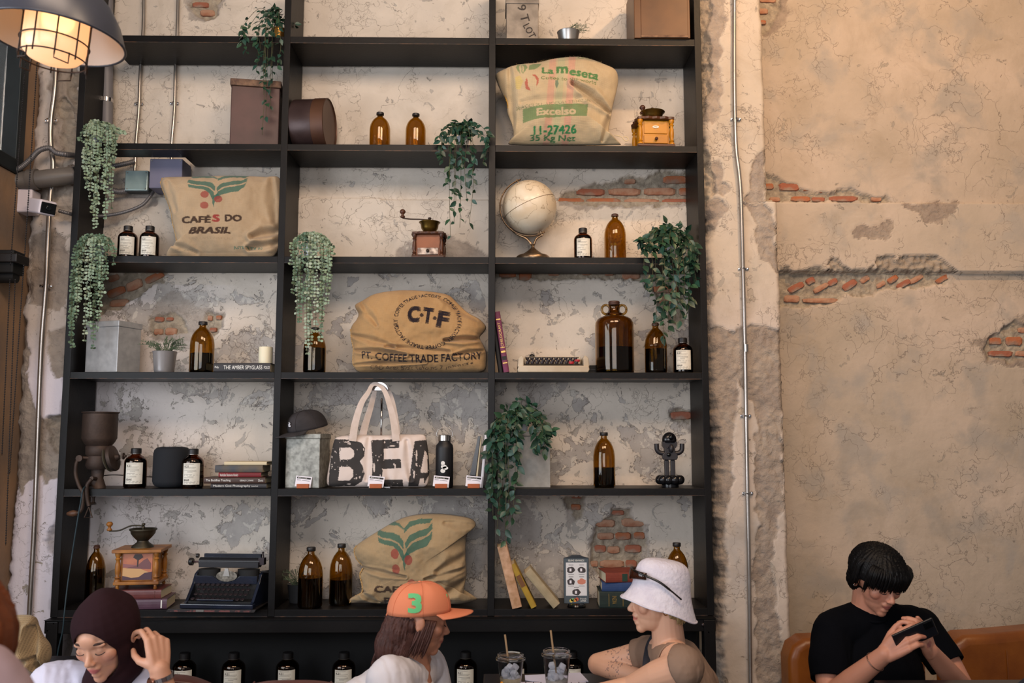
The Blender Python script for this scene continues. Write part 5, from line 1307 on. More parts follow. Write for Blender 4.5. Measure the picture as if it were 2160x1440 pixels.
em.build('embroidered_emblem', pm('white_thread', 'd8d6dc', rough=.8), t)
# ================================================================ typewriters and the iron mill
KEYM = pm('dark_key', '2a2226', rough=.35); KEYR = pm('red_key', 'a3202a', rough=.4)
IVY = pm('ivory_enamel', 'b9ab95', 'a8977f', rough=.4, scale=9)
p = seat(1166, 4, 4.22); q = 4.22/F
t = thing('typewriter', 'ivory portable typewriter with dark keys beside the demijohn', 'typewriter', p)
b = MB(); b.prism([(-74*q, 0), (72*q, 0), (75*q, 6*q), (73*q, 14*q), (-73*q, 14*q), (-75*q, 6*q)], -.07, .12); b.build('base', IVY, t, bevel=.004)
for s in (-1, 1):
    MB().prism([(s*75*q, 12*q), (s*73*q, 30*q), (s*66*q, 36*q), (s*62*q, 30*q), (s*63*q, 12*q)], -.06, .12).build('side_cheek', IVY, t, bevel=.003)
MB().box(-60*q, 60*q, .02, .12, 20*q, 36*q).build('rear_cover', IVY, t, bevel=.004)
MB().box(-58*q, 56*q, .018, .03, 33.5*q, 35*q).build('ribbon_slot', BLK, t)
MB().box(-62*q, 62*q, -.055, .03, 13*q, 16*q).build('key_bed', BLK, t)
MB().ball((-43*q, .05, 38*q), (6*q, .015, 5*q), None, 14, 8).build('platen_knob', CAPB, t, smooth=True)
kme = None
for r_ in range(3):
    n = 11
    for k in range(n):
        x = (-54+10.2*k+(r_ % 2)*3)*q; z = (18+5.0*r_)*q; y = -.048+.022*r_
        red = (r_ == 0 and k == 9) or (r_ == 1 and k == 10)
        if kme is None:
            kk_ = MB().lathe([(3.2*q, 0), (3.6*q, 2*q), (4.2*q, 4.2*q), (3.9*q, 5*q), (0, 4.8*q)], 10).build('key', KEYM, t, smooth=True, auto=40); kme = kk_.data
            krd = kme.copy(); krd.materials[0] = KEYR
        else: kk_ = bpy.data.objects.new('key', kme); col.objects.link(kk_); kk_.parent = t
        kk_.location = (x, y, z)
        if red: kk_.data = krd; kk_.scale = (1.5, 1, 1)
p2 = seat(1250, 4, 4.33)
t = thing('black_case', 'small black plastic case in the shadow behind the demijohn', 'case', p2)
MB().box(-.045, .045, -.03, .03, 0, .045).build('body', BLK, t, bevel=.003); MB().box(-.046, .046, -.032, .03, .022, .024).build('lid_seam', CAPB, t)
# black upright typewriter on its board
p = seat(470, 6, 4.20); kb = 4.16/F
board = thing('wooden_board', 'thin black worn board with chipped red front edge under the typewriter', 'board', (p.x, 4.21, p.z), -.05)
MB().prism([(-97*kb, 0), (82*kb, 0), (86*kb, 6*kb), (-93*kb, 6*kb)], -.125, .13).build('panel', pm('black_worn_board', '1d1b1c', '2a2626', rough=.4, scale=8), board, bevel=.001)
MB().box(-88*kb, 76*kb, -.1262, -.125, 1*kb, 4.5*kb).build('chipped_edge', pm('chipped_red_edge', '6a3c3a', '2a2022', rough=.6, scale=60, lo=.42, hi=.5), board)
MB().box(-36*kb, -20*kb, -.1268, -.125, 1*kb, 5*kb).build('brass_clasp', pm('worn_silver_ring', '8c8680'), board, bevel=.0005)
BLU = pm('blue_black_enamel', '151a26', '1b2234', rough=.18, scale=7, coat=.5)
t = thing('typewriter', 'antique black typewriter with glossy blue sheen standing on the board', 'typewriter', (at(478, 1280, 4.20).x, 4.22, p.z+6.2*kb+.001), -.10)
q = 4.17/F
fb = MB()
def tp(x, y, z): return (x*q, y, z*q)
# body: sloping side cheeks
for s in (-1, 1):
    pts = [(-.125, 0), (.11, 0), (.11, 62), (.02, 66), (-.01, 60), (-.035, 42), (-.10, 12), (-.125, 8)]
    vs = [(s*72*q, y, z*q) for y, z in pts]+[(s*66*q, y, z*q) for y, z in pts]; n = len(pts)
    MB().add(vs, [tuple(range(n)), tuple(range(2*n-1, n-1, -1))]+[(i, (i+1) % n, n+(i+1) % n, n+i) for i in range(n)]).build('side_cheek', BLU, t, bevel=.002)
MB().box(-76*q, 76*q, -.135, -.10, 0, 9*q).build('front_rail', BLU, t, bevel=.004)
MB().box(-66*q, 66*q, -.10, .11, 0, 12*q).build('under_frame', BLK, t)
fp = MB(); fp.prism([(-66*q, 42*q), (66*q, 42*q), (66*q, 58*q), (30*q, 58*q), (14*q, 48*q), (-14*q, 48*q), (-30*q, 58*q), (-66*q, 58*q)], -.035, -.028); fp.build('front_plate', BLU, t, bevel=.002)
MB().box(-66*q, 66*q, -.03, .08, 10*q, 58*q).build('inner_block', BLK, t)
MB().lathe([(22*q, 0), (22*q, .002), (0, .002)], 32, T(2*q, -.036, 58*q) @ RX(PI/2) @ Matrix.Diagonal((1, .5, 1, 1))).build('type_basket', pm('nickel_fan', '8c857a', '5a544c', rough=.35, metal=.8, scale=90), t)
MB().prism([(-5*q, 58*q), (9*q, 58*q), (5*q, 74*q), (-1*q, 74*q)], -.042, -.038).build('type_guide', STL, t)
for s in (-1, 1): MB().lathe([(1, 0), (1, 1), (0, 1)], 28, T(s*42*q, .0, 58*q) @ Matrix.Diagonal((23*q, .032, 12*q, 1))).build('ribbon_spool', BLK, t, smooth=True, auto=40)
MB().tube([(-68*q, .03, 82*q), (62*q, .03, 82*q)], .022, 24).build('platen', pm('rubber_platen', '1c1c20', rough=.4), t, smooth=True, auto=40)
pr = MB(); pr.prism([(-62*q, 84*q), (62*q, 84*q), (62*q, 99*q), (-62*q, 99*q)], .035, .05); pr.build('paper_rest', BLU, t, bevel=.003)
MB().box(-66*q, 62*q, .0, .012, 72*q, 84*q).build('carriage_rail', pm('dark_carriage', '232226', rough=.35, metal=.3), t, bevel=.002)
MB().tube([(-84*q, .03, 82*q), (-66*q, .03, 82*q)], .004, 10).build('platen_axle', pm('worn_axle', '4a3438', rough=.5, metal=.4), t, smooth=True)
MB().lathe([(7*q, 0), (8*q, 2*q), (8*q, 6*q), (7*q, 8*q), (0, 8*q)], 20, T(-84*q, .03, 82*q) @ RY(-PI/2)).build('platen_knob', CAPB, t, smooth=True, auto=40)
MB().lathe([(4.5*q, 0), (4.5*q, 5*q), (0, 5*q)], 14, T(-74*q, .04, 94*q) @ RY(-PI/2)).build('release_knob', CAPB, t, smooth=True, auto=40)
lv = MB(); lv.tube([(60*q, .02, 80*q), (70*q, .02, 92*q), (68*q, .02, 102*q)], .003, 8); lv.box(60*q, 72*q, .01, .04, 78*q, 92*q); lv.ball((68*q, .02, 103*q), .005, None, 10, 6); lv.build('carriage_lever', pm('dark_lever', '2c2226', rough=.4, metal=.4), t, smooth=True, auto=40)
kme = None
for r_ in range(4):
    for k in range(11):
        x = (-56+10.4*k+[0, 3, 5, 0][r_])*q; z = (16+8.2*r_)*q; y = -.100+.018*r_
        if x > 60*q: continue
        if kme is None:
            kk_ = MB(); kk_.lathe([(.0012, -8*q), (.0012, -.5*q), (4.2*q, 0), (4.4*q, 1*q), (3.8*q, 1.5*q), (0, 1.3*q)], 12); kk_ = kk_.build('key', KEYM, t, smooth=True, auto=40); kme = kk_.data
        else: kk_ = bpy.data.objects.new('key', kme); col.objects.link(kk_); kk_.parent = t
        kk_.location = (x, y, z); kk_.rotation_euler = (.35, 0, 0)
MB().box(-44*q, 32*q, -.118, -.110, 14*q, 17*q).build('space_bar', BLU, t, bevel=.001)
MB().tube([(66*q, -.01, 66*q), (90*q, -.01, 65*q)], .0025, 6).build('return_rod', CAPB, t, smooth=True)
# iron mill clamped to the fifth shelf edge
Yi = 4.12; qi = Yi/F; p = at(205, 1030, 4.17)
t = thing('iron_grain_mill', 'rust brown cast iron grain mill clamped on the shelf edge', 'grinder', (at(206, 1000, 4.20).x, 4.20, ZR[5]+.0008))
z = lambda py: at(206, py, 4.16).z-t.location.z
H_ = MB(); H_.lathe([(22*qi, z(963)), (26*qi, z(958)), (26.5*qi, z(942)), (25*qi, z(940)), (31*qi, z(932)), (35*qi, z(924)), (35*qi, z(872)), (37.5*qi, z(870)), (37.5*qi, z(868)), (33.5*qi, z(868)), (33.5*qi, z(920)), (20*qi, z(940)), (.001, z(945))], 40); H_.build('hopper', IRON, t, smooth=True, auto=50)
b = MB(); b.lathe([(20*qi, z(990)), (25*qi, z(982)), (24*qi, z(968)), (22*qi, z(956))], 28); b.tube([(0, 0, z(990)), (0, 0, z(1010)), (.004, 0, z(1026)), (0, 0, .004)], [14*qi, 12*qi, 16*qi, 24*qi], 14, flat=.7); b.build('body', IRON, t, smooth=True, auto=50)
MB().lathe([(14*qi, 0), (27*qi, .006), (28*qi, .014), (27*qi, .022), (8*qi, .03), (5*qi, .045), (0, .046)], 32, T(26*qi, -.01, z(968)) @ RY(PI/2-.25) @ RX(0)).build('burr_housing', IRON, t, smooth=True, auto=50)
MB().lathe([(26*qi, 0), (27*qi, .003), (22*qi, .005)], 32, T(22*qi, -.012, z(969)) @ RY(PI/2-.25)).build('burr_plate', pm('bright_burr', '8c8878', rough=.4, metal=.7), t, smooth=True, auto=50)
MB().lathe([(4*qi, 0), (7*qi, .003), (7*qi, .008), (3*qi, .010), (3*qi, .018), (0, .018)], 8, T(52*qi, -.012, z(962)) @ RY(PI/2)).build('wing_nut', IRON, t)
cp = smooth_path([(-8*qi, -.03, z(966)), (-30*qi, -.055, z(968)), (-34*qi, -.06, z(995)), (-26*qi, -.06, z(1022)), (-16*qi, -.06, z(1040)), (-16*qi, -.06, z(1066)), (-20*qi, -.062, z(1078)), (-27*qi, -.062, z(1081))], 5)
c = MB(); c.tube(cp, .0085, 10); c.tube([(-6*qi, 0, z(966)), (-6*qi, -.045, z(966))], .013, 16); c.lathe([(.014, 0), (.015, .004), (.015, .012), (0, .013)], 16, T(-27*qi, -.055, z(966)) @ RX(PI/2)); c = c.build('crank', IRON, t, smooth=True, auto=60)
MB().lathe([(.006, 0), (.012, .008), (.015, .022), (.012, .036), (.008, .046), (.006, .05), (0, .051)], 16, T(-24*qi, -.062, z(1081)) @ RY(-PI/2-.05)).build('handle', pm('worn_wood_handle', '6a4a34', '4a3024', rough=.5, scale=20), c, smooth=True)
c = MB(); c.tube(smooth_path([(0, -.062, z(1010)), (-8*qi, -.064, z(1024)), (-6*qi, -.064, z(1050)), (-2*qi, -.064, z(1066))], 5), .009, 10); c.tube([(-2*qi, -.064, z(1062)), (-2*qi, -.01, z(1062))], .007, 8); c.tube([(-2*qi, -.02, z(1064)), (-2*qi, -.02, z(1046))], .006, 8); c.lathe([(.010, 0), (.010, .004), (0, .004)], 14, T(-2*qi, -.02, -.040)); c.tube([(-2*qi, -.064, z(1068)), (-10*qi, -.064, z(1090)), (6*qi, -.064, z(1090)), (-2*qi, -.064, z(1068))], .0035, 8)
c.tube([(0, -.062, z(1008)), (0, -.02, z(1010))], .009, 10); c.build('clamp', IRON, t, smooth=True, auto=60)
# cables
cab = pm('dark_teal_cable', '20323a', rough=.5)
pts = [at(204, 1008, 4.30), at(190, 1022, 4.20), at(176, 1030, 4.11), at(170, 1060, 4.10), at(163, 1100, 4.10), at(152, 1170, 4.10), at(143, 1230, 4.09), at(136, 1290, 4.07), at(132, 1330, 4.07), at(122, 1375, 4.08), at(116, 1430, 4.10)]
tag(MB().tube(smooth_path(pts, 6), .0035, 8).build('power_cable', cab, smooth=True), 'dark teal cable hanging down the bookcase from the iron mill', 'cable')
pts = [(at(205, 1006, 4.32).x, 4.33, ZR[5]+.05), (at(240, 1004, 4.34).x, 4.35, ZR[5]+.055), (at(290, 1008, 4.34).x, 4.36, ZR[5]+.047), (at(330, 1008, 4.33).x, 4.33, ZR[5]+.045)]
tag(MB().tube(smooth_path(pts, 6), .0022, 8).build('speaker_cable', CAPB, smooth=True), 'thin black speaker cable running along the wall behind the shelf', 'cable')
# ================================================================ conduits, pipes and boxes on the walls
COND = pm('galvanised_conduit', 'b3aca6', 'a09890', rough=.28, metal=.85, scale=6)
def clip(parent, p, r, wy=.0):
    b = MB(); b.box(p.x-r*2.6, p.x+r*2.6, p.y-.002+wy, p.y+wy, p.z-.006, p.z+.006); b.tube([(p.x-r*1.15, p.y-r, p.z), (p.x-r*.8, p.y-r*1.9, p.z), (p.x, p.y-r*2.25, p.z), (p.x+r*.8, p.y-r*1.9, p.z), (p.x+r*1.15, p.y-r, p.z)], .0035, 6)
    for s in (-1, 1): b.lathe([(.005, 0), (.005, .003), (0, .004)], 10, T(p.x+s*r*2.1, p.y-.002, p.z) @ RX(PI/2))
    b.build('conduit_clip', CHR, parent, smooth=True, auto=40)
def conduit(label, pts, r, clips=(), mat=None, name='conduit', kk=6, join=()):
    t = thing(name, label, 'pipe', (0, 0, 0))
    MB().tube(smooth_path(pts, kk), r, 12).build('pipe', mat or COND, t, smooth=True, auto=50)
    for c in clips: clip(t, c, r)
    for c in join: MB().tube([c+Vector((0, 0, .018)), c-Vector((0, 0, .018))], r*1.3, 14).build('coupling', STL, t, smooth=True, auto=40)
    return t
yp = YP-.016
conduit('bright steel conduit running down the full height of right pilaster', [at(1549, -70, yp), at(1549, 150, yp), at(1552, 300, yp), at(1559, 365, yp), at(1563, 420, yp), at(1567, 560, yp), at(1572, 760, yp), at(1576, 1000, yp), at(1580, 1200, yp), at(1583, 1450, yp)], .0098,
    [at(1552, 252, YP-.004), at(1568, 567, YP-.004), at(1573, 877, YP-.004), at(1577, 1040, YP-.004)], join=[at(1573, 734, yp)])
yl = YL-.03
conduit('long steel conduit down the left pilaster beside the window chains', [at(118, -70, yl), at(118, 150, yl), at(108, 250, yl), at(107, 300, yl), at(112, 350, yl), at(105, 430, yl), at(97, 600, yl), at(88, 720, yl), at(82, 860, yl), at(73, 1100, yl), at(62, 1300, yl), at(56, 1450, yl)], .0115,
    [at(108, 254, YL-.012), at(97, 603, YL-.012)])
yw = YW-.022
conduit('thin steel conduit behind the top left bay, nearer the grey pipe', [at(304, -70, yw), at(302, 60, yw), at(296, 150, yw), at(293, 230, yw), at(287, 300, yw), at(285, 345, yw), at(284, 362, yw)], .0085, [at(293, 219, YW-.008)])
conduit('thin steel conduit behind the top left bay, nearer the rusty tin', [at(377, -70, yw), at(374, 60, yw), at(370, 150, yw), at(368, 230, yw), at(362, 305, yw), at(362, 345, yw)], .0085, [at(368, 218, YW-.008)])
GP = pm('grey_plastic_pipe', '6d6a68', '78757a', rough=.45, scale=3)
t = conduit('thick grey drain pipe behind the left bay', [at(226, -70, 4.37), at(226, 150, 4.37), at(225, 300, 4.37), at(224, 350, 4.37)], .029, mat=GP, name='drain_pipe')
pc = at(225, 212, 4.37); MB().tube([pc+Vector((0, 0, .010)), pc-Vector((0, 0, .010))], .0315, 20).build('pipe_clamp', CHR, t, smooth=True, auto=40)
# flexible conduits
FX = pm('grey_flexible_conduit', '6c6a6c', rough=.4, metal=.4)
def flex(label, pts, r, kk=10):
    P = smooth_path(pts, kk); tot = []; acc = 0
    mb = MB(); Q = []; rr = []
    for i in range(len(P)-1):
        n = max(int((P[i+1]-P[i]).length/.0018), 1)
        for j in range(n): Q.append(P[i].lerp(P[i+1], j/n)); rr.append(r*(1+.10*math.sin(len(Q)*1.6)))
    mb.tube(Q, rr, 10)
    o = mb.build('flexible_conduit', FX, smooth=True); return tag(o, label, 'pipe')
flex('grey ribbed conduit looping over the horizontal pipe by the window', [at(-20, 352, 4.1), at(10, 362, 4.1), at(40, 355, 4.12), at(62, 338, 4.13), at(82, 318, 4.14), at(104, 312, 4.16), at(118, 322, 4.17), at(140, 326, 4.19), at(165, 330, 4.28), at(200, 345, 4.34), at(235, 350, 4.36), at(265, 345, 4.38), at(285, 340, 4.40)], .0125)
flex('grey ribbed conduit running from steel box down behind eucalyptus', [at(323, 405, 4.38), at(316, 415, 4.36), at(300, 432, 4.35), at(270, 445, 4.34), at(235, 453, 4.33), at(200, 456, 4.31), at(165, 455, 4.24), at(145, 450, 4.18), at(122, 444, 4.16)], .0085)
flex('dark ribbed conduit leading up into the small steel box', [at(195, 360, 4.33), at(210, 380, 4.35), at(230, 398, 4.36), at(250, 404, 4.37), at(268, 402, 4.385)], .015)
# horizontal fat pipe at the left
t = thing('waste_pipe', 'fat dark grey horizontal pipe with collar beside the window', 'pipe', (0, 0, 0))
PV = pm('dark_grey_pvc', '5c5652', '6a645e', rough=.5, scale=6)
MB().tube([at(30, 381, 4.16), at(82, 378, 4.16), at(150, 370, 4.20), at(168, 369, 4.26)], .042, 20).build('pipe', PV, t, smooth=True, auto=50)
MB().tube([at(62, 379, 4.16), at(80, 378, 4.16)], .050, 20).build('collar', PV, t, smooth=True, auto=40)
MB().tube([at(-15, 376, 4.08), at(20, 381, 4.14), at(62, 381, 4.16)], [.018, .030, .047], 20).build('reducer', PV, t, smooth=True, auto=60)
MB().tube([at(150, 370, 4.20), at(157, 369.5, 4.21)], .052, 24).build('end_flange', CHR, t, smooth=True, auto=40)
# security camera
t = thing('security_camera', 'small white security camera on a white junction box', 'security camera', (0, 0, 0))
WP = pm('white_plastic', 'cfc6cc', rough=.4)
a = at(47, 425, 4.17)
MB().box(a.x-.055, a.x+.055, 4.15, 4.235, a.z-.055, a.z+.058, I4).build('junction_box', WP, t, bevel=.008)
a = at(62, 428, 4.12); b_ = at(84, 433, 4.06)
MB().tube([a, b_], .010, 12).build('arm', WP, t, smooth=True); 
Mc_ = T(*at(97, 438, 4.03)) @ RZ(.98) @ RX(.22)
MB().box(-.040, .040, -.02, .09, -.034, .034, Mc_).build('housing', WP, t, bevel=.010, seg=4)
lens = MB().box(-.035, .035, -.025, -.018, -.026, .024, Mc_).build('lens_window', pm('gloss_black', '08090b'), t, bevel=.006, seg=3)
MB().lathe([(.014, 0), (.012, .004), (.006, .002), (0, .002)], 20, Mc_ @ T(0, -.025, 0) @ RX(PI/2)).build('lens', CHR if False else pm('lens_glass', '101418', rough=.05), lens, smooth=True)
# electrical boxes in the third bay
t = thing('junction_box', 'square brushed steel junction box on the wall above bottles', 'junction box', (0, 0, 0))
a = at(295, 386, 4.40)
MB().box(a.x-.059, a.x+.059, 4.365, 4.42, a.z-.053, a.z+.053).build('body', pm('dark_grey_box', '3c4446', rough=.4, metal=.5), t, bevel=.006)
pl = MB().box(a.x-.058, a.x+.055, 4.358, 4.366, a.z-.050, a.z+.053).build('cover_plate', pm('teal_tinged_steel', 'a9bcbb', '8fa5a6', rough=.3, metal=.35, scale=10), t, bevel=.004)
for sx in (-1, 1):
    for sz in (-1, 1): MB().lathe([(.004, 0), (.003, .002), (0, .002)], 8, T(a.x+sx*.046, 4.358, a.z+sz*.042) @ RX(PI/2)).build('screw', STL, pl)
t = thing('electrical_box', 'large grey blue electrical box behind the burlap sack', 'electrical box', (0, 0, 0))
a = at(360, 372, 4.36)
MB().box(a.x-.080, a.x+.080, 4.30, YW-.02, a.z-.078, a.z+.070).build('body', pm('grey_blue_plastic', '6d6c80', '62627a', rough=.5, scale=4), t, bevel=.004)
MB().box(a.x-.080, a.x+.080, 4.294, 4.301, a.z-.078, a.z+.070).build('cover', pm('grey_blue_plastic', '6d6c80'), t, bevel=.003)
for sx in (-1, 1): MB().lathe([(.004, 0), (.003, .002), (0, .002)], 8, T(a.x+sx*.070, 4.294, a.z+.060) @ RX(PI/2)).build('screw', STL, t)
# blind box and ball chains at the window
t = thing('blind_motor', 'black roller blind bracket and motor at the window edge', 'blind', (0, 0, 0))
a = at(10, 555, 4.0)
MB().box(a.x-.12, a.x+.060, 3.96, 4.06, a.z-.05, a.z+.055).build('housing', BLK, t, bevel=.006)
MB().box(a.x-.12, a.x+.085, 3.94, 4.05, a.z-.005, a.z+.035).build('bracket', CAPB, t, bevel=.005)
MB().tube([(a.x-.1, 4.01, a.z-.06), (a.x+.05, 4.01, a.z-.06)], .03, 16).build('roller', BLK, t, smooth=True, auto=40)
chn = pm('black_chain', '1c1a1c', rough=.5)
for i, (x0, y0, x1, y1, l) in enumerate(((55, 115, 22, 560, 'outer black bead chain hanging beside the lamp and fat pipe'), (79, 120, 52, 540, 'inner black bead chain hanging beside the lamp and camera'), (21, 590, 4, 960, 'black bead chain below the blind bracket, nearest the window'), (32, 590, 12, 1150, 'second black bead chain below the blind bracket'), (50, 560, 20, 1000, 'black bead chain below the blind bracket, nearest the conduit'))):
    A = at(x0, y0, 3.9); B = at(x1, y1, 3.9); n = int((B-A).length/.0105)
    mb = MB(); mb.tube([A, B], .0012, 5)
    for k in range(n):
        c = A.lerp(B, k/n); mb.ball(tuple(c), .0036, None, 6, 4)
    tag(mb.build('bead_chain', chn, smooth=True), l, 'chain', kind=None)
# ================================================================ pendant lamp
Yl_ = 2.05; ql = Yl_/F
t = thing('pendant_lamp', 'large dark dome pendant lamp with a caged ribbed glass', 'lamp', tuple(at(117, 82, Yl_)))
ENA = pm('grey_enamel_shade', '33343c', '3a3c46', rough=.35, scale=3); INN = pm('pale_enamel_lining', 'd2c6ba', rough=.35)
r0 = 141*ql
prof = [(r0*1.0, 0), (r0*.985, .012), (r0*.90, .05), (r0*.76, .088), (r0*.58, .118), (r0*.40, .14), (r0*.26, .158), (r0*.22, .20), (r0*.20, .25), (.02, .27)]
TL = RX(0) @ RY(math.radians(4))
MB().lathe([(r, z_+.002) for r, z_ in prof]+[(.001, .27)], 64, TL, open_=True).build('shade', ENA, t, smooth=True, auto=60)
MB().lathe([(r-.003, z_) for r, z_ in prof[:7]]+[(.001, .150)], 64, TL, open_=True).build('shade_lining', INN, t, smooth=True, auto=60)
MB().tube([TL @ Vector((r0*math.cos(a_), r0*math.sin(a_), 0)) for a_ in np.linspace(0, 2*PI, 73)], .0032, 8, up=(0, 0, 1)).build('rim', ENA, t, smooth=True)
rg = 63*ql
pg = MB(); vs = []; fs = []; n = 120
pz = [(.85, .095), (1.0, .08), (1.0, -.022), (.97, -.036), (.82, -.049), (.5, -.058), (.0008, -.061)]
for (rr_, z_) in pz:
    for k in range(n): a_ = 2*PI*k/n; m_ = 1+(.018*(1 if k % 2 else -1) if z_ > -.04 else 0); vs.append((rg*rr_*m_*math.cos(a_), rg*rr_*m_*math.sin(a_), z_))
for j in range(len(pz)-1):
    for k in range(n): fs.append((j*n+k, j*n+(k+1) % n, (j+1)*n+(k+1) % n, (j+1)*n+k))
pg.add(vs, fs, TL).build('ribbed_glass', pm('ribbed_lamp_glass', 'f3dfc6', rough=.35, trans=.35, emis='ffc48c', es=.50), t, smooth=True)
cg = MB(); rc_ = rg*1.10
for z_ in (.055, -.012): cg.tube([TL @ Vector((rc_*math.cos(a_), rc_*math.sin(a_), z_)) for a_ in np.linspace(0, 2*PI, 49)], .0018, 6)
cg.tube([TL @ Vector((rc_*.99*math.cos(a_), rc_*.99*math.sin(a_), -.052)) for a_ in np.linspace(0, 2*PI, 49)], .0018, 6)
for k in range(10):
    a_ = 2*PI*k/10+.2; cg.tube([TL @ Vector((rc_*math.cos(a_), rc_*math.sin(a_), z_)) for z_ in (.10, .05, 0, -.06)], .0018, 6)
for k in range(5):
    a_ = 2*PI*k/5+.2; b2 = a_+.42; cg.tube([TL @ Vector((rc_*math.cos(u), rc_*math.sin(u), z_)) for u, z_ in ((a_, -.06), (a_, -.072), (b2, -.076), (b2, -.05))], .0018, 6)
cg.build('wire_cage', pm('brown_cage_wire', '3a2a22', rough=.5, metal=.4), t, smooth=True)
MB().ball((0, 0, .04), (.024, .024, .034), TL, 20, 12).build('bulb', pm('glowing_bulb', 'ffe0b0', emis='ffc888', es=5), t, smooth=True)
MB().tube([TL @ Vector((0, 0, .07)), TL @ Vector((0, 0, .15))], .018, 14).build('lamp_holder', BRASS, t, smooth=True, auto=40)
MB().tube([TL @ Vector((0, 0, .26)), (TL @ Vector((0, 0, .26)))+Vector((0, 0, .9))], .006, 8).build('suspension_rod', ENA, t, smooth=True)
# ================================================================ plants
LG = [pm('leaf_green_dark', '1a3226', '25412f', rough=.4, scale=30), pm('leaf_green_blue', '284a3e', '1f3f33', rough=.4, scale=30), pm('leaf_green_mid', '33523a', '26432c', rough=.42, scale=30)]
EU = [pm('eucalyptus_leaf', '7a8f72', '8fa088', rough=.6, scale=30), pm('eucalyptus_leaf_pale', 'a0ac96', '8a9c86', rough=.6, scale=30), pm('eucalyptus_leaf_deep', '556e58', '64795f', rough=.6, scale=30)]
STM = pm('green_brown_stem', '4a4a30', rough=.7)
def leaf_mesh(name, mat, L_=.034, W_=.019, cup=.25):
    vs = [(0, 0, 0)]; fs = []
    xs = [.15, .35, .6, .85]; wd = [.55, 1.0, .85, .38]
    for x, w_ in zip(xs, wd):
        for s in (-1, 0, 1): vs.append((x*L_, s*w_*W_/2, (abs(s)*cup*w_*W_/2)-.12*L_*x*x))
    vs.append((L_, 0, -.14*L_))
    for s in (0, 1):
        fs.append((0, 1+s, 2+s))
        for k in range(3): b = 1+3*k+s; fs.append((b, b+3, b+4, b+1))
        fs.append((10+s, 13, 11+s))
    me = bpy.data.meshes.new(name); me.from_pydata(vs, [], fs); me.update(); me.materials.append(mat); me.polygons.foreach_set('use_smooth', [True]*len(me.polygons)); return me
IVYM = [leaf_mesh('leaf', m) for m in LG]
def hang_path(p0, p1, rr, bow=.03, droop=.04):
    "from the pot rim outward then down to p1"
    p0, p1 = Vector(p0), Vector(p1)
    out = Vector((p1.x-p0.x, p1.y-p0.y, 0))
    q1 = p0+out*.45+Vector((0, 0, droop)); q2 = p0+out*.95+Vector((0, 0, -.03)); 
    q3 = q2.lerp(p1, .5)+Vector((rr.uniform(-bow, bow), rr.uniform(-bow, bow)*.4, 0))
    return smooth_path([p0, q1, q2, q3, p1], 9)
def ivy(label, pot_px, row, Y, pot, ends, seed, crown=40, leaf_n=190, size=1.0, crown_r=.07, top=.07, yfront=4.10, group='trailing ivy plants on the bookcase', extra=0):
    rr = random.Random(seed); p = seat(pot_px, row, Y) if row else pot_px
    t = thing('trailing_ivy', label, 'plant', p, 0)
    ph, pr_, pmt = pot
    MB().lathe([(pr_*.72, 0), (pr_*.75, .003), (pr_, ph), (pr_*1.06, ph), (pr_*1.06, ph-.006), (pr_*.9, ph-.006), (.001, ph-.012)], 28).build('pot', pmt, t, smooth=True, auto=40)
    st = MB(); spots = []
    p0 = Vector((0, 0, ph))
    for (ex, ey) in ends:
        e = at(ex, ey, yfront+rr.uniform(-.03, .03))-p
        P = hang_path(p0+Vector((rr.uniform(-.02, .02), -.01, 0)), e, rr, .02, top*rr.uniform(.6, 1.1))
        st.tube(P, .0011, 5)
        for a, b in zip(P, P[1:]): spots.append((a, b))
    for k in range(crown):
        a = rr.uniform(0, 2*PI); el = rr.uniform(.05, 1.3); R_ = crown_r*rr.uniform(.5, 1.15)
        q = p0+Vector((math.cos(a)*math.cos(el)*R_, math.sin(a)*math.cos(el)*R_*.6-.01, math.sin(el)*R_*.9))
        if k < 14: st.tube([p0, p0.lerp(q, .5)+Vector((0, 0, .01)), q], .0009, 4)
        spots.append((p0.lerp(q, .8), q))
    st.build('stems', STM, t, smooth=True)
    for k in range(leaf_n):
        a, b = spots[int(k*len(spots)/leaf_n)]
        c = a.lerp(b, rr.random()); d = (b-a).normalized()
        side = Vector((rr.gauss(0, 1), rr.gauss(-.5, .7), rr.gauss(0, .5)))
        f = (d*.5+side.normalized()*.9+Vector((0, 0, -.35))).normalized()
        up = Vector((rr.gauss(0, .5), -1.0+rr.gauss(0, .4), .6+rr.gauss(0, .4))); y_ = up.cross(f).normalized(); z_ = f.cross(y_).normalized()
        s = size*rr.uniform(.62, 1.15)
        M = Matrix(((f.x, y_.x, z_.x, c.x), (f.y, y_.y, z_.y, c.y), (f.z, y_.z, z_.z, c.z), (0, 0, 0, 1))) @ Matrix.Diagonal((s, s, s, 1))
        o = bpy.data.objects.new('leaf', rr.choices(IVYM, (4, 3, 2))[0]); col.objects.link(o); o.parent = t; o.matrix_local = M
    if extra:
        fm = MB(); V0 = [tuple(v.co) for v in IVYM[0].vertices]; F0 = [tuple(p.vertices) for p in IVYM[0].polygons]
        for k in range(extra):
            a, b = rr.choice(spots); c = a.lerp(b, rr.random())+Vector((rr.gauss(0, .006), .008+abs(rr.gauss(0, .008)), rr.gauss(0, .006)))
            f = Vector((rr.gauss(0, 1), rr.gauss(-.4, .6), rr.gauss(-.5, .5))).normalized(); y_ = Vector((rr.gauss(0, .5), -1, .5)).cross(f).normalized(); z_ = f.cross(y_); s = size*rr.uniform(.6, 1.0)
            fm.add(V0, F0, Matrix(((f.x*s, y_.x*s, z_.x*s, c.x), (f.y*s, y_.y*s, z_.y*s, c.y), (f.z*s, y_.z*s, z_.z*s, c.z), (0, 0, 0, 1))))
        tag(fm.build('inner_leaves', LG[0], t, smooth=True), kind='stuff')
    return t
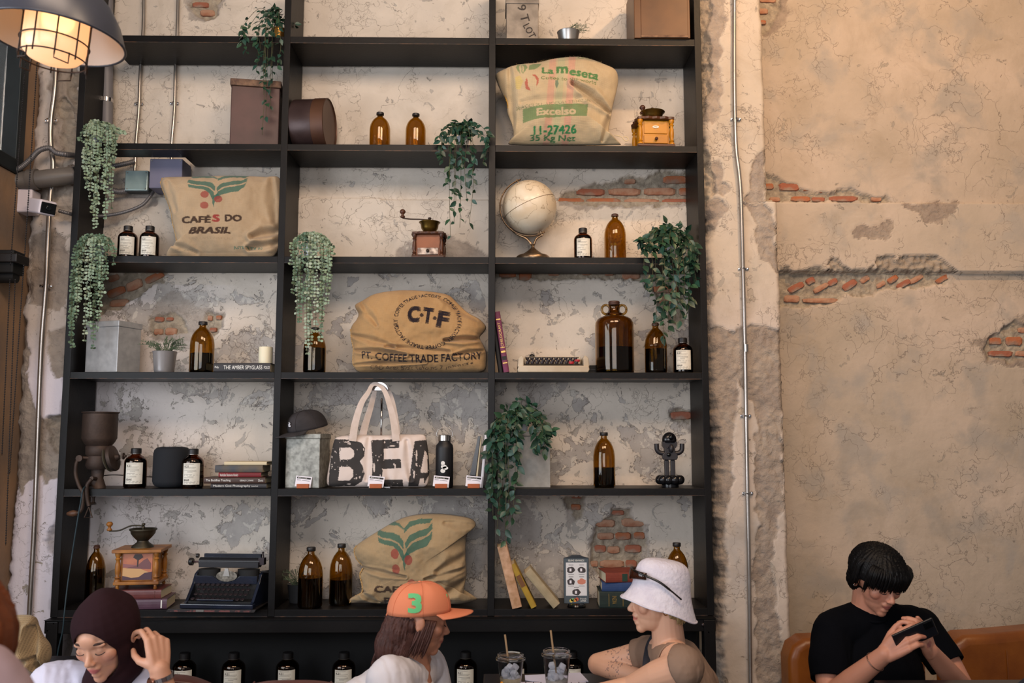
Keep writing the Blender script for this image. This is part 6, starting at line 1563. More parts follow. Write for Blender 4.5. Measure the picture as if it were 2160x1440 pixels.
WPOT = pm('white_glazed_pot', 'c9cbd0', rough=.3); GPOT = pm('gold_foil_pot', 'a87c3c', rough=.3, metal=.8); TIN = pm('small_tin_pot', '9c9a98', 'adaba8', rough=.3, metal=.8, scale=10)
ivy('dark trailing ivy spilling from gold pot at the top left bay', 588, 1, 4.24, (.075, .035, GPOT), [(560,165),(548,130),(520,110),(508,95),(556,200),(570,230),(561,250),(553,285),(575,180),(540,150),(585,140)], 1, 60, 250, 1.1, .09, .08, 4.12)
ivy('dark trailing ivy from white pot hanging past the long crank grinder', 976, 2, 4.25, (.07, .032, WPOT), [(935,340),(945,390),(962,430),(958,470),(950,498),(985,420),(990,470),(995,380),(1018,345),(1030,312),(925,330),(970,480),(975,350)], 2, 80, 290, 1.18, .09, .05, 4.11)
ivy('dense dark ivy in white pot hanging over the right end of third shelf', 1412, 3, 4.25, (.08, .038, WPOT), [(1375,620),(1362,612),(1385,690),(1400,735),(1410,700),(1425,670),(1440,640),(1455,620),(1470,600),(1465,560),(1395,600),(1415,640),(1435,690),(1360,500),(1372,520),(1400,650),(1448,668)], 3, 110, 300, 1.38, .125, .06, 4.10, extra=330)
IVL = ivy('dark ivy pouring over the zinc canister and down the bookcase upright', Vector((at(1100, 930, 4.22).x, 4.22, ZR[5]+.262)), None, 4.22, (.04, .035, WPOT), [(1060,960),(1050,1000),(1042,1040),(1055,1080),(1048,1120),(1066,1155),(1080,1100),(1085,1040),(1092,1000),(1035,1010),(1040,1090),(1070,1140),(1150,960),(1130,950),(1145,930),(1160,910),(1085,960),(1072,1010),(1058,930),(1033,1060)], 4, 110, 300, 1.38, .12, .05, 4.09, extra=330)
IVL.location.z = p_z = ZR[5]+116*4.25/F+.001+.0008; 
def eucalyptus(label, loc, pot, ends, seed, yfront=4.09, gap=.0150, size=.0145):
    rr = random.Random(seed); p = Vector(loc)
    t = thing('hanging_eucalyptus', label, 'plant', p); ph, pr_, pmt = pot
    MB().lathe([(pr_*.72, 0), (pr_*.75, .003), (pr_, ph), (pr_*1.06, ph), (pr_*.9, ph-.006), (.001, ph-.012)], 28).build('pot', pmt, t, smooth=True, auto=40)
    p0 = Vector((0, 0, ph))
    for (ex, ey) in ends:
        e = at(ex, ey, yfront+rr.uniform(-.02, .02))-p
        P = hang_path(p0+Vector((rr.uniform(-.02, .02), -.01, -.005)), e, rr, .012, .045*rr.uniform(.5, 1.1))
        sm = MB(); sm.tube(P, .0010, 4); lm = MB()
        L_ = 0; last = 0
        for a, b in zip(P, P[1:]):
            seg = (b-a).length; d = (b-a).normalized(); L_ += seg
            while L_-last > gap:
                last += gap; c = b-d*(L_-last); az = rr.uniform(0, PI)
                for s in (0, PI):
                    dirv = (Vector((math.cos(az+s), math.sin(az+s)*.7, 0))+d*.25+Vector((0, 0, rr.uniform(-.35, .5)))).normalized()
                    nrm = dirv.cross(Vector((0, 1, .2))).normalized(); nn = nrm.cross(dirv).normalized()
                    sz = size*rr.uniform(.75, 1.2)
                    # nearly round leaf of six rim points
                    nv = (nrm*rr.uniform(-.6, .6)+nn).normalized(); sd = dirv.cross(nv).normalized()
                    pts = [c+dirv*sz*(.5-.5*math.cos(u))+sd*sz*.42*math.sin(u) for u in np.linspace(0, 2*PI, 8)[:-1]]
                    mid = c+dirv*sz*.5-nv*sz*.06
                    lm.add(pts+[mid], [(i, (i+1) % 7, 7) for i in range(7)])
        s_ = sm.build('strand', STM, t); f_ = lm.build('leaves', rr.choices(EU, (4, 2, 2))[0], s_, smooth=True); f_['kind'] = 'stuff'
    return t
pe = at(206, 262, 4.24)
eucalyptus('grey green eucalyptus strands from the second shelf at bookcase edge', (pe.x, 4.24, ZR[2]+.0008), (.07, .035, pm('grey_blue_pot', '7c8494', rough=.4)),
    [(180,330),(188,420),(195,450),(178,360),(205,430),(190,380),(215,400),(222,460),(235,440),(228,370),(245,320),(240,340),(262,275),(232,300),(172,300),(215,350),(183,395),(200,480)], 11)
pe = at(208, 520, 4.22)
eucalyptus('grey green eucalyptus strands from third shelf trailing past galvanised box', (pe.x, 4.22, ZR[3]+.0008), (.06, .035, pm('grey_blue_pot', '7c8494')),
    [(150,720),(148,690),(165,640),(178,720),(160,680),(172,600),(188,690),(200,640),(196,740),(205,700),(218,620),(190,590),(170,560),(240,560),(232,530),(205,590),(160,610),(152,735),(222,590)], 12)
pe = at(655, 520, 4.24)
eucalyptus('pale eucalyptus strands in zinc pot on third shelf beside the divider', (pe.x, 4.24, ZR[3]+.0008), (.075, .036, GALV),
    [(617,620),(625,660),(632,680),(640,640),(650,700),(655,730),(648,745),(665,700),(672,660),(676,720),(680,690),(690,640),(696,600),(612,560),(620,600),(703,540),(660,620),(686,600)], 13, size=.0145)
def rosemary(label, px, row, Y, pot, spread, n, seed, mat=None, lean=0, loc=None, ln=.10):
    rr = random.Random(seed); p = seat(px, row, Y) if loc is None else loc
    t = thing('potted_rosemary', label, 'plant', p); ph, pr_, pmt = pot
    MB().lathe([(pr_*.78, 0), (pr_*.80, .003), (pr_*.84, .008), (pr_, ph-.004), (pr_*1.05, ph), (pr_*.95, ph-.004), (.001, ph-.012)], 32).build('pot', pmt, t, smooth=True, auto=40)
    p0 = Vector((0, 0, ph-.006)); m = mat or pm('rosemary_green', '4c5c48', '66745c', rough=.6, scale=30)
    for k in range(n):
        a = rr.uniform(0, 2*PI); l_ = ln*rr.uniform(.55, 1.1)
        d = Vector((math.cos(a)*spread+lean, math.sin(a)*spread*.5-.12, rr.uniform(.3, 1.0))).normalized()
        P = smooth_path([p0+Vector((math.cos(a)*pr_*.5, math.sin(a)*pr_*.5, 0)), p0+d*l_*.6, p0+d*l_+Vector((d.x*.03, 0, -.028*rr.random()*l_/.1))], 5)
        mb = MB(); mb.tube(P, .0009, 4)
        nn = int(l_/.0035)
        for i in range(nn):
            u = (i+.5)/nn; c = P[min(int(u*(len(P)-1)), len(P)-1)]; an = rr.uniform(0, 2*PI)
            f = (Vector((math.cos(an), math.sin(an), .5))+d).normalized(); w_ = f.orthogonal().normalized()*.0011; L2 = rr.uniform(.008, .015)
            mb.add([c-w_, c+w_, c+f*L2*.6+w_*.9, c+f*L2, c+f*L2*.6-w_*.9], [(0, 1, 2, 3, 4)])
        mb.build('sprig', m, t)
    return t
kx = 4.24/F
rosemary('rosemary sprigs in a brushed steel pot beside the galvanised box', 346, 4, 4.23, (45*kx, 24*kx, pm('brushed_steel_pot', 'b8b4b4', 'a09c9c', rough=.3, metal=.6, scale=4)), .9, 36, 5, ln=.105)
rosemary('rosemary in dark pot half hidden behind a tall amber bottle', 628, 6, 4.33, (38*kx, 22*kx, pm('dark_zinc_pot', '33363a', rough=.5)), .95, 18, 6, ln=.115)
rosemary('small sprig plant in tiny tin pot on the top shelf', 1199, 1, 4.22, (27*kx, 24*kx, TIN), .5, 14, 7, lean=.9, ln=.085)
# ================================================================ people
def cap_(mb, a, b, ra, rb, n=20):
    a, b = Vector(a), Vector(b); mb.ball(tuple(a), ra, None, n, 12); mb.ball(tuple(b), rb, None, n, 12)
    if (b-a).length > 1e-4: mb.tube([a, b], [ra, rb], max(n, 20))
def chain(mb, pts, rs, M=None):
    P = [(M @ Vector(p)) if M is not None else Vector(p) for p in pts]
    for i in range(len(P)-1): cap_(mb, P[i], P[i+1], rs[i], rs[i+1])
def ell(mb, M, c, r, rot=None):
    L = M @ T(*c) @ (rot or I4); mb.ball((0, 0, 0), r, L, 20, 14)
def remesh(mb, name, mat, parent, voxel, smooth=2, cut=None, wrinkle=0, ws=9, solid=0, colour=None, wdir=(1, 1, 1), seed=3, post=None):
    o = mb.build(name, mat, None)
    m = o.modifiers.new('r', 'REMESH'); m.mode = 'VOXEL'; m.voxel_size = voxel; m.adaptivity = 0
    if smooth: s = o.modifiers.new('s', 'SMOOTH'); s.factor = .5; s.iterations = smooth
    dg = bpy.context.evaluated_depsgraph_get(); me = bpy.data.meshes.new_from_object(o.evaluated_get(dg)); bpy.data.objects.remove(o)
    me.name = name; nv = len(me.vertices)
    co = np.empty(nv*3, np.float32); me.vertices.foreach_get('co', co); co = co.reshape(-1, 3)
    if wrinkle:
        no = np.empty(nv*3, np.float32); me.vertex_normals.foreach_get('vector', no); no = no.reshape(-1, 3)
        q = co*np.array(wdir)*ws
        h = fbm(q[:, 0]+q[:, 1]*.6, q[:, 2]+q[:, 1]*.3, seed, 4); h = np.abs(h-.5)*2
        co += no*((h-.25)*wrinkle)[:, None]; me.vertices.foreach_set('co', co.ravel()); me.update()
    if post is not None: co = post(co); me.vertices.foreach_set('co', co.astype(np.float32).ravel()); me.update()
    if cut is not None:
        if hasattr(cut, 'snap'): co = cut.snap(co, voxel); me.vertices.foreach_set('co', co.astype(np.float32).ravel()); me.update()
        k = cut(co); bm = bmesh.new(); bm.from_mesh(me); bm.verts.ensure_lookup_table()
        bmesh.ops.delete(bm, geom=[bm.verts[i] for i in np.nonzero(k)[0]], context='VERTS')
        nb_ = {v: [e.other_vert(v) for e in v.link_edges if e.is_boundary] for v in bm.verts if v.is_boundary}
        for _ in range(12):
            q_ = {v: (v.co+sum((n.co for n in ns), Vector())/max(len(ns), 1))/2 for v, ns in nb_.items() if ns}
            for v, c_ in q_.items(): v.co = c_
        bm.to_mesh(me); bm.free()
    if colour is not None:
        nv = len(me.vertices); co = np.empty(nv*3, np.float32); me.vertices.foreach_get('co', co); co = co.reshape(-1, 3)
        A = np.ones((nv, 4), np.float32); A[:, :3] = colour(co); a = me.color_attributes.new('tone', 'FLOAT_COLOR', 'POINT'); a.data.foreach_set('color', A.ravel())
    me.materials.clear(); me.materials.append(mat); me.polygons.foreach_set('use_smooth', [True]*len(me.polygons))
    o = bpy.data.objects.new(name, me); col.objects.link(o); o.parent = parent
    if solid: s = o.modifiers.new('thickness', 'SOLIDIFY'); s.thickness = solid; s.offset = -1
    return o
def head_prims(mb, M, wide=1.0, lips_open=0.0, neck=None):
    E = lambda c, r, rot=None: ell(mb, M, c, r, rot)
    E((0, .055, .115), (.335*wide, .41, .385)); E((0, -.10, -.08), (.262*wide, .27, .33)); E((0, -.115, -.27), (.205*wide, .225, .19))
    E((0, -.275, -.405), (.085, .080, .075)); E((0, -.20, -.35), (.14*wide, .13, .10))
    for s in (-1, 1):
        E((s*.165*wide, -.235, -.09), (.105, .09, .10)); E((s*.12, -.305, .075), (.10, .045, .035)); E((s*.125, -.285, .0), (.066, .048, .045))
        E((s*.335*wide, .05, -.03), (.028, .075, .105), RZ(s*.35)); E((s*.345*wide, .045, -.10), (.024, .045, .045))
        E((s*.04, -.395, -.145), (.032, .040, .026))
    E((0, -.33, .11), (.12, .05, .10))
    chain(mb, [(0, -.335, .05), (0, -.375, -.05), (0, -.425, -.125)], [.026*HS, .032*HS, .044*HS], M)
    E((0, -.345, -.225), (.095, .05, .05))
    E((0, -.372, -.232+lips_open), (.072, .030, .019)); E((0, -.362, -.272-lips_open), (.062, .032, .023))
    E((0, -.325, -.33), (.07, .05, .04))
HS = 1.0
def face_tone(M, skin, lip='b4625c', blush=.25):
    Mi = M.inverted(); A = np.array(Mi)
    sk = np.array(hexc(skin)[:3]); lp = np.array(hexc(lip)[:3]); bl = np.array(hexc('c4705c')[:3])
    def f(co):
        l = co @ A[:3, :3].T+A[:3, 3]; c = np.tile(sk, (len(co), 1))
        d = (l[:, 0]/.082)**2+((l[:, 2]+.252)/.040)**2; k = np.clip((1.1-d)*3, 0, 1)*(l[:, 1] < -.33); c = c*(1-k[:, None]*.85)+lp*k[:, None]*.85
        for s in (-1, 1):
            d = ((l[:, 0]-s*.17)/.13)**2+((l[:, 2]+.12)/.11)**2; k = np.clip(1-d, 0, 1)*(l[:, 1] < -.15)*blush; c = c*(1-k[:, None])+bl*k[:, None]
        return c
    return f
SKINM = {}
def skin(name, tint='ffffff'):
    return pm(name, tint, rough=.48, attr='tone', sss=.12, bump=.04, bscale=300)
def eyes(parent, M, hs, look=-.1, lid=.6, brow='2a1c18', open_=True):
    "eyeballs, lids' lash lines and brows; hs = head height"
    for s in (-1, 1):
        c = M @ Vector((s*.125, -.300, .0))
        L = T(*c) @ M.to_3x3().normalized().to_4x4()
        if open_:
            e = MB(); e.ball((0, .0015, -.002), (.0125, .010, .0065), L, 14, 10); w_ = e.build('eye', pm('eye_white', 'cfc6bf', rough=.15), parent, smooth=True)
            i = MB(); i.ball((0, -.0045, -.003), (.0052, .0045, .0052), L, 12, 8); i.build('iris', pm('dark_iris', '1c120e', rough=.08), w_, smooth=True)
        l = MB(); pts = [L @ Vector((s*x, y, z)) for x, y, z in ((-.015, -.006, -.002), (-.008, -.0115, .0015), (0, -.0135, .0025), (.009, -.0115, .0015), (.017, -.005, -.003))]
        if not open_: pts = [L @ Vector((s*x, y, z)) for x, y, z in ((-.015, -.007, -.004), (-.008, -.0125, -.007), (0, -.0145, -.008), (.009, -.0125, -.007), (.017, -.006, -.004))]
        l.tube(smooth_path(pts, 3), .0012, 6); l.build('lashes', pm('lash_black', '15100f', rough=.7), parent, smooth=True)
        b = MB(); pts = [M @ Vector((s*x, y, z)) for x, y, z in ((.045, -.345, .082), (.09, -.347, .098), (.15, -.335, .102), (.205, -.285, .078))]
        b.tube(smooth_path(pts, 4), [.0022]+[.0034]*11+[.0014], 6); b.build('eyebrow', pm('brow_'+brow, brow, rough=.9), parent, smooth=True)
def hand_prims(mb, M, curls, side=1, spread=.0, thumb=(.6, .7, -.35), tcurl=.3, s=1.0, tips=None):
    "M: wrist frame, +x along the fingers, +z back of the hand, +y towards the thumb (side=1)"
    base = [(.088, .030), (.094, .010), (.090, -.011), (.080, -.030)]; ln = [(.040, .024, .020), (.045, .027, .021), (.041, .026, .020), (.032, .020, .018)]
    for i in range(4):
        bx, by = base[i]; by *= side; b = Vector((bx, by, 0))*s
        chain(mb, [(0, by*.55*s, 0), (bx*.55*s, by*.85*s, .002), tuple(b)], [.0155*s, .0135*s, .0115*s], M)
        an = 0; p = b; r = [.0095, .0085, .0078, .0066]; az = side*spread*(1.5-i)
        cs = curls[i] if isinstance(curls[0], (list, tuple)) else curls
        for j in range(3):
            an += cs[j]; d = Vector((math.cos(an)*math.cos(az), math.sin(az), -math.sin(an))); q = p+d*ln[i][j]*s
            cap_(mb, M @ p, M @ q, r[j]*s, r[j+1]*s, 10); p = q
        if tips is not None: tips.append(M @ p)
    d = Vector((thumb[0], thumb[1]*side, thumb[2])).normalized(); p = Vector((.018, .022*side, -.004))*s; q = p+d*.040*s
    cap_(mb, M @ p, M @ q, .0165*s, .0118*s); d2 = (d+Vector((.5, -.6*side, -.1))*tcurl).normalized(); q2 = q+d2*.030*s; cap_(mb, M @ q, M @ q2, .0110*s, .0098*s, 10)
    d3 = (d2+Vector((.5, -.6*side, -.1))*tcurl).normalized(); cap_(mb, M @ q2, M @ (q2+d3*.024*s), .0098*s, .0078*s, 10)
def frame(o, xdir, zdir):
    x = Vector(xdir).normalized(); z = Vector(zdir); z = (z-x*z.dot(x)).normalized(); y = z.cross(x)
    return Matrix(((x.x, y.x, z.x, o[0]), (x.y, y.y, z.y, o[1]), (x.z, y.z, z.z, o[2]), (0, 0, 0, 1)))
def headM(c, hs, turn, pitch, roll=0):
    return T(*c) @ RZ(math.radians(turn)) @ RY(math.radians(roll)) @ RX(math.radians(pitch)) @ Matrix.Diagonal((hs, hs, hs, 1))
def local_of(M):
    A = np.array(M.inverted()); return lambda co: co @ A[:3, :3].T+A[:3, 3]
VOX = .0036
# ---------------------------------------------------------------- 1: headscarf
Y1 = 2.60; hs = .222; HS = hs
c1 = at(222, 1340, Y1); M1 = headM(c1, hs, -11, 22, -4)
P = lambda x, y, Y: at(x, y, Y)
t = thing('person', 'person in a dark brown headscarf and white blouse looking down, hand raised to head', 'person', (c1.x, Y1, 0))
pl = t
def rel(mb_): return mb_
off1 = Matrix.Translation(-Vector(t.location))
b = MB(); head_prims(b, M1, .98)
nk = M1 @ Vector((0, .10, -.42)); base = P(222, 1450, Y1+.12)
cap_(b, M1 @ Vector((0, .08, -.15)), base, .048, .052)
chest = P(217, 1570, Y1+.12); chain(b, [base, chest, P(217, 1760, Y1+.10)], [.06, .09, .10])
shL, shR = P(118, 1455, Y1+.10), P(304, 1434, Y1+.12)
chain(b, [base, shL, P(80, 1600, Y1-.02), P(120, 1720, Y1-.22)], [.06, .05, .042, .034])
elb = P(366, 1545, Y1-.02); wr = P(336, 1412, Y1-.04)
chain(b, [base, shR, elb], [.06, .050, .042]); chain(b, [elb, (elb+wr)/2, wr], [.040, .036, .0265])
knu = P(331, 1352, Y1-.02)
Mh = frame(wr-(knu-wr)*.02, (knu-wr), Vector((.55, -.80, 0)))
hand_prims(b, frame(wr, knu-wr, Vector((.75, -.62, .1))), [(.55, .9, .5), (.75, .9, .5), (.95, .85, .45), (1.1, .8, .4)], side=1, spread=.10, thumb=(.5, .5, -.8), tcurl=.6, s=.92)
sk1 = 'c9957a'
remesh(b, 'body', skin('skin_fair'), t, VOX, 2, colour=face_tone(M1, sk1, 'b0565a', .35))
# parts are built in world space; the Empty stands on the floor beneath, so move them into its frame
eyes(t, M1, hs, brow='3a2822', open_=False)
b = MB()
ell(b, M1, (0, .075, .115), (.395, .455, .45)); ell(b, M1, (0, .02, -.12), (.345, .335, .40)); ell(b, M1, (0, -.02, -.36), (.27, .27, .20)); ell(b, M1, (.05, .13, -.22), (.30, .34, .42))
nb = M1 @ Vector((0, .10, -.45)); b2 = P(224, 1438, Y1+.06); cap_(b, nb, b2, .074, .066); cap_(b, M1 @ Vector((-.05, -.05, -.46)), M1 @ Vector((.10, .0, -.50)), .040, .045)
loc1 = local_of(M1)
def cuth(co):
    l = loc1(co); return (l[:, 1] < -.10) & ((l[:, 0]/.25)**2+((l[:, 2]+.11)/.365)**2 < 1)
def fold1(co):
    l = loc1(co); a = np.arctan2(l[:, 0], l[:, 2]+.3); r = np.hypot(l[:, 0], l[:, 2]+.3)
    d = np.sin(a*9+l[:, 1]*7+np.sin(l[:, 2]*5)*1.3)*.5+np.sin(a*4-l[:, 1]*11)*.5
    k = np.clip((l[:, 1]+.25)*3, .2, 1)*np.clip(r*1.6, 0, 1)
    n = co-np.array(M1 @ Vector((0, .05, -.05))); n /= np.linalg.norm(n, axis=1)[:, None]+1e-6
    return co+n*(d*k*.0042)[:, None]
HJ = pm('dark_brown_jersey', '28161a', '2e1a1e', rough=.9, scale=5, spec=.15)
remesh(b, 'headscarf', HJ, t, .0042, 3, cut=cuth, solid=.004, post=fold1)
WB = pm('white_blouse_cotton', 'd4d0de', 'cbc6d6', rough=.8, scale=4)
class cutter:
    def __init__(s, lst): s.lst = lst
    def snap(s, co, vx):
        for (p, d, r) in s.lst:
            v = co-np.array(p); dd = np.array(Vector(d).normalized()); u = v @ dd; k = (np.abs(u) < vx*.9) & (np.linalg.norm(v, axis=1) < r); co[k] -= np.outer(u[k], dd)
        return co
    def __call__(s, co):
        k = np.zeros(len(co), bool)
        for (p, d, r) in s.lst:
            v = co-np.array(p); dd = np.array(Vector(d).normalized()); k |= ((v @ dd) > .0002) & (np.linalg.norm(v, axis=1) < r)
        return k
b = MB(); top = P(222, 1452, Y1+.13)
chain(b, [top, P(217, 1545, Y1+.10), P(215, 1760, Y1+.08)], [.080, .14, .15]); chain(b, [top, shL+Vector((0, 0, .006)), P(80, 1600, Y1+.02)], [.076, .080, .09]); chain(b, [top, shR+Vector((0, 0, .004)), P(345, 1530, Y1+.03)], [.074, .070, .066])
chain(b, [P(130, 1490, Y1+.02), P(200, 1520, Y1+.0), P(275, 1510, Y1+.02)], [.06, .075, .06])
remesh(b, 'blouse', WB, t, .0055, 3, wrinkle=.016, ws=11, wdir=(1.4, 1, .35), seed=61, solid=.003)
st = MB(); st.tube([M1 @ Vector((.2, .1, -.1)), M1 @ Vector((.2, .1, -.12))], .001, 4)
# watch and ring
wt = MB(); ax = (wr-elb).normalized(); wc = wr-ax*.022; Fw = frame(wc, ax, Vector((.2, -1, .2)))
for k in range(18):
    a = 2*PI*k/18; wt.box(-.006, .006, -.0055, .0055, -.0016, .0016, Fw @ RX(a) @ T(0, 0, .0325))
w_ = wt.build('watch_bracelet', pm('steel_watch_links', 'b8b2b6', rough=.25, metal=1), t)
MB().lathe([(.013, 0), (.014, .003), (.012, .006), (0, .006)], 24, Fw @ RX(-.75) @ T(0, 0, .0330)).build('watch_case', pm('rose_gold_case', 'c08a72', rough=.25, metal=1), w_, smooth=True, auto=40)
# ---------------------------------------------------------------- 2: orange cap
Y2 = 2.88; hs = .222; HS = hs
c2 = at(886, 1303, Y2); M2 = headM(c2, hs, 104, 12, 0)
t = thing('person', 'person in orange cap with green numeral, seen in profile with brown bob', 'person', (c2.x, Y2, 0))
b = MB(); head_prims(b, M2, .98); nb2 = P(868, 1415, Y2+.02)
cap_(b, M2 @ Vector((0, .10, -.2)), nb2, .050, .058); shN, shF = P(822, 1428, Y2-.12), P(905, 1402, Y2+.17)
chain(b, [nb2, P(860, 1500, Y2), P(850, 1700, Y2)], [.062, .09, .10]); chain(b, [nb2, shN, P(840, 1570, Y2-.15), P(930, 1600, Y2-.15)], [.055, .05, .042, .034]); chain(b, [nb2, shF, P(935, 1540, Y2+.2), P(990, 1560, Y2+.15)], [.055, .046, .042, .034])
remesh(b, 'body', skin('skin_tan'), t, VOX, 2, colour=face_tone(M2, 'a8735a', '8f4f4a', .15))
eyes(t, M2, hs, brow='2c1c18', open_=False)
# crew neck shirt
WT = pm('white_tee_cotton', 'd2cdd0', 'cac4c8', rough=.85, scale=4)
b = MB(); tp_ = P(856, 1450, Y2+.03)
chain(b, [tp_, P(846, 1515, Y2), P(840, 1720, Y2)], [.080, .145, .155]); chain(b, [tp_, shN+Vector((-.0, 0, -.006)), P(828, 1530, Y2-.16)], [.066, .070, .072]); chain(b, [tp_, shF, P(928, 1500, Y2+.19)], [.060, .058, .060]); chain(b, [P(815, 1440, Y2+.02), P(775, 1490, Y2+.02)], [.07, .10]); nq = nb2+Vector((0, 0, -.024)); chain(b, [nq, shN], [.066, .066]); chain(b, [nq, shF], [.066, .056])
nk_ = P(874, 1408, Y2)
remesh(b, 'tee_shirt', WT, t, .005, 3, wrinkle=.010, ws=12, wdir=(1.2, 1, .5), seed=71, solid=.003)
# hair: bob falling behind the ear to the shoulder
BH = pm('dark_brown_hair', '3a2420', '4c302a', rough=.55, scale=40, bump=.3, bscale=120, spec=.25)
b = MB(); ell(b, M2, (0, .14, -.08), (.335, .34, .26)); ell(b, M2, (-.02, .26, -.22), (.30, .24, .32)); ell(b, M2, (0, .36, -.42), (.26, .19, .26)); ell(b, M2, (0, .10, -.30), (.27, .14, .20))
l2 = local_of(M2)
def strandy(lf, f1=60, amp=.0035):
    def g(co):
        l = lf(co); a = np.arctan2(l[:, 0], -l[:, 1]+.05); n = co-co.mean(0); n /= np.linalg.norm(n, axis=1)[:, None]+1e-6
        return co+n*((np.sin(a*f1+l[:, 2]*6)+.6*np.sin(a*f1*.43+l[:, 2]*11))*amp)[:, None]
    return g
remesh(b, 'hair', BH, t, .004, 3, post=strandy(l2), cut=lambda co: (l2(co)[:, 1] < -.16))
rr = random.Random(12); lk = MB()
for k in range(210):
    s = -1 if k % 3 else 1; u = rr.random()
    if k < 100: a0_ = Vector((s*(.27+rr.uniform(0, .06)), -.18+.22*u, .04)); a1 = a0_+Vector((s*.035, .03+rr.uniform(-.02, .03), -.22)); a2 = a0_+Vector((s*.0, .05+rr.uniform(0, .05), -.40-.14*rr.random()))
    else: a0_ = Vector((s*(.28*math.cos(u*PI/2)), .10+.27*math.sin(u*PI/2), -.06)); a1 = a0_+Vector((s*.03*math.cos(u*1.57), .08*u+.02, -.28)); a2 = a0_+Vector((-s*.05, .10*u+.03+rr.uniform(0, .05), -.56-.16*rr.random()))
    pts = smooth_path([M2 @ a0_, M2 @ a1, M2 @ a2], 5); lk.tube(pts, [v_*(.62 if k < 100 else 1) for v_ in (.0045, .006, .0065, .006, .006, .0058, .0055, .005, .004, .0028, .0008)], 5, flat=.5)
tag(lk.build('hair_locks', BH, t, smooth=True), kind='stuff')
OR = pm('orange_cotton_twill', 'd9835f', 'd07a56', rough=.8, scale=6, bump=.15, bscale=500)
Mcap = M2 @ T(0, .045, .100) @ RX(math.radians(-10)) @ RZ(-PI/2) @ Matrix.Diagonal((1/hs, 1/hs, 1/hs, 1))
cp_ = cap_mesh(t, .43*hs, OR, OR, Mcap)
# numeral on the near side of the crown, following it
tr, tw, thh = text_tris('3', .05); mb = MB(); sc_ = .43*hs
def on_crown(u, v, lift=.0035):
    "u along the head (front +), v up; near side is -y"
    x = u; zc = max(v, 0)+.0; zz = min(zc/(.93*sc_), .98); th_ = math.asin(zz**(1/.92)); rx, ry = 1.06*math.cos(th_)**.8*sc_, .86*math.cos(th_)**.8*sc_
    y = -ry*math.sqrt(max(1-(x/rx)**2, .01)); d = Vector((x/rx**2, y/ry**2, .6/sc_*zz)).normalized(); return Vector((x, y, v-.05*sc_*(1-x/rx)*(1-zz)))+d*lift
def fine_tris(tr, k):
    out = []
    for t_ in tr:
        L_ = [t_]
        for _ in range(k):
            n_ = []
            for a, b_, c in L_:
                e = (np.linalg.norm(a-b_), np.linalg.norm(b_-c), np.linalg.norm(c-a)); i = int(np.argmax(e)); v = [a, b_, c]; p, q_, r_ = v[i], v[(i+1) % 3], v[(i+2) % 3]; m_ = (p+q_)/2; n_ += [(p, m_, r_), (m_, q_, r_)]
            L_ = n_
        out += L_
    return out
for t_ in fine_tris(tr, 3): mb.add([on_crown((q_[0]/tw-.5)*.040-.024, .012+q_[1]/thh*.052) for q_ in t_], [(0, 1, 2)], Mcap)
mb.build('numeral_patch', pm('mint_green_felt', '62b478', rough=.9), cp_)
MB().ball((.082, -.028, .045), (.004, .010, .010), Mcap, 12, 8).build('green_patch', pm('mint_green_felt', '62b478'), cp_, smooth=True)
MB().tube(smooth_path([Mcap @ Vector((-.094, -.01, .0)), Mcap @ Vector((-.1, -.004, -.012)), Mcap @ Vector((-.092, 0, -.018))], 4), .003, 6).build('back_strap', OR, cp_, smooth=True)
nl = MB(); A_ = P(862, 1405, Y2-.07); B_ = P(898, 1436, Y2-.02); C_ = P(899, 1395, Y2+.06)
nl.tube(smooth_path([A_, P(876, 1428, Y2-.07), B_, P(904, 1420, Y2+.0), C_], 6), .0016, 6); nl.build('necklace', pm('bronze_chain', '8a6a44', rough=.3, metal=.9), t, smooth=True)
nl = MB(); pp_ = smooth_path([P(868, 1400, Y2-.075), P(884, 1425, Y2-.06), P(896, 1432, Y2-.03), P(902, 1405, Y2+.03)], 6)
for q_ in pp_: nl.ball(tuple(q_), .0030, None, 8, 6)
nl.build('beaded_necklace', pm('silver_beads', 'a8a4a8', rough=.25, metal=1), t, smooth=True)
# ---------------------------------------------------------------- 3: white bucket hat
Y3 = 3.0; hs = .222; HS = hs
c3 = at(1388, 1262, Y3); M3 = headM(c3, hs, -92, 3, 0)
t = thing('person', 'person in a white bucket hat and tan sleeveless top leaning on the table', 'person', (c3.x, Y3, 0))
b = MB(); head_prims(b, M3, .98, .012); nb3 = P(1412, 1372, Y3+.01)
cap_(b, M3 @ Vector((0, .10, -.2)), nb3, .050, .056)
sF, sN = P(1368, 1378, Y3+.19), P(1440, 1408, Y3-.14); eF, eN = P(1262, 1400, Y3+.27), P(1380, 1475, Y3-.22)
chain(b, [nb3, P(1420, 1480, Y3), P(1430, 1700, Y3)], [.060, .09, .10]); chain(b, [nb3, sF], [.055, .052]); chain(b, [sF, (sF+eF)/2, eF], [.050, .043, .038])
wF = P(1368, 1434, Y3+.12); chain(b, [eF, (eF+wF)/2+Vector((-.01, 0, .0)), wF], [.037, .036, .026]); hand_prims(b, frame(wF, Vector((1, -.35, -.05)), (0, .3, 1)), (.15, .25, .2), side=1, s=.95)
wN = P(1262, 1460, Y3-.02); eN = P(1400, 1500, Y3-.30); chain(b, [nb3, sN], [.055, .056]); chain(b, [sN, P(1390, 1425, Y3-.08), P(1330, 1452, Y3+.0), wN], [.056, .050, .040, .028]); hand_prims(b, frame(wN, Vector((-1, .3, .0)), (0, -.2, 1)), (.15, .25, .2), side=-1, s=.95)
sk3 = 'd0a084'; ft = face_tone(M3, sk3, 'b8645c', .3)
